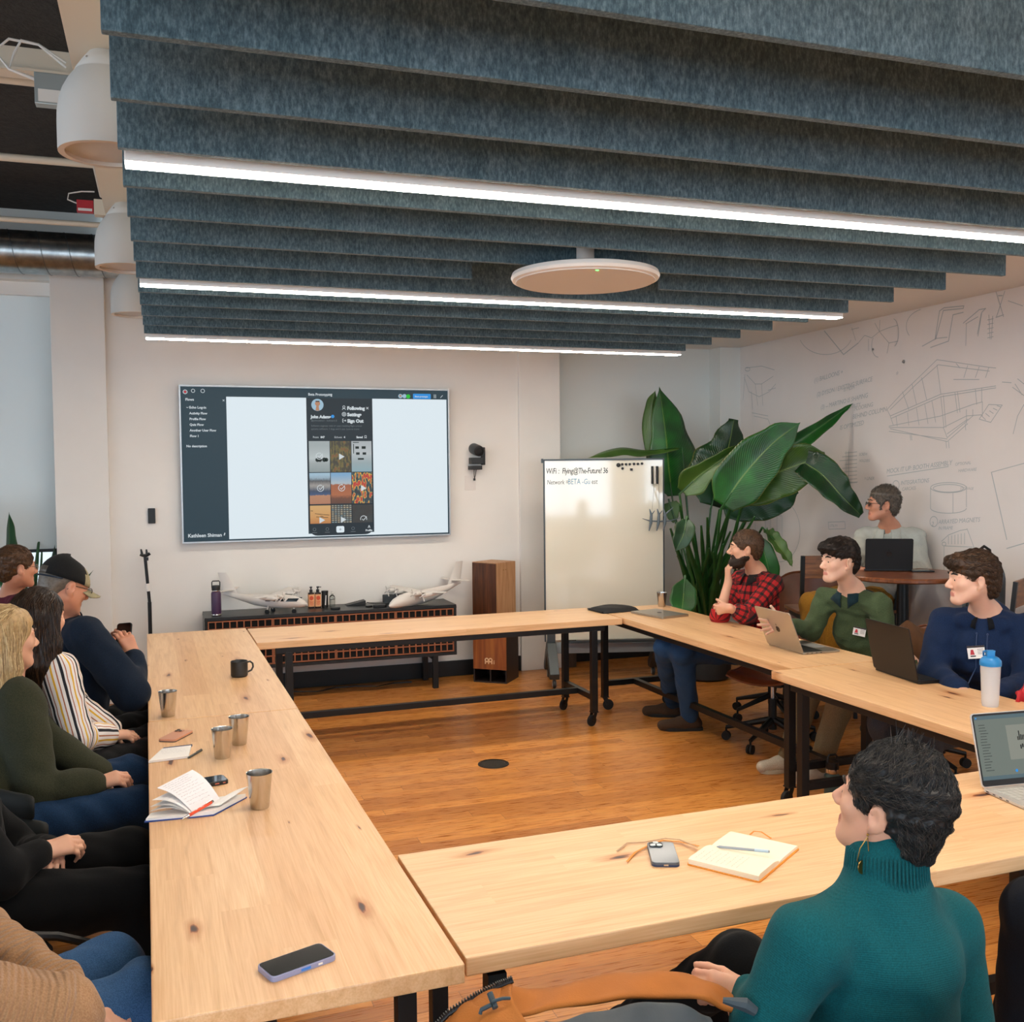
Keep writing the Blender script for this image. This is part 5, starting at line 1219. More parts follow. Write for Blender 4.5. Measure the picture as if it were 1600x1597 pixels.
drape('lining', None, None, [[(0.642, 1.703, 0.775), (0.699, 1.684, 0.784), (0.775, 1.679, 0.791), (0.861, 1.691, 0.780), (0.939, 1.695, 0.755), (0.990, 1.697, 0.721)],
      [(0.609, 1.649, 0.737), (0.675, 1.627, 0.742), (0.748, 1.622, 0.735), (0.832, 1.635, 0.711), (0.918, 1.646, 0.681), (0.985, 1.653, 0.656)], [(0.614, 1.664, 0.632), (0.680, 1.642, 0.631), (0.754, 1.637, 0.618), (0.838, 1.648, 0.591), (0.926, 1.659, 0.565), (0.999, 1.665, 0.545)]], M_GRL, .012, oj, amp=.004)
drape('collar_flap', None, None, [[(0.463, 1.765, 0.774), (0.500, 1.764, 0.802), (0.549, 1.759, 0.820), (0.598, 1.753, 0.836)], [(0.458, 1.703, 0.761), (0.497, 1.691, 0.795), (0.541, 1.677, 0.818), (0.581, 1.684, 0.830)], [(0.478, 1.693, 0.692), (0.516, 1.660, 0.727), (0.560, 1.646, 0.749), (0.621, 1.646, 0.760)]], M_OR, .010, oj, amp=.003)
zp = [Vector(p) for p in ((0.441, 1.767, 0.760), (0.475, 1.762, 0.792), (0.522, 1.752, 0.819), (0.563, 1.744, 0.836), (0.595, 1.738, 0.846))]
zm = MB().tube(zp, .0045, 6)
for i in range(len(zp)-1):
    for k in range(9): a = zp[i].lerp(zp[i+1], k/9); zm.box(a+Vector((0, 0, .005)), (.0022, .007, .008))
obj('zipper', zm, M_PLAST, oj, world=True)
obj('toggle', MB().tube([(0.537, 1.701, 0.851), (0.540, 1.678, 0.835)], .006, 8).tube([(0.536, 1.680, 0.847), (0.552, 1.674, 0.852), (0.568, 1.679, 0.847)], .003, 6).tube([(0.533, 1.680, 0.841), (0.516, 1.686, 0.832), (0.514, 1.686, 0.825)], .004, 6), mat('slate_cord', '2c3c44', .5), oj, smooth=True, world=True)
# dark toggle end lying over the sleeve
obj('sleeve_tab', MB().tube([(1.019, 1.699, 0.749), (1.056, 1.675, 0.745), (1.073, 1.669, 0.732)], [.006, .014, .010], 8), mat('slate_tab', '35424a', .6), oj, smooth=True, world=True)
shell_chair(.72, 1.60, faces((0, 1)), 'pale blue chair under the orange jacket at the bottom edge', MATS['pale_blue_fabric'], seat=.45, bh=.26, w_=.5, group=None)
# red bag by the hoodie
rb2 = drape('red_bag', 'red bag just showing at the right edge beside the navy hoodie', 'bag', [[(3.591, 3.478, 0.770), (3.642, 3.463, 0.842), (3.735, 3.433, 0.898)], [(3.551, 3.438, 0.762), (3.599, 3.422, 0.767), (3.691, 3.390, 0.766)], [(3.594, 3.472, 0.655), (3.638, 3.457, 0.655), (3.730, 3.425, 0.654)]], mat('red_nylon', 'b81c28', .6), .02)
# bottle on the floor under the right table
fb = thing('floor_bottle', 'teal insulated bottle with a black loop lid standing under the right table', 'bottle', (3.338, 4.450, 0.000))
obj('body', MB().lathe([(0, 0), (.04, 0), (.042, .006), (.042, .15), (.03, .165), (0, .167)], seg=32), mat('teal_grey_powder', '3f5450', .45), fb, smooth=True)
obj('steel_band', MB().lathe([(.0315, .163), (.034, .167), (.034, .188), (.031, .19)], seg=28, cap=False), M_STEEL, fb, smooth=True)
lid = obj('lid', MB().lathe([(0, .186), (.033, .186), (.034, .19), (.034, .225), (0, .228)], seg=28), M_PLAST, fb, smooth=True)
obj('handle', MB().tube([(-.03, 0, .222), (-.03, 0, .25), (-.02, 0, .262), (.02, 0, .262), (.03, 0, .25), (.03, 0, .222)], .006, 8), M_PLAST, lid, smooth=True)
# floor grommet
fv = thing('floor_vent', 'round dark metal floor outlet cover in the middle of the room', 'floor outlet', (1.866, 5.782, 0.000))
M_BRZ = mat('dark_bronze', '33302c', .5, metal=.6)
obj('ring', MB().lathe([(.085, 0), (.096, .0), (.094, .005), (.085, .006)], seg=48, cap=False), M_BRZ, fv, smooth=True); obj('plate', MB().lathe([(0, .003), (.085, .003), (.085, .001)], seg=48), M_BRZ, fv)
sl = MB()
for k in range(-5, 6): L_ = math.sqrt(.075**2-(k*.014)**2); sl.b2((-L_, k*.014-.003, .003), (L_, k*.014+.003, .0045))
obj('grating', sl, mat('vent_slats', '4a463f', .5, metal=.5), fv)
ch_ = obj('charger_cable', MB().tube([(.42, 1.78, .36), (.45, 1.85, .30), (.52, 1.93, .26), (.60, 1.96, .26), (.68, 1.99, .25)], .007, 6), M_PLAST, smooth=True); tag(ch_, 'black cable hanging in a loop under the corner of the near tables', 'cable')

# ---------------------------------------------------------------- plants
def leafm(name, a, b, c, vein=True):
    t = NT(name); g = t.n('Attribute'); g.attribute_name = 'uvl'; sp = t.n('SeparateXYZ'); t.l(g.outputs['Vector'], sp.inputs[0])
    x = t.math('ABSOLUTE', sp.outputs[0]); f = t.math('SINE', t.math('MULTIPLY', t.math('SUBTRACT', sp.outputs[1], t.math('MULTIPLY', x, .25)), 260)); n = t.n('TexNoise'); n.inputs['Scale'].default_value = 5; v = t.coord('Object'); t.l(v, n.inputs[0])
    k = t.math('ADD', n.outputs[0], t.math('MULTIPLY', f, .06)); col = t.ramp(k, [(.3, a), (.55, b), (.75, c)])
    e = t.math('LESS_THAN', x, .03); col = t.mix(t.math('MULTIPLY', e, .45), col, '7d9a4a')
    ed = t.math('GREATER_THAN', x, .97); col = t.mix(t.math('MULTIPLY', ed, .5), col, '6d6a2c'); t.l(col, t.b.inputs['Base Color'])
    t.set(Roughness=.32); t.b.inputs['Specular IOR Level'].default_value = .5; t.bump(f, .22, .003)
    return t.m
M_LF = leafm('banana_leaf', '0c3a12', '165a1c', '1f6e22'); M_LFD = leafm('banana_leaf_dark', '082a12', '0d3a18', '134a1e'); M_LFO = leafm('banana_leaf_olive', '2c4a1a', '3c5e22', '4a6a2a')
M_STK = mat('leaf_stalk', '1c4a1c', .4, noise=.3, nscale=8); M_SNK_L = leafm('snake_leaf', '0c2e14', '154220', '24552a')
def PX(u, v, D):
    return CAM.matrix_world @ (Vector(((u-800)/1566.4, -(v-798.5)/1566.4, -1))*D)
def leaf_obj(name, spine, widths, side, m_, parent, fold=.35, droop=0, seg=5, wav=.0, skew=0):
    """spine: points base to tip; side: direction of the blade's breadth; fold: V-shape depth"""
    n = 24; sp = [Vector(p) for p in spine]; P = []; A = []
    def cat(t):
        k = t*(len(sp)-1); i = min(int(k), len(sp)-2); u = k-i; p0, p1, p2, p3 = sp[max(0, i-1)], sp[i], sp[i+1], sp[min(len(sp)-1, i+2)]
        return .5*((2*p1)+(p2-p0)*u+(2*p0-5*p1+4*p2-p3)*u*u+(3*p1-p0-3*p2+p3)*u**3)
    L = sum((sp[i+1]-sp[i]).length for i in range(len(sp)-1))
    for i in range(n+1):
        t = i/n; p = cat(t); d = (cat(min(1, t+.02))-cat(max(0, t-.02))).normalized()
        if isinstance(side, list): s_ = Vector(side[0]).lerp(Vector(side[1]), t)
        else: s_ = Vector(side)
        s_ = (s_-d*s_.dot(d)).normalized(); nn = d.cross(s_).normalized()
        k = t*(len(widths)-1); j = min(int(k), len(widths)-2); u = k-j; u = u*u*(3-2*u); wdt = widths[j]*(1-u)+widths[j+1]*u
        row = []
        for q in range(-seg, seg+1):
            x = q/seg; w_ = wdt*(1+(skew if x > 0 else -skew))
            row.append(p+s_*x*w_+nn*(abs(x)**1.3*w_*fold+wav*math.sin(t*34+x*2)*abs(x))-Vector((0, 0, droop*abs(x)**2*w_))); A.append((x, t*L, 0))
        P.append(row)
    o = obj(name, MB().grid(P), m_, parent, smooth='all', world=True, fixn=False, solid=.0015)
    a = o.data.attributes.new('uvl', 'FLOAT_VECTOR', 'POINT'); a.data.foreach_set('vector', np.array(A, np.float32).ravel())
    return o
base = Vector((5.022, 8.911, -0.000)); base = Vector((4.35, 7.55, 0))
bp_ = thing('bird_of_paradise', 'large bird of paradise plant with broad glossy leaves behind the plaid shirt', 'plant', tuple(base))
obj('pot', MB().lathe([(0, 0), (.19, 0), (.22, .02), (.25, .38), (.24, .40), (.22, .38), (.20, .36), (0, .36)], seg=40), mat('charcoal_pot', '24282a', .6), bp_, smooth=True)
obj('soil', MB().lathe([(0, .36), (.22, .365), (0, .37)], seg=30), mat('soil', '2a2018', .95, bump=.5, bscale=40, bdist=.01), bp_)
IMR = Vector((.945, -.327, 0)); AW = Vector((.327, .945, 0)); UPV = Vector((0, 0, 1))
def bleaf(pts, widths, side, m_, stalk=None, **kw):
    sp = [PX(*p) for p in pts]; leaf_obj('leaf', sp, widths, side, m_, bp_, **kw)
    b = sp[0]
    if stalk != 'none':
        sx, sy = stalk or ((random.random()-.5)*.16, (random.random()-.5)*.16); r0 = base+Vector((sx, sy, .36)); d = (sp[1]-sp[0]).normalized(); mid_ = r0.lerp(b, .55)+Vector((0, 0, .05))-d*.06
        obj('stalk', MB().tube([r0, r0.lerp(mid_, .5)+Vector((0, 0, .02)), mid_, b-d*.03, b+d*.12], [.017, .015, .012, .010, .007], 8, sq=.7), M_STK, bp_, smooth=True, world=True)
# the big leaves, placed about the plant (u, v, depth)
bleaf([(1050, 775, 8.72), (1045, 735, 8.74), (1040, 680, 8.76), (1030, 604, 8.78)], [.06, .24, .25, .17, .0], IMR+AW*.35, M_LF, fold=.25, skew=.35, stalk=(-.1, -.02))
bleaf([(1027, 760, 8.85), (1020, 700, 8.85), (1018, 640, 8.85), (1024, 610, 8.85)], [.02, .06, .08, .05, 0], IMR, M_LFO, fold=.6, stalk='none')
bleaf([(1066, 768, 8.0), (1090, 745, 7.95), (1122, 722, 7.9), (1157, 697, 7.9)], [.05, .12, .08, .06, .02], UPV*.8-IMR*.5, M_LFO, fold=.5, stalk=(-.03, -.08))
bleaf([(1112, 790, 8.5), (1125, 740, 8.5), (1138, 700, 8.5), (1147, 655, 8.5)], [.10, .26, .25, .14, .04], IMR+AW*.2, M_LFD, fold=.3, wav=.012, stalk=(.0, .05))
bleaf([(1130, 790, 7.85), (1160, 745, 7.8), (1205, 695, 7.75), (1251, 660, 7.7)], [.09, .20, .19, .12, .0], UPV*.7-IMR*.75+AW*.15, M_LF, fold=.22, stalk=(.03, -.1))
bleaf([(1180, 740, 8.0), (1225, 705, 8.0), (1270, 675, 8.0), (1312, 645, 8.05), (1333, 630, 8.05)], [.10, .16, .07, .05, .02, .0], UPV*.8-IMR*.3, M_LF, fold=.7, stalk=(.08, .0))
bleaf([(1150, 775, 7.95), (1200, 745, 7.85), (1250, 725, 7.75), (1290, 712, 7.7)], [.10, .19, .20, .15, .03], UPV-IMR*.2, M_LFO, fold=.25, wav=.008, stalk=(.06, -.04))
bleaf([(1255, 722, 7.75), (1285, 742, 7.65), (1315, 775, 7.6), (1345, 805, 7.6)], [.10, .13, .12, .08, .03], [UPV+IMR*.6, UPV*.4+IMR], M_LFD, fold=.4, wav=.012, stalk='none')
bleaf([(1130, 795, 8.2), (1170, 785, 8.2), (1210, 780, 8.2), (1245, 765, 8.2)], [.08, .15, .16, .12, .03], UPV-IMR*.1, M_LFD, fold=.3, wav=.01, stalk=(.1, .06))
bleaf([(1060, 700, 8.7), (1010, 705, 8.7), (960, 712, 8.7) if 0 else (970, 702, 8.65), (915, 722, 8.6) if 0 else (918, 716, 8.5)], [.02, .05, .08, .07, .0], UPV*.5+AW, M_LFO, fold=.3, stalk=(-.12, .1))
bleaf([(1046, 785, 8.6), (1050, 800, 8.6), (1052, 818, 8.6)], [.06, .08, .05, .0], IMR, M_LFO, fold=.3, stalk=(-.05, -.12))
bleaf([(1072, 812, 7.75), (1068, 835, 7.7), (1055, 862, 7.7)], [.03, .08, .07, .0], IMR+UPV*.3, M_LFD, fold=.3, stalk=(-.02, -.12))
bleaf([(1070, 905, 8.0), (1068, 930, 7.95), (1066, 950, 7.9), (1064, 962, 7.9)], [.02, .10, .11, .08, .02], IMR, M_LF, fold=.2, stalk=(-.1, -.1))
bleaf([(1195, 828, 7.75), (1205, 838, 7.7), (1225, 865, 7.65), (1238, 885, 7.6)], [.02, .05, .055, .04, .0], IMR-UPV*.2, M_LFO, fold=.5, wav=.012, stalk=(.12, -.05))
bleaf([(1184, 838, 7.85), (1196, 870, 7.8), (1204, 905, 7.8), (1210, 935, 7.8)], [.02, .07, .08, .05, .01], IMR, M_LF, fold=.5, stalk=(.1, -.02))
rs_ = random.Random(11)
for k in range(16):
    a = rs_.uniform(-.9, .9); r0 = base+Vector((rs_.uniform(-.12, .12), rs_.uniform(-.12, .12), .36)); top = PX(1048+k*9+rs_.uniform(-8, 8), 800+rs_.uniform(-20, 70), 7.9+rs_.uniform(-.2, .4))
    leaf_obj('stalk_sheath', [r0, r0.lerp(top, .4)+Vector((0, 0, .08)), r0.lerp(top, .75)+Vector((0, 0, .03)), top], [.03, .028, .016, .008], IMR, M_STK, bp_, fold=.5)
# spiky plant at the left
b2 = Vector((-.98, 7.85, 0))
sp_ = thing('snake_plant', 'tall spiky dark green plant behind the two men at the far left', 'plant', tuple(b2))
obj('pot', MB().lathe([(0, 0), (.14, 0), (.17, .02), (.19, .34), (.17, .36), (.15, .33), (0, .33)], seg=36), mat('white_pot', 'c9c6c0', .6), sp_, smooth=True)
for u, v, D, w_ in ((14, 800, 7.4, .075), (62, 830, 7.9, .022), (66, 849, 7.9, .016), (86, 851, 7.85, .035), (97, 853, 7.9, .01), (103, 854, 7.9, .024), (146, 891, 7.7, .02), (38, 849, 7.9, .014), (83, 868, 7.8, .012), (-20, 815, 7.6, .04), (-8, 870, 7.5, .045), (30, 880, 7.5, .05), (70, 900, 7.5, .045), (60, 915, 7.4, .05), (112, 905, 7.6, .03)):
    tip = PX(u, v, D); r0 = b2+Vector((rs_.uniform(-.09, .09), rs_.uniform(-.09, .09), .33)); m1 = r0.lerp(tip, .5)+Vector((0, 0, .06))
    leaf_obj('leaf', [r0, m1, r0.lerp(tip, .8)+Vector((0, 0, .03)), tip], [w_*.7, w_, w_*.85, w_*.5, .0], IMR+AW*rs_.uniform(-.5, .5), M_SNK_L, sp_, fold=.45)

# ---------------------------------------------------------------- pencil drawings and notes on the right wall (a real flat drawing, in wall coordinates)
def wpt(u, v, x=XR-.0012):
    d = CAM.matrix_world.to_3x3() @ Vector(((u-800)/1566.4, -(v-798.5)/1566.4, -1)); c = CAM.matrix_world.translation; return c+d*((x-c.x)/d.x)
class Draw:
    def __init__(s): s.mb = MB()
    def line(s, *pts, w=.006):
        w *= .8; P = [wpt(*p) for p in pts]
        for a, b in zip(P[:-1], P[1:]):
            d = (b-a)
            if d.length < 1e-5: continue
            n = d.cross(Vector((1, 0, 0))).normalized()*w/2; a2, b2 = a-d.normalized()*w*.3, b+d.normalized()*w*.3
            s.mb.add([a2-n, b2-n, b2+n, a2+n], [(0, 1, 2, 3)])
        return s
    def arc(s, cu, cv, ru, rv, a0, a1, n=24, rot=0, w=.006):
        P = []
        for i in range(n+1):
            a = math.radians(a0+(a1-a0)*i/n); x, y = ru*math.cos(a), rv*math.sin(a); P.append((cu+x*math.cos(rot)-y*math.sin(rot), cv+x*math.sin(rot)+y*math.cos(rot)))
        return s.line(*P, w=w)
    def text(s, t, u, v, size, shear=.25, slope=None):
        o = wpt(u, v, XR-.0016); th = 0 if slope is None else slope
        size *= .52; M = Matrix.Translation(o) @ Matrix(((0, 0, -1, 0), (-1, 0, 0, 0), (0, 1, 0, 0), (0, 0, 0, 1))) @ Matrix.Rotation(th, 4, 'Z')
        s.mb.join(text_mb(t, size, M, shear=shear, spacing=.95)); return s
dr = Draw()
T = dr.text
T('(1) BALLOONS +', 1272, 598, .105, slope=.10); T('(2) DYSON / EXISTING SURFACE', 1276, 620, .100, slope=.10); T('IS MESH', 1318, 612, .08, slope=.1)
T('(3) -- MARTINO IS SHAPING', 1282, 640, .100, slope=.10); T('IS UTILITY', 1322, 640, .08, slope=.1); T('FLOORING', 1335, 642, .09, slope=.1); T('BEHIND COLUMN', 1332, 655, .10, slope=.1); T('IS OPTIMIZED', 1312, 672, .10, slope=.1)
T('MOCK IT UP: BOOTH ASSEMBLY', 1385, 740, .095, slope=.09); dr.line((1386, 744), (1482, 729)); T('1', 1395, 764, .09); dr.arc(1400, 758, 5, 7, 0, 360); T('INTEGRATIONS', 1407, 758, .085, slope=.08); T('CARCASS', 1409, 767, .07, slope=.08)
T('2', 1455, 822, .09); dr.arc(1459, 815, 6, 8, 0, 360); T('ARRAYED MAGNETS', 1466, 819, .085, slope=.09); T('IN FRAME', 1466, 828, .065, slope=.08); T('UTILITY', 1296, 823, .06); dr.line((1294, 816), (1320, 815), (1321, 826), (1295, 827), (1294, 816)); T('SCREW', 1342, 712, .06); T('HOLDERS', 1342, 722, .06); T('= LINER', 1350, 750, .07); T('OPTIONAL', 1492, 728, .06, slope=.08); T('HARDWARE', 1497, 738, .06, slope=.06); T('STOWAGE', 1500, 765, .05)
# drum
dr.arc(1482, 762, 28, 8, 0, 360); dr.arc(1482, 763, 24, 6, 0, 360); dr.line((1437, 765), (1437, 797)) if 0 else None; dr.line((1454, 762), (1454, 795)); dr.line((1510, 760), (1510, 792)); dr.arc(1482, 794, 28, 8, 0, 180); dr.line((1489, 771), (1489, 802))
# frame below
dr.line((1471, 846), (1482, 836), (1500, 829), (1511, 827)); dr.line((1511, 826), (1522, 856)); dr.line((1476, 853), (1520, 855)); dr.line((1475, 853), (1475, 900)); dr.arc(1475, 850, 3, 3, 0, 360)
for k in range(6): dr.line((1482+k*5, 838-k), (1482+k*5, 850))
# building in perspective
L = dr.line
L((1464, 562), (1545, 574), (1556, 575)); L((1466, 570), (1546, 580)); L((1464, 562), (1427, 598), (1408, 616), (1386, 640)); L((1466, 570), (1432, 600), (1391, 640)); L((1386, 640), (1391, 650), (1470, 616), (1556, 603)); L((1392, 654), (1470, 620), (1556, 606)); L((1391, 650), (1396, 665)); L((1389, 666), (1470, 650), (1520, 632), (1535, 628)); L((1389, 668), (1474, 668), (1480, 684), (1520, 650), (1520, 640)); L((1389, 674), (1480, 686)); L((1391, 670), (1480, 690), (1512, 662))
for a, b in (((1425, 600), (1432, 632)), ((1440, 590), (1448, 625)), ((1464, 570), (1470, 615)), ((1410, 612), (1420, 640)), ((1400, 650), (1402, 666)), ((1418, 645), (1420, 665)), ((1432, 638), (1436, 664)), ((1445, 632), (1450, 662)), ((1456, 626), (1462, 660)), ((1470, 620), (1475, 668)), ((1474, 618), (1478, 668)), ((1492, 613), (1496, 645)), ((1496, 612), (1500, 644)), ((1524, 608), (1526, 632)), ((1534, 606), (1534, 628)), ((1422, 680), (1423, 688)), ((1424, 680), (1425, 688)), ((1478, 690), (1479, 700)), ((1482, 690), (1483, 700)), ((1508, 662), (1509, 672)), ((1545, 574), (1540, 590)), ((1530, 573), (1524, 590)), ((1512, 571), (1506, 590)), ((1494, 568), (1500, 575)), ((1490, 593), (1530, 593))): L(a, b)
L((1474, 668), (1510, 650), (1535, 648)); L((1480, 678), (1512, 655)); L((1510, 640), (1510, 662)); L((1535, 628), (1535, 650))
# brackets at the top
L((1462, 530), (1474, 485), (1505, 482), (1506, 478), (1475, 481), (1468, 486), (1461, 530), w=.009); L((1482, 533), (1489, 492), (1505, 488), w=.009); L((1461, 530), (1441, 541), w=.008); L((1482, 533), (1454, 543), w=.008); L((1461, 529), (1480, 527), w=.007)
L((1505, 505), (1530, 484), (1540, 482), (1534, 488), (1528, 525), w=.008); L((1509, 506), (1528, 495), w=.007); L((1510, 505), (1509, 540), w=.006); L((1533, 490), (1527, 522), w=.006)
for k in range(5): L((1543, 500+k*7), (1552, 498+k*7), w=.006)
L((1545, 492), (1547, 530), w=.006); L((1551, 494), (1549, 530), w=.006); L((1556, 455), (1568, 495), w=.007); L((1570, 455), (1557, 495), w=.007); L((1560, 462), (1566, 462), w=.01); L((1556, 496), (1568, 492), w=.008)
# parachute at the left
dr.arc(1290, 520, 42, 34, 20, 160); L((1288, 517), (1318, 554), w=.011); L((1318, 554), (1341, 536), w=.010); L((1341, 536), (1351, 524), (1362, 528), (1374, 518), (1389, 512), (1403, 508)); L((1374, 518), (1367, 505)); L((1374, 518), (1375, 500)); L((1374, 518), (1389, 536), (1403, 533)); L((1389, 536), (1386, 552)); dr.arc(1395, 520, 9, 22, -80, 70); dr.arc(1372, 540, 10, 18, 90, 220); L((1357, 530), (1357, 548)); L((1331, 512), (1337, 532)); L((1330, 515), (1342, 512))
dr.arc(1450, 510, 34, 28, 150, 250)
T('*', 1399, 590, .12); T('+', 1408, 568, .06); dr.arc(1412, 565, 1.5, 2, 0, 360, w=.012); dr.arc(1364, 546, 1, 1, 0, 360, w=.01)
# sketches beside the column
L((1163, 590), (1170, 612), (1186, 620), (1202, 612), (1212, 600)); L((1167, 586), (1180, 600), (1190, 600), (1208, 588)); L((1180, 600), (1184, 634)); L((1190, 600), (1192, 634)); L((1174, 612), (1176, 640)); L((1164, 585), (1161, 625)); L((1165, 575), (1190, 572), (1210, 578)); L((1200, 610), (1212, 606)); dr.arc(1168, 577, 4, 3, 0, 360); L((1175, 645), (1200, 650)); L((1178, 650), (1200, 655), (1204, 665), (1196, 680))
dr.arc(1218, 830, 32, 48, -60, 100); L((1160, 805), (1160, 860)); L((1170, 812), (1170, 865)); L((1180, 812), (1180, 865)); L((1196, 806), (1196, 860)); L((1204, 806), (1204, 856)); L((1214, 806), (1214, 860)); L((1222, 806), (1222, 860)); L((1214, 806), (1222, 806)); L((1196, 806), (1204, 806))
dr.line((1322, 705), (1322, 755)); dr.line((1326, 705), (1326, 755)); 
for k in range(9): L((1320-(k % 3)*4, 708+6*k), (1339, 706+6*k))
L((1300, 755), (1340, 753)); T('+ x', 1305, 728, .05)
# right part
L((1549, 738), (1573, 843), w=.009); L((1549, 738), (1600, 724)); L((1573, 857), (1600, 849), w=.008); L((1530, 655), (1545, 632), (1566, 633), (1548, 660), (1530, 655)); 
for k in range(5): L((1534+6*k, 650-4*k), (1540+6*k, 656-5*k))
L((1582, 605), (1600, 618)); L((1586, 600), (1597, 617)); L((1583, 678), (1590, 650), (1600, 632)); L((1566, 597), (1580, 598)); L((1575, 470), (1598, 478)); L((1590, 592), (1600, 600))
dd = obj('wall_drawing', dr.mb, mat('pencil_blue_grey', 'b4babb', .7), bpy.data.objects['wall_right'], fixn=False)

# ---------------------------------------------------------------- sculpting: smooth unions of limbs, polygonised on a grid
F32 = np.float32
class Sculpt:
    def __init__(s): s.p = []
    def cap(s, a, b, r0, r1=None, k=.02, flat=None, fa=1.0, tag_=0, sub=False):
        """tapered limb from a to b; flat = axis along which the section is squeezed by fa"""
        s.p.append(['c', np.array(a, float), np.array(b, float), r0, r0 if r1 is None else r1, k, None if flat is None else np.array(Vector(flat).normalized()), fa, tag_, sub]); return s
    def ell(s, c, r, R=None, k=.02, tag_=0, sub=False):
        s.p.append(['e', np.array(c, float), np.array(r, float), np.eye(3) if R is None else np.array(R), k, tag_, sub]); return s
    def bounds(s, q):
        if q[0] == 'c':
            R = max(q[3], q[4]); return np.minimum(q[1], q[2])-R, np.maximum(q[1], q[2])+R
        R = max(q[2]); return q[1]-R, q[1]+R
    def dist(s, q, P):
        if q[0] == 'c':
            a, b = q[1], q[2]; ab = b-a; L = max(ab@ab, 1e-9)
            w = P-a.astype(F32); t = np.clip((w@ab.astype(F32))/L, 0, 1)
            w = w-t[..., None]*ab.astype(F32); r = q[3]+(q[4]-q[3])*t
            if q[6] is not None and q[7] != 1:
                f = q[6].astype(F32); c = w@f
                d2 = (w*w).sum(-1)+(q[7]**2-1)*c*c
                return (np.sqrt(d2)-r)*.85
            return np.sqrt((w*w).sum(-1))-r
        w = (P-q[1].astype(F32))@q[3].astype(F32); r = q[2].astype(F32)
        k0 = np.sqrt(((w/r)**2).sum(-1)); k1 = np.sqrt(((w/(r*r))**2).sum(-1))+1e-9
        return k0*(k0-1)/k1
    def mesh(s, h=.005, noise=None, clip=None):
        pos = [q for q in s.p if not q[-1]]
        B = [s.bounds(q) for q in pos]; lo = np.min([b[0] for b in B], 0)-3*h-.012; hi = np.max([b[1] for b in B], 0)+3*h+.012
        if clip is not None: lo = np.maximum(lo, clip[0]); hi = np.minimum(hi, clip[1])
        n = np.ceil((hi-lo)/h).astype(int)+1
        D = np.full(tuple(n), .05, F32)
        ax = [(lo[i]+h*np.arange(n[i])).astype(F32) for i in range(3)]
        for q in s.p:
            k = q[5] if q[0] == 'c' else q[4]; b0, b1 = s.bounds(q); m = k+.03
            i0 = np.clip(((b0-m-lo)/h).astype(int), 0, n-1); i1 = np.clip(((b1+m-lo)/h).astype(int)+2, 0, n)
            if (i1-i0 < 2).any(): continue
            G = np.stack(np.meshgrid(*[ax[i][i0[i]:i1[i]] for i in range(3)], indexing='ij'), -1)
            d = s.dist(q, G).astype(F32); sl = tuple(slice(i0[i], i1[i]) for i in range(3)); E = D[sl]
            if q[-1]:
                d = -d; hh = np.clip(.5+.5*(d-E)/k, 0, 1); D[sl] = E*(1-hh)+d*hh+k*hh*(1-hh)
            else:
                hh = np.clip(.5+.5*(E-d)/k, 0, 1); D[sl] = E*(1-hh)+d*hh-k*hh*(1-hh)
        if noise is not None:
            near = np.abs(D) < .03; idx = np.nonzero(near); P = np.stack([ax[i][idx[i]] for i in range(3)], -1)
            D[idx] += noise(P).astype(F32)
        return nets(D, lo, h)
def nets(D, lo, h):
    S = D < 0; n = D.shape
    cnt = np.zeros(tuple(k-1 for k in n), np.int8)
    offs = [(i, j, k) for i in (0, 1) for j in (0, 1) for k in (0, 1)]
    for o in offs: cnt += S[o[0]:n[0]-1+o[0], o[1]:n[1]-1+o[1], o[2]:n[2]-1+o[2]]
    act = np.nonzero((cnt > 0) & (cnt < 8)); N = len(act[0])
    ids = np.full(cnt.shape, -1, np.int32); ids[act] = np.arange(N)
    val = np.stack([D[act[0]+o[0], act[1]+o[1], act[2]+o[2]] for o in offs], 1); O = np.array(offs, float)
    acc = np.zeros((N, 3)); c = np.zeros(N)
    for a in range(8):
        for b in range(a+1, 8):
            if abs(O[a]-O[b]).sum() != 1: continue
            m = (val[:, a] < 0) != (val[:, b] < 0); va, vb = val[m, a], val[m, b]; t = va/(va-vb)
            acc[m] += O[a]+(O[b]-O[a])*t[:, None]; c[m] += 1
    V = (np.stack(act, 1)+acc/c[:, None])*h+lo
    Fs = []
    for ax_ in range(3):
        u, v = (ax_+1) % 3, (ax_+2) % 3
        s0 = [slice(None)]*3; s1 = [slice(None)]*3; s0[ax_] = slice(0, n[ax_]-1); s1[ax_] = slice(1, n[ax_])
        for k in (u, v): s0[k] = s1[k] = slice(1, n[k]-1)
        A, Bm = S[tuple(s0)], S[tuple(s1)]; e = np.nonzero(A != Bm); flip = A[e]
        base = [None]*3
        for k in range(3): base[k] = e[k]+(0 if k == ax_ else 1)
        def cell(du, dv):
            q = [b.copy() for b in base]; q[u] -= du; q[v] -= dv; return ids[q[0], q[1], q[2]]
        q = np.stack([cell(1, 1), cell(0, 1), cell(0, 0), cell(1, 0)], 1)
        q[~flip] = q[~flip][:, ::-1]; Fs.append(q)
    Fq = np.concatenate(Fs); Fq = Fq[(Fq >= 0).all(1)]
    return V, Fq
def relax(V, F, it=2):
    n = len(V); a = F[:, [0, 1, 2, 3]].ravel(); b = F[:, [1, 2, 3, 0]].ravel()
    cnt = np.zeros(n); np.add.at(cnt, a, 1); np.add.at(cnt, b, 1)
    for _ in range(it):
        acc = np.zeros_like(V)
        for k in range(3): acc[:, k] = np.bincount(a, V[b, k], n)+np.bincount(b, V[a, k], n)
        V = V*.4+.6*acc/np.maximum(cnt, 1)[:, None]
    return V
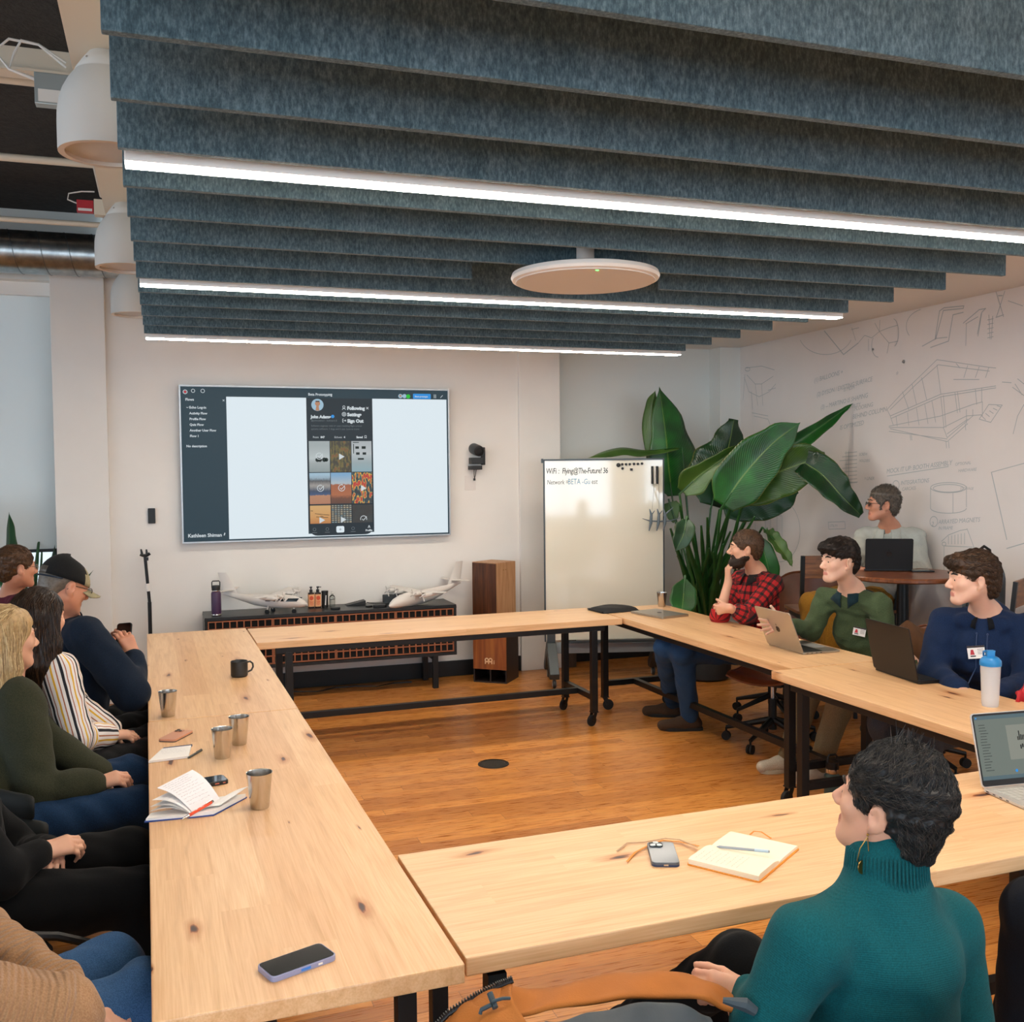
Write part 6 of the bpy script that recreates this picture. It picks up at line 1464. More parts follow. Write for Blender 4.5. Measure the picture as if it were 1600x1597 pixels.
def np_obj(name, V, F, mats, parent, mi=None, attr=None):
    me = bpy.data.meshes.new(name)
    me.vertices.add(len(V)); me.vertices.foreach_set('co', V.astype(F32).ravel())
    me.loops.add(len(F)*4); me.loops.foreach_set('vertex_index', F.astype(np.int32).ravel())
    me.polygons.add(len(F)); me.polygons.foreach_set('loop_start', np.arange(0, len(F)*4, 4, dtype=np.int32))
    me.update(calc_edges=True)
    if not isinstance(mats, (list, tuple)): mats = [mats]
    for m_ in mats: me.materials.append(m_)
    if mi is not None: me.polygons.foreach_set('material_index', mi.astype(np.int32))
    me.polygons.foreach_set('use_smooth', np.ones(len(F), bool))
    if attr is not None:
        a = me.attributes.new('pat', 'FLOAT_VECTOR', 'POINT'); a.data.foreach_set('vector', attr.astype(F32).ravel())
    o = bpy.data.objects.new(name, me); COL.objects.link(o); o.parent = parent
    if parent is not None and parent_matrix(parent) != Matrix.Identity(4): me.transform(parent_matrix(parent).inverted())
    return o
def wrinkle(seed=0, amp=.003, f=30):
    r = np.random.RandomState(seed); A = r.randn(5, 3); A /= np.linalg.norm(A, axis=1)[:, None]; B = r.randn(5, 3)*9; ph = r.rand(5)*6
    def fn(P):
        d = 0
        for i in range(5): d = d+np.sin((P@A[i])*f*2.1*(1+.35*i)+2.2*np.sin(P@B[i]+ph[i])+ph[i])/(1+.4*i)
        return (d*amp/2).astype(F32)
    return fn
def patcoords(V, segs):
    """cloth coordinates: x around the limb, y along it, for patterns that follow sleeves"""
    best = np.full(len(V), 1e9); out = np.zeros((len(V), 3))
    for si, (a, b, side, rad, s0) in enumerate(segs):
        a, b = np.array(a, float), np.array(b, float); ab = b-a; L = np.linalg.norm(ab); u = ab/L
        w = V-a; t = np.clip(w@u, 0, L); q = w-t[:, None]*u; d = np.linalg.norm(q, axis=1)-rad
        sd = np.array(Vector(side).normalized(), float); sd = sd-u*(sd@u); sd /= np.linalg.norm(sd); nn = np.cross(u, sd)
        ang = np.arctan2(q@nn, q@sd)*rad
        m = d < best; best[m] = d[m]; out[m, 0] = ang[m]; out[m, 1] = (t+s0)[m]; out[m, 2] = si
    return out
def V3(*a): return Vector(a)
def ik(a, c, L1, L2, pole):
    a, c = Vector(a), Vector(c); d = c-a; D = min(d.length, (L1+L2)*.995); u = d.normalized()
    x = (L1*L1-L2*L2+D*D)/(2*D); y = math.sqrt(max(0, L1*L1-x*x)); p = Vector(pole); p = p-u*p.dot(u); p.normalize()
    return a+u*x+p*y, a+u*D
def rotm(f, up=(0, 0, 1), roll=0):
    f = Vector(f).normalized(); r = f.cross(Vector(up)).normalized(); u = r.cross(f)
    if roll: R = Matrix.Rotation(roll, 3, f); r, u = R @ r, R @ u
    return Matrix((r, f, u)).transposed()     # columns right, forward, up

def head_prims(S, c, R, sc=1.0, fat=1.0, tg=1, beard=0):
    def w(x, y, z): return Vector(c)+R @ (Vector((x, y, z))*sc)
    RR = np.array(R)
    def e(p, r, k=.02, **kw): S.ell(w(*p), [q*sc for q in r], RR, k*sc, **kw)
    def cp(a, b, r0, r1=None, k=.01, **kw): S.cap(w(*a), w(*b), r0*sc, None if r1 is None else r1*sc, k*sc, **kw)
    e((0, -.014, .036), (.077, .099, .088), .02)
    e((0, .028, -.02), (.064*fat, .066, .088), .03)
    cp((0, .068, -.094), (0, .074, -.096), .020, .019, .03)
    for s in (-1, 1):
        cp((s*.052*fat, -.002, -.045), (s*.024, .066, -.096), .020, .016, .03)
        e((s*.040, .062, -.018), (.024, .022, .022), .02)
        cp((s*.012, .090, .026), (s*.046, .076, .024), .010, .008, .012)
        S.ell(w(s*.031, .103, .004), (.0165*sc, .014*sc, .012*sc), RR, .010*sc, sub=True)
        e((s*.031, .079, .003), (.0135, .0125, .0125), .004)
        cp((s*.020, .0885, .0125), (s*.043, .083, .0105), .0052, .0045, .005); cp((s*.020, .0865, -.0085), (s*.042, .081, -.0065), .0045, .004, .006)
        e((s*.0115, .101, -.034), (.0085, .010, .007), .006)
        # ears: rim, bowl, lobe
        er = Matrix.Rotation(-s*.38, 3, 'Z') @ Matrix.Rotation(-.12, 3, 'X')
        S.ell(w(s*.083, -.012, -.004), (.0085*sc, .021*sc, .033*sc), np.array(R @ er), .006*sc)
        S.ell(w(s*.094, -.006, .001), (.009*sc, .011*sc, .018*sc), np.array(R @ er), .005*sc, sub=True)
        S.ell(w(s*.080, -.002, -.032), (.0065*sc, .009*sc, .011*sc), np.array(R @ er), .006*sc)
    cp((0, .088, .012), (0, .113, -.026), .0085, .0115, .012)
    cp((-.015, .087, -.061), (.015, .087, -.061), .0062, None, .006); cp((-.012, .086, -.071), (.012, .086, -.071), .0068, None, .006)
    cp((-.02, .0965, -.066), (.02, .0965, -.066), .0022, None, .003, sub=True)
    return w

def hand_prims(S, wrist, d, palm, side, curl=(.5, .5, .5, .5), thumb=.4, sc=1.0, spread=.10, tcurl=.3):
    """wrist point, direction of the hand, palm normal (faces what the palm faces), side +1 right / -1 left"""
    d = Vector(d).normalized(); n = Vector(palm); n = (n-d*n.dot(d)).normalized(); x = d.cross(n)*side   # towards the thumb
    W = Vector(wrist)
    def P(a, b, c_): return W+x*a*sc+d*b*sc+n*c_*sc
    S.cap(P(0, -.02, 0), P(0, .02, 0), .024*sc, .025*sc, .02, flat=n, fa=1.35)
    for a in (-.026, -.009, .009, .024): S.cap(P(a*.6, .02, 0), P(a, .085, -.002), .0155*sc, .0125*sc, .012)
    roots = ((.027, .088, .030, .020, .018, .0088), (.009, .092, .033, .022, .019, .0090), (-.010, .088, .031, .021, .018, .0086), (-.027, .080, .025, .017, .016, .0078))
    tips = []
    for i, (a, b, l1, l2, l3, r) in enumerate(roots):
        p = P(a, b, 0); c_ = curl[i]; ang = c_*.9; sd = (a/.027)*spread
        for j, L in enumerate((l1*1.35, l2*1.25, l3*1.15)):
            v = (d*math.cos(ang)+n*math.sin(ang)+x*sd*math.cos(ang)).normalized(); q = p+v*L*sc
            S.cap(p, q, (r-.0006*j)*sc, (r-.0006*(j+1))*sc, .006); p = q; ang += c_*(1.15 if j == 0 else .8)
        tips.append(p)
    p = P(.022, .022, .006); v = (d*.75+x*(.35+thumb)+n*.25).normalized()
    for j, (L, r) in enumerate(((.044, .0135), (.034, .0105), (.027, .0095))):
        q = p+v*L*sc; S.cap(p, q, r*sc, r*.9*sc, .010 if j == 0 else .006); p = q
        v = (v+(d*.35+n*.5-x*.25)*tcurl).normalized()
    return tips

def strands(name, c, R, V, F, m_, parent, n=900, L=.03, w=.0022, flow=None, lift=.15, seed=1, jit=.25, mask=None, droop=0, curlf=0, seg=4, earless=False):
    """tapered locks lying on the hair surface (one mesh)"""
    rs = random.Random(seed); C0 = np.array(c); mb = MB()
    cen = V[F].mean(1); nrm = np.cross(V[F[:, 2]]-V[F[:, 0]], V[F[:, 3]]-V[F[:, 1]]); nrm /= (np.linalg.norm(nrm, axis=1)[:, None]+1e-12)
    ok = list(range(len(F)))
    LC = (cen-C0)@np.array(R)
    if not earless: ok = [i for i in ok if not (abs(LC[i, 0]) > .05 and ((LC[i, 1]+.012)/.040)**2+((LC[i, 2]+.006)/.046)**2 < 1) and not (LC[i, 1] > .045 and LC[i, 2] < .01)]
    if mask is not None: ok = [i for i in ok if mask(Matrix(R).transposed() @ (Vector(cen[i])-Vector(c)))]
    if not ok: return None
    bv = BVHTree.FromPolygons([tuple(v) for v in V], [tuple(f) for f in F])
    for _ in range(n):
        i = rs.choice(ok); p = Vector(cen[i]); nn = Vector(nrm[i]); lp = Matrix(R).transposed() @ (p-Vector(c))
        f = flow(lp) if flow else Vector((0, -1, 0)); f = R @ Vector(f)+Vector([rs.gauss(0, jit) for _ in range(3)])
        f = f-nn*f.dot(nn)
        if f.length < 1e-4: continue
        f.normalize(); l = L*rs.uniform(.6, 1.25); pts = [p-nn*.003]; q = p.copy(); v = f.copy(); k = rs.uniform(-1, 1)*curlf
        for j in range(seg):
            v = (v+f.cross(nn)*k+Vector((0, 0, -droop))).normalized(); q = q+v*l/seg; a_, n_, _, _ = bv.find_nearest(q, .05)
            if a_ is not None:
                if n_.dot(q-a_) < 0 and (q-a_).length > 1e-6 and n_.dot(nn) < 0: n_ = -n_
                g_ = a_+n_*(.001+lift*l*((j+1)/seg)**1.5); v = (g_-pts[-1]).normalized() if (g_-pts[-1]).length > 1e-5 else v; q = g_
            pts.append(q.copy())
        ww = w*rs.uniform(.6, 1.3); mb.tube(pts, [ww*.7]+[ww*(1-(j/seg)**1.6*.9) for j in range(1, seg+1)], 3, cap=False)
    me_ = obj(name, mb, m_, parent, smooth='all', world=True, fixn=False)
    return me_
def hair_mat(name, a, b, c, rough=.45):
    if name in MATS: return MATS[name]
    t = NT(name); g = t.n('NewGeometry'); v = t.coord('Object', (1, 1, 1)); n = t.n('TexNoise'); n.inputs['Scale'].default_value = 90; n.inputs['Detail'].default_value = 2; t.l(v, n.inputs[0])
    f = t.math('ADD', t.math('MULTIPLY', g.outputs['Random Per Island'], .6), t.math('MULTIPLY', n.outputs[0], .4))
    t.l(t.ramp(f, [(.2, a), (.5, b), (.8, c)]), t.b.inputs['Base Color']); t.set(Roughness=rough); t.b.inputs['Specular IOR Level'].default_value = .35
    t.b.inputs['Anisotropic'].default_value = .5; MATS[name] = t.m; return t.m
def skin_mat(name, col, blot='c9705c', lips='b0604f', beard=None):
    if name in MATS: return MATS[name]
    t = NT(name); v = t.coord('Object'); n = t.n('TexNoise'); n.inputs['Scale'].default_value = 22; n.inputs['Detail'].default_value = 4; t.l(v, n.inputs[0])
    f = t.ramp(n.outputs[0], [(.35, '000000'), (.75, '808080')]); t.l(t.mix(f, col, blot), t.b.inputs['Base Color'])
    t.set(Roughness=.5); t.b.inputs['Subsurface Weight'].default_value = .12; t.b.inputs['Subsurface Radius'].default_value = (.01, .003, .0015); t.b.inputs['Subsurface Scale'].default_value = 1
    MATS[name] = t.m; return t.m
def fabric(name, col, col2=None, rough=.9, scale=260, bump=.25, rib=0, wrap=True, sheen=.03):
    """woven or knitted cloth; rib > 0 gives knitted ribs that follow the garment"""
    if name in MATS: return MATS[name]
    t = NT(name); v = t.coord('Object'); n = t.n('TexNoise'); n.inputs['Scale'].default_value = scale; n.inputs['Detail'].default_value = 2; t.l(v, n.inputs[0])
    c2 = col2 or col; t.l(t.ramp(n.outputs[0], [(.35, col), (.65, c2)]), t.b.inputs['Base Color'])
    t.set(Roughness=rough); t.b.inputs['Sheen Weight'].default_value = sheen; t.b.inputs['Specular IOR Level'].default_value = .2
    h_ = n.outputs[0]
    if rib:
        a = t.n('Attribute'); a.attribute_name = 'pat'; sp = t.n('SeparateXYZ'); t.l(a.outputs['Vector'], sp.inputs[0])
        h_ = t.math('ADD', t.math('SINE', t.math('MULTIPLY', sp.outputs[1 if rib > 0 else 0], abs(rib))), t.math('MULTIPLY', n.outputs[0], .8))
    t.bump(h_, bump, .003); MATS[name] = t.m; return t.m
EYE_W = mat('eye_white', 'a89c94', .3); EYE_D = mat('iris_dark', '2a1c14', .15)

def person(label, J, face, hair=None, skin='skin_fair', body=None, h=.005, beardf=None, fat=1.0, wid=1.0, cloth=None, shoes=None, arms=True, group=None, sc=1.0, headsc=1.0, pos=None, seed=1, extra=None, bare=None, hands=None, legs=True, under=None):
    """J: world joints.  face: (forward vector, roll).  Returns the root empty and the head frame."""
    J = {k: Vector(v) for k, v in J.items()}
    root = thing('person', label, 'person', (J['pelvis'].x, J['pelvis'].y, 0) if pos is None else pos, 0, None)
    Rm = rotm(face[0], roll=face[1] if len(face) > 1 else 0); hc = J['head']
    sm = skin_mat(skin, *SKINS[skin])
    nb = J['neck']; ch = J['chest']; pv = J['pelvis']
    fwd = J.get('fwd', Vector(face[0])); fwd = Vector((fwd.x, fwd.y, 0)).normalized(); rt = Vector((fwd.y, -fwd.x, 0))
    sR, sL = J.get('sR', nb-Vector((0, 0, .055))+rt*.172*wid), J.get('sL', nb-Vector((0, 0, .055))-rt*.172*wid)
    hR, hL = pv+rt*.09-Vector((0, 0, .03)), pv-rt*.09-Vector((0, 0, .03))
    S = Sculpt()
    w = head_prims(S, hc, Rm, headsc, fat)
    S.cap(w(0, -.025, -.05), nb+Vector((0, 0, .0)), .050*headsc, .058, .03)
    S.cap(nb, ch, .08, .12, .05, flat=fwd, fa=1.3); S.cap(ch, pv, .13, .14, .05, flat=fwd, fa=1.25); S.cap(sR, sL, .05, .05, .04)
    for s_, A in (('R', sR), ('L', sL)):
        e_, w_ = J['e'+s_], J['w'+s_]
        S.cap(A, e_, .050, .040, .03); S.cap(e_, w_, .040, .026, .02)
        hd = (hands or {}).get(s_)
        if hd: hand_prims(S, w_, hd[0], hd[1], 1 if s_ == 'R' else -1, *hd[2:])
    if legs:
        for s_, A in (('R', hR), ('L', hL)):
            k_, a_ = J['k'+s_], J['a'+s_]; S.cap(A, k_, .075, .052, .03); S.cap(k_, a_, .050, .034, .02); S.cap(a_-Vector((0, 0, .035)), J['t'+s_], .022, .018, .02)
    V, F = S.mesh(h); V = relax(V, F, 1)
    # materials on the one skin: lips, beard shadow
    cen = V[F].mean(1); L = (cen-np.array(hc))@np.array(Rm)/headsc
    mi = np.zeros(len(F)); lipm = (np.abs(L[:, 0]) < .021) & (L[:, 1] > .084) & (np.abs(L[:, 2]+.066) < .0095); mi[lipm] = 1
    b = np_obj('body', V, F, [sm, mat(skin+'_lips', SKINS[skin][2], .45)], root, mi)
    for s in (-1, 1):
        ey = MB(); q = w(s*.031, .0805, .002); ey.ball(q, .0112*headsc, 14, 9)
        ey.m(1); ey.ball(w(s*.031, .0868, .002), .0062*headsc, 10, 6)
        obj('eye', ey, [EYE_W, EYE_D], root, smooth='all', world=True, fixn=False)
    bm_ = hair['mat'] if hair else sm
    for s in (-1, 1): obj('eyebrow', MB().tube([w(s*.014, .1, .029), w(s*.03, .097, .034), w(s*.048, .083, .028)], [.002, .0035, .0015], 5, sq=1.6), hair.get('brow', bm_) if hair else sm, root, smooth='all', world=True, fixn=False)
    return root, w, Rm, dict(sR=sR, sL=sL, hR=hR, hL=hL, fwd=fwd, rt=rt, J=J, nb=nb, ch=ch, pv=pv, hc=hc, sc=headsc)
SKINS = {'skin_fair': ('d6a488', 'c9806c', 'bd7a6a'), 'skin_ruddy': ('cb8f72', 'b96a56', 'ab6a5a'), 'skin_pale': ('deb29a', 'd6937f', 'cc8577'), 'skin_tan': ('c08d6c', 'a86650', '96584a')}

def top_garment(root, I, m_, name='sweater', th=.016, hem=.0, collar=None, sleeve=1.0, h=.006, wr=.003, f=26, seed=0, belly=0, w0=.150, w1=.150, arm=.062, cuff=.040, sl='RL', extra=None, sub=None, noise=True, low=.04, pit=.0):
    J = I['J']; S = Sculpt(); up = Vector((0, 0, 1)); fwd, rt = I['fwd'], I['rt']; nb, ch, pv = I['nb'], I['ch'], I['pv']
    S.cap(nb-up*.055, ch, .080+th*.4, w0, .05, flat=fwd, fa=1.32)
    S.cap(ch, pv-up*low, w0+th*.3, w1+th*.3, .06, flat=fwd, fa=1.22)
    S.cap(I['sR'], I['sL'], .048+th*.4, None, .05)
    S.cap(nb-up*.02, I['sR'], .050, .052, .04); S.cap(nb-up*.02, I['sL'], .050, .052, .04)
    if belly: S.ell(ch.lerp(pv, .6)+fwd*.05, (.14, .12, .13), None, .06)
    for s_ in 'RL':
        A, e_, w_ = I['s'+s_], J['e'+s_], J['w'+s_]
        if s_ in sl: S.cap(A, e_, arm+.002, arm*.92, .03); S.cap(e_, e_.lerp(w_, sleeve), arm*.9, cuff, .02)
        else: S.cap(A, A.lerp(e_, .55), arm+.01, arm+.006, .035)
    if collar: collar(S, I)
    if extra: extra(S, I)
    S.cap(I['hc'], nb+Vector((0, 0, .03)), .045, .045, .008, sub=True)
    V, F = S.mesh(h, wrinkle(seed, wr, f) if noise else None)
    V = relax(V, F, 1)
    segs = [(nb, pv-up*low, rt, w0, 0)]
    for s_ in 'RL': segs += [(I['s'+s_], J['e'+s_], fwd, arm, 0), (J['e'+s_], J['w'+s_], fwd, cuff, (I['s'+s_]-J['e'+s_]).length)]
    I['top'] = V
    return np_obj(name, V, F, m_, root, attr=patcoords(V, segs))
def surf(I, p, n, rad=.018):
    n = Vector(n).normalized(); V = I['top']; d = V-np.array(p); t = d@np.array(n); l = np.linalg.norm(d-t[:, None]*np.array(n), axis=1); m = l < rad
    return Vector(p)+n*(float(t[m].max()) if m.any() else 0)
def trousers(root, I, m_, name='trousers', r=(.105, .082, .070, .060), h=.007, wr=.005, seed=3, cut=1.0, k=.03):
    J = I['J']; S = Sculpt(); pv = I['pv']; up = Vector((0, 0, 1))
    S.cap(I['hR'], I['hL'], .115, None, .04, flat=I['fwd'], fa=1.05)
    for s_ in 'RL':
        A, K, a_ = I['h'+s_], J['k'+s_], J['a'+s_]
        S.cap(A, K, r[0], r[1], k); S.cap(K, K.lerp(a_, cut), r[1]*.98, r[3], .02)
    V, F = S.mesh(h, wrinkle(seed, wr, 22)); V = relax(V, F, 1)
    segs = []
    for s_ in 'RL': segs += [(I['h'+s_], J['k'+s_], I['rt'], .08, 0), (J['k'+s_], J['a'+s_], I['rt'], .06, .45)]
    return np_obj(name, V, F, m_, root, attr=patcoords(V, segs))
def shoe(root, I, s_, m_, sole, L=.27, name='shoe'):
    J = I['J']; a = J['a'+s_]; t = J['t'+s_]; d = Vector((t.x-a.x, t.y-a.y, 0)).normalized(); g = Vector((a.x, a.y, 0)); up = Vector((0, 0, 1)); zg = max(0, min(a.z, t.z)-.085)
    g.z = zg; S = Sculpt()
    S.cap(g-d*.045+up*.045, g+d*.06+up*.05, .040, .044, .03); S.cap(g+d*.05+up*.045, g+d*(L-.1)+up*.036, .044, .036, .03); S.cap(g-d*.02+up*.05, g-d*.01+up*.115, .046, .050, .02)
    S.ell(g+d*.05-up*.10, (.3, .3, .108), None, .004, sub=True)
    V, F = S.mesh(.005); V = relax(V, F, 1)
    o = np_obj(name, V, F, m_, root)
    mb = MB(); n = Vector((-d.y, d.x, 0)); prof = [(-.085, .028), (-.06, .04), (.02, .041), (.10, .047), (.155, .040), (.185, .015)]
    L_ = [g+d*x+n*y for x, y in prof]+[g+d*x-n*y for x, y in prof[::-1]]
    mb.prism([(p.x, p.y) for p in L_], lambda x, y: (x, y, zg), (0, 0, .022)); obj('sole', mb, sole, o, bevel=.003, world=True)
    return o
def cap_hair(root, w, Rm, I, m_, style, n=900, L=.03, name='hair', h=.0045, lift=.2, wd=.0022, flow=None, jit=.25, seed=2, mask=None, droop=0, noise=.0015, curlf=0, nf=90):
    S = Sculpt(); style(S, w, np.array(Rm))
    V, F = S.mesh(h, wrinkle(seed, noise, nf)); V = relax(V, F, 1)
    o = np_obj(name, V, F, m_, root)
    if n: strands('hair_locks', I['hc'], Rm, V, F, m_, o, n, L, wd, flow, lift, seed, jit, mask, droop, curlf)
    return o
def st_short(front=.074, thick=.010, side=-.02, back=-.075, top=0.0, vol=1.0):
    """short hair: cap over the skull, cut at the hairline, above the ears and at the nape"""
    def f(S, w, R):
        t = thick
        S.ell(w(0, -.018, .040+top), (.079+t*vol, .100+t, .090+t+top), R, .01)
        S.ell(w(0, -.075, -.02), (.062, .038, .055), R, .03)
        S.ell(w(0, .115, -.055), (.12, .060+(.074-front)*.5+.02, .118), R, .010, sub=True)
        S.ell(w(0, .135, .01), (.14, .055, .075), R, .012, sub=True)
        for s in (-1, 1): S.ell(w(s*.098, .025, -.045), (.040, .058, .052), R, .008, sub=True); S.ell(w(s*.095, -.010, -.010), (.036, .029, .042), R, .005, sub=True)
        S.ell(w(0, -.06, -.15), (.14, .12, .15+back+.0), R, .01, sub=True)
        S.ell(w(0, .03, -.09), (.12, .09, .07), R, .01, sub=True)
    return f
def glasses(root, w, R, m_, sc=1.0, lens=True, wid=.056):
    g = MB()
    for s in (-1, 1):
        c = [(s*.032+.022*math.cos(a)*1.08, .106-abs(.022*math.cos(a)+0)*.12*(1 if s*math.cos(a) > 0 else 0), .001+.016*math.sin(a)) for a in [2*PI*k/18 for k in range(19)]]
        g.tube([w(*p) for p in c], .0013, 6)
        g.tube([w(s*.056, .102, .008), w(s*.078, .03, .01), w(s*.083, -.01, .008), w(s*.084, -.03, -.012)], .0015, 6)
    g.tube([w(-.010, .108, .004), w(0, .112, .008), w(.010, .108, .004)], .0013, 6)
    o = obj('glasses', g, m_, root, smooth='all', world=True, fixn=False)
    ln = MB()
    for s in (-1, 1): ln.face(range(len(ln.v), len(ln.v)+16)) if False else None
    for s in (-1, 1):
        P = [w(s*.032+.0235*math.cos(a), .106, .001+.0155*math.sin(a)) for a in [2*PI*k/16 for k in range(16)]]; o_ = len(ln.v); ln.v += [tuple(p) for p in P]; ln.face(range(o_, o_+16))
    if lens: obj('lens', ln, mat('spectacle_lens', 'eef2f4', .03, trans=1, alpha=1), o, world=True, fixn=False, solid=.001)
    return o

# ---------------------------------------------------------------- hair and cloth palettes
H_DARK = hair_mat('hair_near_black', '0d0a09', '1a1411', '2c211b'); H_BROWN = hair_mat('hair_brown', '22170f', '3a281b', '553c28')
H_MID = hair_mat('hair_chestnut', '2e1f13', '4c3320', '6b4a2e'); H_GREY = hair_mat('hair_grey_brown', '2c2620', '4a423a', '71675c')
H_BLOND = hair_mat('hair_blonde', '8a6c46', 'b99a6c', 'dcc294', .4); H_LONG = hair_mat('hair_dark_brown', '150e0a', '2a1c14', '46301f', .35); H_SLATE = hair_mat('hair_slate', '111213', '222324', '4d463f')
M_BEARD = hair_mat('beard_brown', '1c120b', '362314', '54371f', .7)
M_SHOEB = fabric('brown_suede', '3c2e24', '4c3b2e'); M_SOLE = mat('dark_sole', '1b1b1c', .8); M_SNK = fabric('off_white_canvas', 'c9c0ae', 'b5aa96'); M_SOLEW = mat('pale_sole', 'c4bba6', .7); M_BLKSH = mat('black_leather_shoe', '101010', .4)
def up_(z=1): return Vector((0, 0, z))

def denim(name, a, b): 
    return fabric(name, a, b, scale=420, bump=.3)
def plaid():
    t = NT('red_plaid'); a = t.n('Attribute'); a.attribute_name = 'pat'; sp = t.n('SeparateXYZ'); t.l(a.outputs['Vector'], sp.inputs[0])
    def band(x, f, lo, hi, ph=0):
        fr = t.math('FRACT', t.math('ADD', t.math('MULTIPLY', x, f), ph)); return t.math('MULTIPLY', t.math('GREATER_THAN', fr, lo), t.math('LESS_THAN', fr, hi))
    nz = t.n('TexNoise'); nz.inputs['Scale'].default_value = 9; v = t.coord('Object'); t.l(v, nz.inputs[0]); x = t.math('ADD', sp.outputs[0], t.math('MULTIPLY', nz.outputs[0], .03)); y = t.math('ADD', sp.outputs[1], t.math('MULTIPLY', nz.outputs[0], .03))
    A, B = band(x, 19, .0, .38), band(y, 19, .0, .38); s = t.math('MULTIPLY', t.math('ADD', A, B), .5)
    c = t.ramp(s, [(0, 'b5161c'), (.3, '5f1013'), (.75, '140c0d')], 'CONSTANT'); A2 = band(x, 19, .66, .72); c = t.mix(t.math('MULTIPLY', A2, .6), c, '2a3a20')
    t.l(c, t.b.inputs['Base Color']); t.set(Roughness=.9); return t.m
def stripes():
    t = NT('striped_knit'); a = t.n('Attribute'); a.attribute_name = 'pat'; sp = t.n('SeparateXYZ'); t.l(a.outputs['Vector'], sp.inputs[0])
    f = t.math('FRACT', t.math('MULTIPLY', t.math('ADD', sp.outputs[0], 1), 14))
    c = t.ramp(f, [(0, '1a1c24'), (.09, 'e2ddda'), (.26, 'a5684a'), (.33, 'e2ddda'), (.48, 'd8a92e'), (.58, 'e2ddda'), (.76, 'a5684a'), (.82, 'e2ddda'), (.93, '1a1c24')], 'CONSTANT')
    t.l(c, t.b.inputs['Base Color']); t.set(Roughness=.9); n = t.math('SINE', t.math('MULTIPLY', sp.outputs[0], 1200)); t.bump(n, .2, .001); return t.m
def badge(root, p, n, wd=.075, ht=.05, name='name_badge', rot=0):
    n = Vector(n).normalized(); x = Vector((0, 0, 1)).cross(n).normalized(); y = n.cross(x); p = Vector(p)
    if rot: R = Matrix.Rotation(rot, 3, n); x, y = R @ x, R @ y
    def q(a, b, c): return p+x*a+y*b+n*c
    mb = MB(); mb.prism([(-wd/2, -ht/2), (wd/2, -ht/2), (wd/2, ht/2), (-wd/2, ht/2)], lambda a, b: q(a, b, 0), n*.002)
    o = obj(name, mb, M_PAPER, root, world=True)
    d = MB(); d.prism([(-wd/2, ht*.34), (wd/2, ht*.34), (wd/2, ht*.5), (-wd/2, ht*.5)], lambda a, b: q(a, b, .002), n*.0006)
    d.prism([(-wd*.36, -ht*.36), (-wd*.05, -ht*.36), (-wd*.05, -ht*.26), (-wd*.36, -ht*.26)], lambda a, b: q(a, b, .002), n*.0006)
    for k in range(4): d.prism([(wd*.08, ht*(.2-.12*k)), (wd*.42, ht*(.2-.12*k)), (wd*.42, ht*(.23-.12*k)), (wd*.08, ht*(.23-.12*k))], lambda a, b: q(a, b, .002), n*.0004)
    obj('print', d, mat('badge_ink', '2a2226', .6), o, world=True)
    obj('picture', MB().prism([(-wd*.36, -ht*.2), (-wd*.1, -ht*.2), (-wd*.16, ht*.2), (-wd*.3, ht*.2)], lambda a, b: q(a, b, .002), n*.0006), mat('badge_red', 'b8303c', .6), o, world=True)
    return o
def beard(root, w, Rm, I, m_, thick=.010, n=700):
    S = Sculpt(); sc = I['sc']; R = np.array(Rm)
    S.cap(w(-.05, .0, -.05), w(-.026, .064, -.098), .021+thick, .022+thick, .02); S.cap(w(.05, .0, -.05), w(.026, .064, -.098), .021+thick, .022+thick, .02)
    S.cap(w(-.02, .070, -.102), w(.02, .070, -.102), .027+thick, None, .02); S.cap(w(-.03, .03, -.098), w(.03, .03, -.098), .020+thick, None, .03); S.cap(w(-.026, .082, -.051), w(.026, .082, -.051), .010, None, .01); S.cap(w(-.032, .078, -.052), w(-.028, .068, -.09), .012, .018, .02); S.cap(w(.032, .078, -.052), w(.028, .068, -.09), .012, .018, .02)
    S.ell(w(0, .03, -.005), (.072, .075, .040), R, .02, sub=True)
    V, F = S.mesh(.004, wrinkle(9, .0015, 90)); o = np_obj('beard', V, F, m_, root)
    strands('beard_hair', I['hc'], Rm, V, F, m_, o, n, .014, .0011, lambda p: Vector((0, .15, -1)), .25, 4, .3)
    return o
def hgroup(*a): pass

# ---------------------------------------------------------------- seated: young man in the green sweater (right side)
J = dict(head=(3.678, 4.845, 1.249), neck=(3.821, 4.915, 1.056), chest=(3.922, 4.954, 0.819), pelvis=(4.08,4.80,.57), eR=(3.670, 5.094, 0.814), wR=(3.401, 4.978, 0.886), eL=(3.894, 4.663, 0.728), wL=(3.78,4.50,.69),
         kR=(3.62,5.02,.53), aR=(3.46,5.02,.10), tR=(3.30,5.04,.05), kL=(3.60,4.70,.53), aL=(3.52,4.80,.10), tL=(3.36,4.82,.05), fwd=(-.93,-.36,0))
face = ((-.998, .074, .03),)
hd = {'R': ((-.85, .0, -.06), (.25, -.9, .35), (.12, .08, .10, .15), .9, 1.0, .25, .0), 'L': ((-.8, -.1, -.2), (0, 0, -1))}
r, w, Rm, I = person('young man in green sweater over dark collar holding out his open hand', J, face, dict(mat=H_DARK), 'skin_pale', h=.0042, hands=hd)
def collar_green(S, I): pass
top_garment(r, I, fabric('green_knit', '3c4a32', '4b5a3e', rib=900, bump=.12), 'sweater', th=.016, cuff=.040, arm=.066, sleeve=.88, seed=4, w0=.152, w1=.15, wr=.0045)
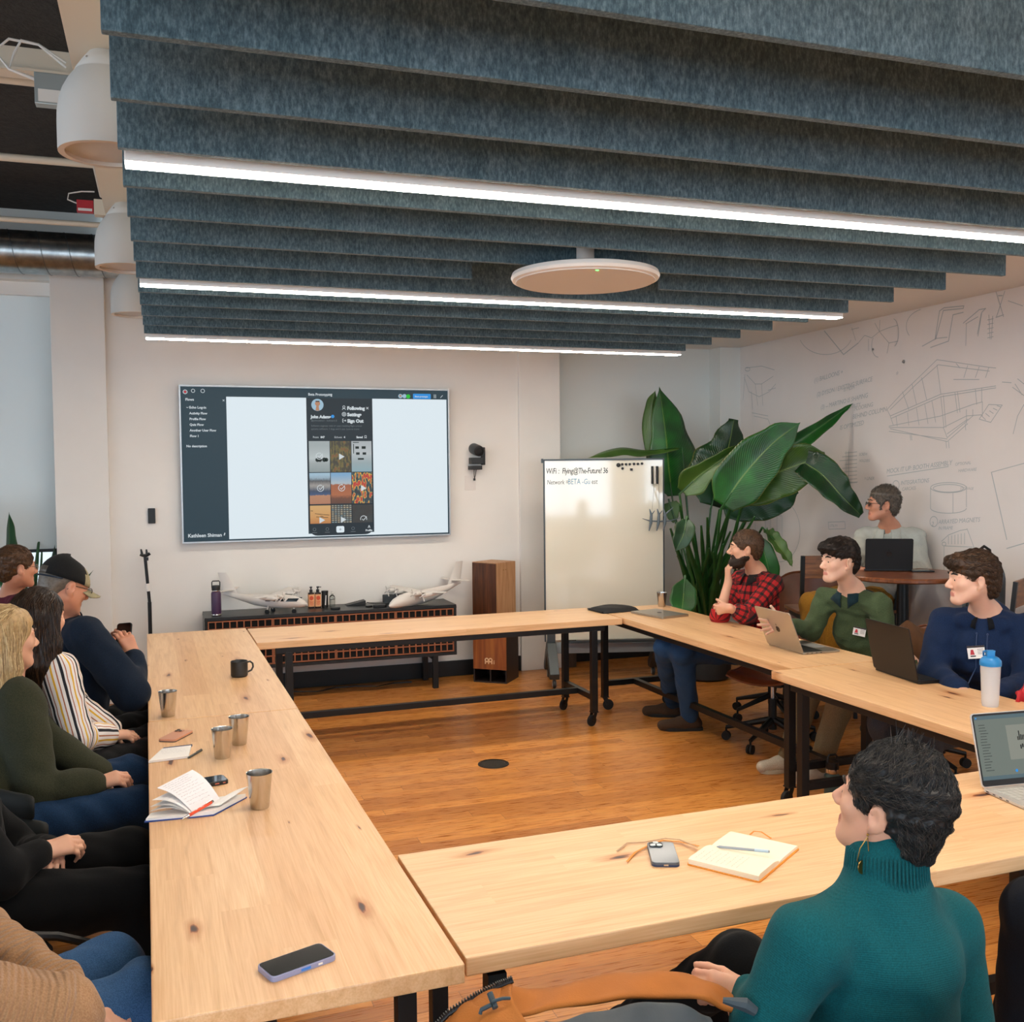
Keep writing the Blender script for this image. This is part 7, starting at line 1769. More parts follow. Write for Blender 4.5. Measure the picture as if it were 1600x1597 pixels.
def polo(root, I, m_, r=.062, hgt=.05, drop=.075, name='shirt_collar', gap=16):
    """turned-down shirt collar: a stand round the neck folded out over the garment, open at the throat"""
    nb, f, rt = I['nb'], I['fwd'], I['rt']; up = Vector((0, 0, 1)); ax = (I['hc']-nb).normalized(); mb = MB(); P = []
    for i in range(33):
        a = math.radians(gap+(360-2*gap)*i/32); d = f*math.cos(a)+rt*math.sin(a); k = (1-math.cos(a))/2     # k 0 front, 1 back
        b0 = nb+d*r-up*(.02+.035*(1-k)); b1 = nb+ax*(hgt*(.35+.6*k))+d*(r+.002)-up*.012*(1-k); b2 = nb+ax*(hgt*(.3+.5*k))+d*(r+.012)-up*.012*(1-k)
        e = max(0, 1-min(a, 2*PI-a)/math.radians(75)); q = nb+d*(r+.030)-up*(.004+drop*e+.02*(1-k)); nrm = (d+up*.35).normalized(); sp = surf(I, q-nrm*.05, nrm, .016)+nrm*.004
        q2 = sp if (sp-q).length < .04 else q
        P.append([b0, b1, b2, b2.lerp(q2, .5)+nrm*.006, q2])
    mb.grid(P); return obj(name, mb, m_, root, smooth='all', world=True, solid=.004, fixn=False)
polo(r, I, fabric('dark_teal_shirt', '16292f', '1d343b'))
cf = MB(); a_, b_ = J['eR'], J['wR']; a_, b_ = Vector(a_), Vector(b_); cf.cyl(a_.lerp(b_, .82), a_.lerp(b_, 1.0), .040, .037, 18); obj('shirt_cuff', cf, MATS['dark_teal_shirt'], r, smooth=True, world=True)
trousers(r, I, fabric('khaki_cotton', '8a7a5c', '78694e'))
for s_ in 'RL': shoe(r, I, s_, M_SNK, M_SOLEW)
def st_mop(S, w, R):
    S.ell(w(0, -.012, .058), (.086, .108, .092), R, .01); S.ell(w(0, .065, .082), (.07, .06, .040), R, .03)
    S.ell(w(0, -.085, -.005), (.062, .035, .065), R, .03)
    S.ell(w(0, .12, -.05), (.13, .075, .112), R, .008, sub=True)
    for s in (-1, 1): S.ell(w(s*.10, .035, -.04), (.050, .075, .062), R, .008, sub=True); S.ell(w(s*.10, -.012, -.010), (.045, .032, .044), R, .005, sub=True)
    S.ell(w(0, -.02, -.14), (.14, .13, .075), R, .01, sub=True)
cap_hair(r, w, Rm, I, H_DARK, st_mop, 2200, .036, flow=lambda p: (p.x*4, 1.0 if p.y > -.03 else -.5, -.35 if p.z > .07 else -1.1), lift=.10, jit=.22, noise=.003, wd=.0016)
bt_ = Vector(J['chest'])+I['fwd']*.128+I['rt']*(-.055)+up_(-.01)
bn = I['fwd']*1+up_(.12)-I['rt']*.15
badge(r, surf(I, Vector(J['chest'])-I['rt']*.05+up_(.0), bn, .03)+bn*.003, bn, rot=-.12)

# ---------------------------------------------------------------- bearded man in red plaid
J = dict(head=(3.765, 5.980, 1.239), neck=(3.892, 6.034, 1.056), chest=(3.888, 6.028, 0.886), pelvis=(3.968, 6.039, 0.560), eR=(3.566, 5.976, 0.791), wR=(3.652, 6.009, 1.020), eL=(3.673, 5.802, 0.808), wL=(3.531, 5.812, 0.866),
         kR=(3.163, 6.001, 0.594), aR=(3.454, 6.437, 0.100), tR=(3.330, 6.500, 0.050), kL=(3.220, 5.875, 0.585), aL=(3.379, 6.059, 0.100), tL=(3.217, 6.108, 0.050), fwd=(-.97,-.1,0))
hd = {'R': ((.0, .05, 1), (.95, -.2, .1), (.75, .8, .85, .9), .2, 1.0, .1, .7), 'L': ((-.35, .85, -.2), (.8, .3, .1), (.6, .65, .7, .75), .1)}
r, w, Rm, I = person('bearded man in red and black plaid shirt resting chin on hand', J, ((-.90, .43, .04),), dict(mat=H_BROWN, brow=H_BROWN), 'skin_fair', h=.0046, hands=hd)
def rolled(S, I):
    J = I['J']
    for s_, k in (('R', .10), ('L', .45)): q = J['e'+s_].lerp(J['w'+s_], k); S.cap(J['e'+s_], q, .058, .056, .02)
top_garment(r, I, plaid(), 'plaid_shirt', th=.02, sleeve=.05, arm=.068, cuff=.062, extra=rolled, seed=8, wr=.005, w1=.16)
polo(r, I, MATS.get('x') or bpy.data.materials['red_plaid'], r=.070, hgt=.045)
ys = Vector(J['chest'])+I['fwd']*.143+up_(.05)
obj('t_shirt', MB().grid([[Vector(J['chest'])+I['rt']*(x*(.3+.7*(1-abs(z-.03)/.10))-.035)+up_(z)+I['fwd']*(.127-.25*max(0, z)-.6*abs(x)) for x in (-.03, 0, .03)] for z in (-.06, -.03, .0, .03, .06, .09, .115)]),
     fabric('yellow_tee', 'd9a022', 'e0aa2c'), r, world=True, solid=.003, smooth=True)
trousers(r, I, denim('blue_denim', '1f3a5a', '2a4a70'))
for s_ in 'RL': shoe(r, I, s_, M_SHOEB, M_SOLE, .29)
cap_hair(r, w, Rm, I, H_BROWN, st_short(.07, .009), 1600, .015, flow=lambda p: (p.x*3, .1 if p.z > .09 else -.3, -.8), lift=.2, jit=.35)
beard(r, w, Rm, I, M_BEARD, .008)

# ---------------------------------------------------------------- man with glasses at the high round table
J = dict(head=(4.884, 5.944, 1.521), neck=(4.996, 6.003, 1.334), chest=(5.003, 6.024, 1.145), pelvis=(5.0,6.2,.86), eR=(4.656, 5.983, 1.097), wR=(4.530, 5.793, 1.091), eL=(5.124, 5.819, 1.064), wL=(4.924, 5.730, 1.071),
         kR=(4.220, 5.858, 0.849), aR=(4.256, 5.878, 0.369), tR=(4.153, 5.807, 0.346), kL=(4.274, 5.732, 0.809), aL=(4.281, 5.712, 0.398), tL=(4.156, 5.648, 0.368), fwd=(-.72,-.69,0))
hd = {'R': ((.5, -.3, -.1), (0, -.3, -1), (.3, .3, .35, .4), .3), 'L': ((-.6, -.2, -.1), (0, 0, -1), (.3, .3, .35, .4), .3)}
r, w, Rm, I = person('grey-haired man with glasses in pale jacket behind black laptop', J, ((-.90, .42, .06),), dict(mat=H_GREY, brow=H_GREY), 'skin_ruddy', h=.0048, hands=hd)
M_PJ = fabric('pale_denim', 'a9aea8', 'b9bcb4')
top_garment(r, I, M_PJ, 'jacket', th=.026, arm=.070, cuff=.044, sleeve=.9, seed=12, wr=.005, w0=.158, w1=.165)
polo(r, I, M_PJ, r=.074, hgt=.055, drop=.13)
pr_ = NT('floral_shirt'); v = pr_.coord('Object'); n = pr_.n('TexVoronoi'); n.inputs['Scale'].default_value = 70; pr_.l(v, n.inputs[0]); sc_ = pr_.n('SeparateColor'); pr_.l(n.outputs['Color'], sc_.inputs[0]); pr_.l(pr_.ramp(sc_.outputs[0], [(0, '16202a'), (.35, 'd8d4c8'), (.6, '1f3a3c'), (.78, 'c87832'), (.9, '22303a')], 'CONSTANT'), pr_.b.inputs['Base Color'])
def chest_patch(I, J, poly, off=.02, depth=.012):
    fw, rt = I['fwd'], I['rt']; return MB().prism(poly, lambda a, b: Vector(J['chest'])+fw*(.138+off-.35*max(0, b)*.3)+rt*a+up_(b), fw*depth)
obj('printed_shirt', MB().grid([[surf(I, Vector(J['chest'])+I['rt']*x+up_(z), I['fwd'], .014)+I['fwd']*.003 for x in (-.03, -.015, 0, .015, .03)] for z in (-.14, -.1, -.06, -.02, .02, .06, .1, .125)]), pr_.m, r, world=True, solid=.003, smooth=True)
bm_ = MB()
for a, b in ((-.05, .10), (-.055, .045), (-.06, -.02), (.055, .06), (.06, .0)): obj('button', MB().ball(surf(I, Vector(J['chest'])+I['rt']*a+up_(b), I['fwd'], .014), .0065, 8, 5), M_PLAST, r, world=True, fixn=False)
trousers(r, I, fabric('mustard_corduroy', '8f6420', 'a87828', rib=-700, bump=.4))
for s_ in 'RL': shoe(r, I, s_, M_SHOEB, M_SOLE)
def st_receding(S, w, R):
    st_short(.055, .010, top=.004)(S, w, R)
    for s in (-1, 1): S.cap(w(s*.074, .030, .02), w(s*.074, .030, -.03), .009, .007, .01)
cap_hair(r, w, Rm, I, H_GREY, st_receding, 1600, .022, flow=lambda p: (p.x*2, -.3, .8 if p.z > .08 else -.5), lift=.35, jit=.3, noise=.003, wd=.0013)
glasses(r, w, Rm, M_BLACK)

# ---------------------------------------------------------------- young man in navy hoodie
J = dict(head=(3.701, 3.862, 1.243), neck=(3.839, 3.912, 1.053), chest=(3.845, 3.924, 0.881), pelvis=(4.12,3.98,.58), eR=(3.601, 4.004, 0.765), wR=(3.539, 3.759, 0.737), eL=(3.849, 3.653, 0.758), wL=(3.609, 3.597, 0.744),
         kR=(3.399, 4.115, 0.500), aR=(3.542, 4.103, 0.151), tR=(3.387, 4.050, 0.136), kL=(3.433, 3.891, 0.494), aL=(3.550, 3.889, 0.167), tL=(3.390, 3.839, 0.155), fwd=(-.80,-.60,0))
hd = {'R': ((-.2, -.9, -.1), (0, 0, -1), (.4, .4, .4, .4), .3), 'L': ((-.7, .3, -.1), (0, 0, -1), (.4, .4, .4, .4), .3)}
r, w, Rm, I = person('young man in navy hoodie beside the blue-capped shaker bottle', J, ((-.93, .365, .0),), dict(mat=H_MID, brow=H_DARK), 'skin_pale', h=.0042, hands=hd, headsc=1.03, wid=1.08)
M_HOOD = fabric('navy_fleece', '10203c', '16294a', bump=.2)
def hood(S, I):
    nb, f, rt = I['nb'], I['fwd'], I['rt']; up = Vector((0, 0, 1))
    for i in range(9):
        a = math.radians(-125+250*i/8); d = -f*math.cos(a)+rt*math.sin(a); k = (1+math.cos(a))/2
        S.cap(nb+d*.075-up*(.03-.045*k), nb+d*(.10+.02*k)-up*(.035-.03*k), .024, .030+.014*k, .03)
    S.ell(nb-f*.125+up*.005, (.085, .075, .060), None, .04)
top_garment(r, I, M_HOOD, 'hoodie', th=.03, arm=.080, cuff=.052, sleeve=.95, seed=15, wr=.006, w0=.168, w1=.178, f=20, collar=hood)
polo(r, I, fabric('black_polo', '0b0d12', '101319'), r=.064, hgt=.04, drop=.05)
ds = MB()
for a in (-.028, .02): pp = [surf(I, Vector(J['neck'])+I['rt']*a-up_(z), I['fwd'], .014)+I['fwd']*.002 for z in (.075, .11, .15, .19, .24, .28)]; ds.tube(pp, .003, 6); ds.ball(pp[0], .006, 8, 5)
obj('drawstring', ds, mat('navy_cord', '1c3358', .6), r, smooth=True, world=True)
bn = (I['fwd']-I['rt']*.05+up_(.1)).normalized()
badge(r, surf(I, Vector(J['chest'])+I['rt']*.02+up_(-.005), bn, .035)+bn*.003, bn, .078, .062, rot=.15)
trousers(r, I, fabric('charcoal_trousers', '383c42', '44494f'))
for s_ in 'RL': shoe(r, I, s_, M_BLKSH, M_SOLE)
def st_wavy(S, w, R):
    S.ell(w(0, -.018, .052), (.092, .116, .096), R, .01); S.ell(w(0, .075, .085), (.068, .048, .038), R, .03); S.ell(w(0, -.085, -.01), (.072, .045, .085), R, .03)
    S.ell(w(0, .125, -.045), (.14, .070, .108), R, .008, sub=True)
    for s in (-1, 1): S.ell(w(s*.105, .045, -.055), (.050, .062, .060), R, .01, sub=True); S.ell(w(s*.105, -.008, -.014), (.05, .029, .042), R, .005, sub=True)
    S.ell(w(0, .0, -.16), (.14, .11, .08), R, .01, sub=True)
cap_hair(r, w, Rm, I, H_BROWN, st_wavy, 2600, .038, flow=lambda p: (p.x*3, -1 if p.y < .075 else .6, -.5 if p.z > .05 else -1.1), lift=.10, jit=.22, noise=.004, wd=.0016, curlf=.3)

# ---------------------------------------------------------------- person in teal sweater, seen from behind
J = dict(head=(1.436, 1.727, 1.078), neck=(1.430, 1.723, 0.923), chest=(1.413, 1.721, 0.752), pelvis=(1.397, 1.706, 0.513), eR=(1.640, 1.730, 0.564), wR=(1.270, 1.860, 0.613), eL=(1.119, 1.703, 0.679), wL=(1.145, 1.800, 0.684),
         kL=(1.225, 1.962, 0.660), aL=(1.05,2.35,.30), tL=(1.0,2.45,.25), kR=(1.30,2.15,.52), aR=(1.3,2.2,.1), tR=(1.28,2.34,.05), fwd=(-.03,1,0))
J['sL'] = (1.209, 1.690, 0.839); J['sR'] = (1.607, 1.750, 0.782)
hd = {'L': ((-.75, .25, .20), (.3, .6, -.5), (.85, .9, .9, .9), .0, .95, .04, .6), 'R': ((-.85, .35, .10), (.1, -.4, -.6), (.85, .9, .9, .9), .0, .95, .04, .6)}
r, w, Rm, I = person('person in teal ribbed turtleneck seen from behind with cropped dark hair', J, ((-.46, .84, .22),), dict(mat=H_SLATE, brow=H_DARK), 'skin_fair', h=.0040, hands=hd, headsc=.97)
M_TEAL = fabric('teal_knit', '07474c', '0a565c', scale=330, rib=1500, bump=.14)
def turtle(S, I):
    nb, hc = I['nb'], I['hc']; d = (hc-nb).normalized()
    S.cap(nb-d*.07, nb+d*.02, .100, .080, .03); S.cap(nb+d*.0, nb+d*.062, .080, .074, .02)
top_garment(r, I, M_TEAL, 'turtleneck_sweater', th=.024, arm=.074, cuff=.047, sleeve=.9, seed=21, wr=.004, w0=.162, w1=.148, f=16, h=.0052, collar=turtle)
# ribbed collar: vertical ribs round the neck
rbm = MB(); nb, hc = I['nb'], I['hc']; d_ = (Vector(hc)-nb).normalized(); X_, Y_ = basis(d_)
for i in range(64):
    a = 2*PI*i/64; q = X_*math.cos(a)+Y_*math.sin(a); rbm.tube([nb-d_*.02+q*.088, nb+d_*.03+q*.083, nb+d_*.062+q*.080, nb+d_*.074+q*.072], [.0022, .003, .003, .0022], 5, cap=True)
obj('ribbed_collar', rbm, M_TEAL, r, smooth='all', world=True, fixn=False)
seam = MB(); b0 = Vector(J['neck']); 
trousers(r, I, fabric('black_trousers', '08090a', '0c0d0f'), r=(.10, .072, .062, .05))
for s_ in 'RL': shoe(r, I, s_, M_BLKSH, M_SOLE)
def st_crop(S, w, R):
    S.ell(w(0, -.022, .046), (.090, .112, .098), R, .01); S.ell(w(0, -.075, -.028), (.062, .046, .072), R, .03); S.ell(w(.01, -.02, .115), (.05, .06, .035), R, .03)
    S.ell(w(0, .125, -.05), (.14, .072, .120), R, .008, sub=True)
    for s in (-1, 1): S.ell(w(s*.10, .030, -.055), (.048, .050, .062), R, .008, sub=True); S.ell(w(s*.105, -.008, -.012), (.05, .028, .042), R, .005, sub=True)
def crown_flow(p):
    q = Vector((p.x-.045, 0, p.z-.01)) if p.y < -.06 else None
    if q is not None and q.length < .06: return (q.z*2+q.x*2, 0, -q.x*2+q.z*2)
    return (p.x*3, -.1 if p.z > .08 else -.9, 1.0 if p.z > .085 else (.15 if p.z > .03 else -1))
cap_hair(r, w, Rm, I, H_SLATE, st_crop, 6500, .040, h=.0035, flow=crown_flow, lift=.10, jit=.16, noise=.004, wd=.0010, curlf=.25)
tf = MB(); rs = random.Random(5)
for i in range(46):
    p = w(rs.gauss(.0, .022), rs.gauss(-.01, .02), .138); v = (Rm @ Vector((rs.gauss(.0, .3), rs.gauss(-.05, .3), 1))).normalized(); tf.tube([p-v*.03, p, p+v*.02, p+v*rs.uniform(.03, .05)], [.002, .0022, .0012, .0003], 4, cap=False)
for i in range(14):
    p = w(.078+rs.gauss(0, .006), -.075, -.03+rs.gauss(0, .014)); v = (Rm @ Vector((1, -.35, -.35+rs.gauss(0, .25)))).normalized(); tf.tube([p-v*.02, p, p+v*.02, p+v*rs.uniform(.03, .055)-up_(.01)], [.0016, .0014, .0009, .0003], 4, cap=False)
obj('hair_tuft', tf, H_SLATE, r, smooth='all', world=True, fixn=False)
er = MB(); e0 = w(-.083, .0, -.044); er.ball(e0, .003, 8, 6)
hp = [e0+Vector((0, 0, -.004)), e0+Vector((-.014, .006, -.028)), e0+Vector((-.018, .01, -.055)), e0+Vector((-.010, .006, -.07)), e0+Vector((.004, 0, -.052)), e0+Vector((0, 0, -.006))]
er.tube(hp, .0011, 6); er.lathe([(0, -.001), (.014, -.001), (.014, .001), (0, .001)], c=e0+Vector((-.010, .004, -.068)), ax=(.3, -1, .1), seg=20)
obj('earring', er, mat('gold_metal', 'b08a4a', .3, metal=1), r, smooth=True, world=True)
obj('ring', MB().lathe([(.0088, -.002), (.0105, -.002), (.0105, .002), (.0088, .002)], c=Vector(J['wL'])+Vector((-.06, .05, .03)), ax=(-.5, .2, .3), seg=16, cap=False), MATS['gold_metal'], r, world=True)

# ---------------------------------------------------------------- man in the cap with a phone
J = dict(head=(-0.445, 5.025, 1.283), neck=(-0.461, 5.129, 1.118), chest=(-0.444, 5.199, 0.901), pelvis=(-.50,5.05,.57), eR=(-0.163, 4.906, 0.793), wR=(-0.156, 5.080, 0.935), eL=(-0.308, 5.515, 0.735), wL=(-0.251, 5.344, 0.903),
         kR=(-.02,5.25,.56), aR=(.08,5.3,.1), tR=(.25,5.35,.05), kL=(-.05,5.52,.56), aL=(.05,5.6,.1), tL=(.22,5.65,.05), fwd=(.85,.52,0))
hd = {'R': ((-.35, .2, .8), (-.3, .85, .1), (.55, .6, .65, .7), .5, 1.0, .08, .2), 'L': ((.0, -.2, .9), (.3, -.3, .2), (.5, .5, .5, .5), .5)}
r, w, Rm, I = person('man in black and khaki cap and navy sweater looking down at phone', J, ((.80, .50, -.30),), dict(mat=H_GREY, brow=H_GREY), 'skin_ruddy', h=.0042, hands=hd, fat=1.12, wid=1.1, headsc=1.02)
M_NAVY = fabric('navy_knit', '0b1726', '101e30', bump=.2)
top_garment(r, I, M_NAVY, 'sweater', th=.034, arm=.088, cuff=.050, sleeve=.9, seed=25, wr=.006, w0=.20, w1=.205, f=18, belly=1)
ring_ = MB(); d_ = (I['hc']-I['nb']).normalized(); ring_.lathe([(.066, -.0), (.070, .01), (.069, .024), (.064, .03)], c=I['nb']-d_*.004, ax=d_, seg=30, cap=False); obj('undershirt_collar', ring_, mat('cream_cotton', 'd9cfc0', .9), r, smooth=True, world=True, solid=.003)
ring2 = MB(); ring2.lathe([(.078, -.02), (.082, .0), (.080, .014), (.076, .018)], c=I['nb']-d_*.004, ax=d_, seg=30, cap=False); obj('sweater_collar', ring2, M_NAVY, r, smooth=True, world=True, solid=.006)
trousers(r, I, fabric('black_trousers2', '0a0b0d', '0e1012')); 
for s_ in 'RL': shoe(r, I, s_, M_BLKSH, M_SOLE)
cap_hair(r, w, Rm, I, H_GREY, st_short(.06, .003), 500, .007, flow=lambda p: (0, -.3, -1), lift=.1, jit=.4, noise=0, wd=.001)
# trucker cap
cp_ = MB(); P = []
for i in range(11):
    t_ = i/10*PI/2; row = []
    for k in range(36):
        a = 2*PI*k/36; f_ = math.sin(a); row.append(w(.091*math.cos(a)*math.sin(PI/2-t_+.0001), -.012+(.112+.006*(f_ > 0))*f_*math.sin(PI/2-t_+.0001), .028-.012*f_+.108*math.sin(t_)))
    P.append(row)
cp_.grid(P, close_v=True)
for i, f_ in enumerate(cp_.f):
    c_ = sum((Vector(cp_.v[j]) for j in f_), Vector())/4; l = Matrix(Rm).transposed() @ (c_-Vector(J['head'])); cp_.mi[i] = 1 if l.y > .050 else (2 if (l.y < -.085 and l.z < .07 and l.z > .03 and abs(l.x+.01) < .04) else 0)
hat = obj('cap', cp_, [fabric('black_mesh', '0f0f10', '1a1a1b', scale=500, bump=.5), fabric('khaki_twill', '8d8467', '9b9274'), H_GREY], r, smooth='all', world=True, solid=.003, fixn=False)
bl_ = MB(); P = []
for i in range(13):
    a = math.radians(-62+124*i/12); row = []
    for j in range(6): rr = j/5; x = .085*math.sin(a)*(1+.0*rr); y = .088*math.cos(a)+.01+rr*.075*math.cos(a*.9); row.append(w(x, y, .022-.018*rr-18*x*x*.25-.012*math.cos(a)))
    P.append(row)
bl_.grid(P); obj('visor', bl_, MATS['khaki_twill'], hat, smooth='all', world=True, solid=.005, fixn=False)
sb = MB(); sb.tube([w(.060*math.cos(a)*1.5, -.012+.116*math.sin(a), .030) for a in [math.radians(x) for x in range(205, 336, 10)]], .008, 8, sq=.4); obj('cap_strap', sb, mat('navy_strap', '14253a', .7), hat, smooth=True, world=True)
glasses(r, w, Rm, M_BLACK, wid=.06)
ph_ = thing('mobile_phone', 'black phone held up in both hands by the man in the cap', 'phone', (-0.200, 5.161, 1.005)); _x = Vector((.85, -.45, .10)).normalized(); _y = Vector((.20, .30, .93)); _y = (_y-_x*_x.dot(_y)).normalized(); ph_.rotation_euler = Matrix((_x, _y, _x.cross(_y))).transposed().to_euler()
obj('case', MB().prism(rrect(.076, .152, .012, 5), lambda a, b: (a, b, 0), (0, 0, .010)), MATS['black_case'], ph_, bevel=.002)
obj('screen', MB().prism(rrect(.070, .146, .010, 5), lambda a, b: (a, b, .010), (0, 0, .0006)), MATS['phone_glass'], ph_)

# ---------------------------------------------------------------- man with brown hair at the far left
J = dict(head=(-0.839, 6.569, 1.247), neck=(-0.879, 6.681, 1.079), chest=(-0.910, 6.735, 0.856), pelvis=(-.95,6.75,.57), eR=(-.72,6.55,.80), wR=(-.50,6.75,.72), eL=(-.85,7.15,.80), wL=(-.55,7.0,.72),
         kR=(-.50,6.70,.55), aR=(-.42,6.72,.1), tR=(-.25,6.75,.05), kL=(-.55,6.98,.55), aL=(-.45,7.0,.1), tL=(-.28,7.05,.05), fwd=(.93,.36,0))
r, w, Rm, I = person('man with short brown hair and glasses in maroon shirt by the spiky plant', J, ((.86, .50, .0),), dict(mat=H_MID, brow=H_MID), 'skin_ruddy', h=.0048, hands={'R': ((.8, .2, -.2), (0, 0, -1)), 'L': ((.8, -.3, -.2), (0, 0, -1))}, fat=1.12)
top_garment(r, I, fabric('maroon_knit', '4a1424', '5c1b2d'), 'shirt', th=.024, sleeve=.95, seed=31, wr=.004, w1=.17, h=.007)
ring_ = MB(); d_ = (I['hc']-I['nb']).normalized(); ring_.lathe([(.066, -.006), (.071, .008), (.066, .016)], c=I['nb'], ax=d_, seg=30, cap=False); obj('undershirt_collar', ring_, MATS['cream_cotton'], r, smooth=True, world=True, solid=.003)
trousers(r, I, denim('dark_denim', '141c2a', '1c2738'), h=.009)
for s_ in 'RL': shoe(r, I, s_, M_BLKSH, M_SOLE)
cap_hair(r, w, Rm, I, H_MID, st_short(.07, .012, back=-.085), 2200, .026, flow=lambda p: (p.x*2, -.4, -.9 if p.z < .09 else .2), lift=.08, jit=.2, noise=.003, wd=.0014)
glasses(r, w, Rm, M_STEEL)

# ---------------------------------------------------------------- woman in the striped sweater
def long_hair(root, w, Rm, I, m_, L=.30, side=.085, n=2600, back=.05, name='hair', part=0, front=.035):
    S = Sculpt(); R = np.array(Rm); dn = Vector((0, 0, -1))
    S.ell(w(0, -.018, .046), (.090, .112, .094), R, .01)
    for s in (-1, 1):
        a = w(s*.072, -.02, .0); S.cap(a, w(s*side, -.03, -.10), .034, .034, .03); S.cap(w(s*side, -.03, -.10), w(s*side*.95, -.045, 0)+dn*(L*.62), .036, .038, .03); S.cap(w(s*side*.95, -.045, 0)+dn*(L*.62), w(s*side*.8, -.04, 0)+dn*L, .038, .026, .03)
    for x in (-.05, 0, .05): S.cap(w(x, -.07, .02), w(x*1.2, -.085, 0)+dn*(L*.6), .048, .042, .04); S.cap(w(x*1.2, -.085, 0)+dn*(L*.6), w(x*1.1, -.075, 0)+dn*(L*.98), .042, .026, .03)
    S.ell(w(0, .12, -.055), (.080, .105, .130), R, .012, sub=True); S.cap(w(0, .10, -.05), w(0, .12, 0)+dn*.22, .085, .10, .02, sub=True)
    V, F = S.mesh(.005, wrinkle(3, .003, 60)); V = relax(V, F, 1); o = np_obj(name, V, F, m_, root)
    def fl(p): return (p.x*2.5, -.5 if p.z > .09 else -.1, -.15 if p.z > .10 else -1.2)
    strands('hair_locks', I['hc'], Matrix(Rm), V, F, m_, o, n, .12, .0018, fl, .0, 6, .035, lambda p: p.y < .045 and p.z > -L+.03, .10, .02, seg=6, earless=True)
    return o
J = dict(head=(-0.498, 4.542, 1.201), neck=(-0.517, 4.616, 1.046), chest=(-0.530, 4.644, 0.856), pelvis=(-.58,4.42,.57), eR=(-0.367, 4.423, 0.726), wR=(-0.254, 4.573, 0.683), eL=(-.42,4.85,.78), wL=(-0.239, 4.694, 0.665),
         kR=(-.05,4.62,.57), aR=(.05,4.7,.1), tR=(.2,4.75,.05), kL=(-.06,4.86,.57), aL=(.05,4.92,.1), tL=(.2,4.95,.05), fwd=(.85,.52,0))
hd = {'R': ((.9, .1, -.05), (-.1, .2, -1), (.5, .55, .6, .65), .3, .92), 'L': ((.8, -.3, -.1), (0, 0, -1), (.5, .5, .5, .5), .3, .92)}
r, w, Rm, I = person('woman with long dark brown hair in white knit sweater with coloured stripes', J, ((.62, .78, .0),), dict(mat=H_LONG, brow=H_DARK), 'skin_fair', h=.0048, hands=hd, headsc=.97, wid=.95)
top_garment(r, I, stripes(), 'striped_sweater', th=.02, arm=.078, cuff=.054, sleeve=.92, seed=35, wr=.004, w0=.148, w1=.145)
trousers(r, I, fabric('black_jeans', '121315', '1a1b1e'))
for s_ in 'RL': shoe(r, I, s_, M_BLKSH, M_SOLE)
long_hair(r, w, Rm, I, H_LONG, .29)

# ---------------------------------------------------------------- blonde woman in the olive blazer
J = dict(head=(-0.578, 4.219, 1.172), neck=(-0.601, 4.263, 1.013), chest=(-0.618, 4.281, 0.816), pelvis=(-.66,3.95,.57), eR=(-0.459, 3.944, 0.659), wR=(-0.273, 3.964, 0.655), eL=(-.5,4.35,.76), wL=(-0.256, 4.126, 0.630),
         kR=(-0.124, 3.950, 0.555), aR=(-.02,3.95,.1), tR=(.15,3.98,.05), kL=(-0.148, 4.215, 0.603), aL=(-.02,4.25,.1), tL=(.15,4.3,.05), fwd=(.90,.42,0))
hd = {'R': ((.85, .1, .15), (-.2, .4, -.85), (.6, .65, .7, .7), .0, .95, .05, .6), 'L': ((.8, -.2, -.15), (0, 0, -1), (.5, .5, .5, .5), .3, .92)}
r, w, Rm, I = person('blonde woman with straight long hair in olive wool blazer and jeans', J, ((.84, .53, .0),), dict(mat=H_BLOND, brow=H_MID), 'skin_fair', h=.0045, hands=hd, headsc=.97, wid=.98)
M_BLZ = fabric('olive_wool', '2b2d20', '373828', bump=.3)
def lapel(S, I):
    pv = I['pv']; S.cap(pv+I['rt']*.14-I['fwd']*.02+up_(.0), pv+I['rt']*.17+I['fwd']*.13-up_(.07), .06, .035, .05)
top_garment(r, I, M_BLZ, 'blazer', th=.03, arm=.084, cuff=.060, sleeve=.93, seed=41, wr=.005, w0=.162, w1=.17, low=.07, extra=lapel, f=18)
trousers(r, I, denim('blue_denim2', '122742', '1b385a'), r=(.105, .080, .066, .056))
for s_ in 'RL': shoe(r, I, s_, M_BLKSH, M_SOLE)
long_hair(r, w, Rm, I, H_BLOND, .30, .082, 1900)

# ---------------------------------------------------------------- person in black with folded hands (mostly outside the frame)
J = dict(head=(-0.648, 3.349, 1.075), neck=(-0.650, 3.366, 0.945), chest=(-0.629, 3.351, 0.783), pelvis=(-0.588, 3.307, 0.566), eR=(-0.458, 3.128, 0.659), wR=(-0.375, 3.238, 0.678), eL=(-0.469, 3.604, 0.563), wL=(-0.353, 3.355, 0.637),
         kR=(-0.105, 3.180, 0.529), aR=(.0,3.1,.1), tR=(.15,3.12,.05), kL=(-0.128, 3.402, 0.579), aL=(.0,3.4,.1), tL=(.15,3.42,.05), fwd=(.95,.30,0))
hd = {'R': ((.80, .30, .05), (-.1, .5, -.8), (.55, .6, .65, .7), -.1, .95, .04, .7), 'L': ((.1, -.95, .15), (0, -.2, -1), (.55, .6, .6, .65), .4, .95, .06, .2)}
r, w, Rm, I = person('person dressed all in black with hands folded in the lap', J, ((.85, .53, .0),), dict(mat=H_LONG, brow=H_DARK), 'skin_fair', h=.0045, hands=hd, headsc=.97)
M_BLKT = fabric('black_jersey', '07080a', '0b0c0e', bump=.15)
top_garment(r, I, M_BLKT, 'top', th=.022, arm=.062, cuff=.046, sleeve=.93, seed=45, wr=.004, w1=.165)
trousers(r, I, M_BLKT, r=(.11, .085, .066, .056))
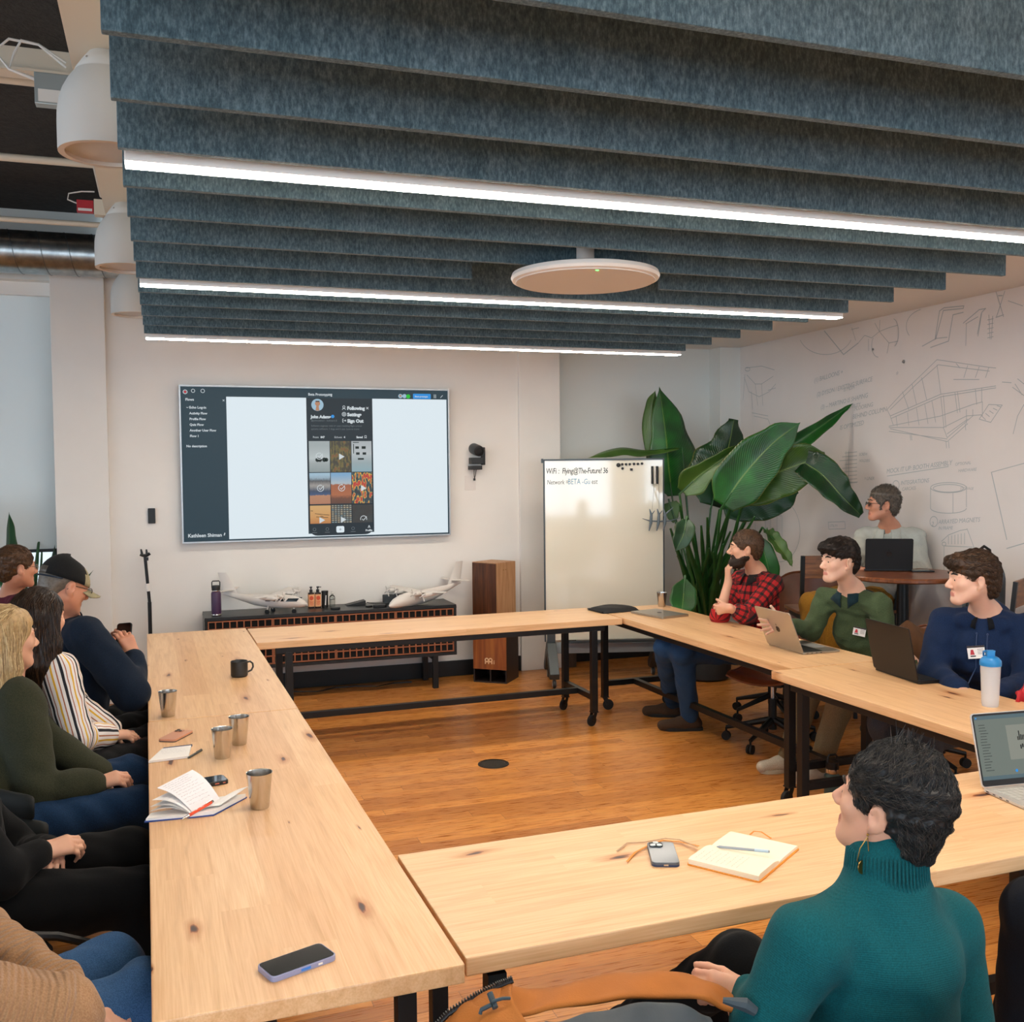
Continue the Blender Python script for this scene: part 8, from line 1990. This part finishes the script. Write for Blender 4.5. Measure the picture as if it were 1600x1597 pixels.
for s_ in 'RL': shoe(r, I, s_, M_BLKSH, M_SOLE)
long_hair(r, w, Rm, I, H_LONG, .40, .09, 900)

# ---------------------------------------------------------------- person in tan ribbed sweater, bottom left corner
J = dict(head=(-.86, 2.18, 1.22), neck=(-.86,2.15,1.06), chest=(-.82,2.15,.88), pelvis=(-.72,2.12,.57), eR=(-0.229, 2.202, 0.691), wR=(-0.278, 2.266, 0.543), eL=(-.45,2.55,.74), wL=(-.22,2.3,.66),
         kR=(-0.053, 2.381, 0.608), aR=(-.02,2.2,.1), tR=(.15,2.22,.05), kL=(-.16,2.62,.57), aL=(-.05,2.65,.1), tL=(.12,2.68,.05), fwd=(.95,.30,0))
r, w, Rm, I = person('person in tan ribbed knit sweater and blue jeans in the bottom left corner', J, ((.9, .43, .0),), dict(mat=H_BROWN, brow=H_DARK), 'skin_fair', h=.0055, hands={'R': ((.8, .3, -.1), (0, 0, -1)), 'L': ((.8, -.3, -.1), (0, 0, -1))})
top_garment(r, I, fabric('tan_rib_knit', '9a7452', 'ad8662', rib=420, bump=.75, sheen=.2), 'ribbed_sweater', th=.034, arm=.088, cuff=.07, sleeve=.9, seed=51, wr=.006, w0=.17, w1=.18, h=.0055)
trousers(r, I, denim('light_denim', '27486e', '3a5f8a'), r=(.11, .088, .07, .06))
for s_ in 'RL': shoe(r, I, s_, M_BLKSH, M_SOLE)
cap_hair(r, w, Rm, I, H_BROWN, st_short(), 0)

# ---------------------------------------------------------------- person in dark jeans at the right edge, laptop in front of them
J = dict(head=(2.50, 1.50, 1.22), neck=(2.48,1.48,1.07), chest=(2.46,1.46,.88), pelvis=(2.42,1.44,.57), eR=(2.72,1.62,.83), wR=(2.70,1.85,.80), eL=(2.30,1.65,.83), wL=(2.42,1.88,.80),
         kR=(2.48,1.96,.58), aR=(2.45,2.0,.1), tR=(2.44,2.14,.05), kL=(2.15,2.0,.62), aL=(2.15,2.08,.1), tL=(2.12,2.22,.05), fwd=(.05,1,0))
r, w, Rm, I = person('person in dark jeans seated at the open white laptop at the right edge', J, ((.0, 1, -.1),), dict(mat=H_BROWN, brow=H_DARK), 'skin_fair', h=.0055, hands={'R': ((-.1, .9, -.1), (0, 0, -1)), 'L': ((.1, .9, -.1), (0, 0, -1))})
top_garment(r, I, fabric('dark_blue_shirt', '1a2233', '232c40'), 'shirt', th=.02, seed=55, h=.007)
trousers(r, I, denim('black_denim', '0b0f16', '111722'), r=(.11, .092, .08, .065))
for s_ in 'RL': shoe(r, I, s_, M_BLKSH, M_SOLE)
cap_hair(r, w, Rm, I, H_BROWN, st_short(), 0)
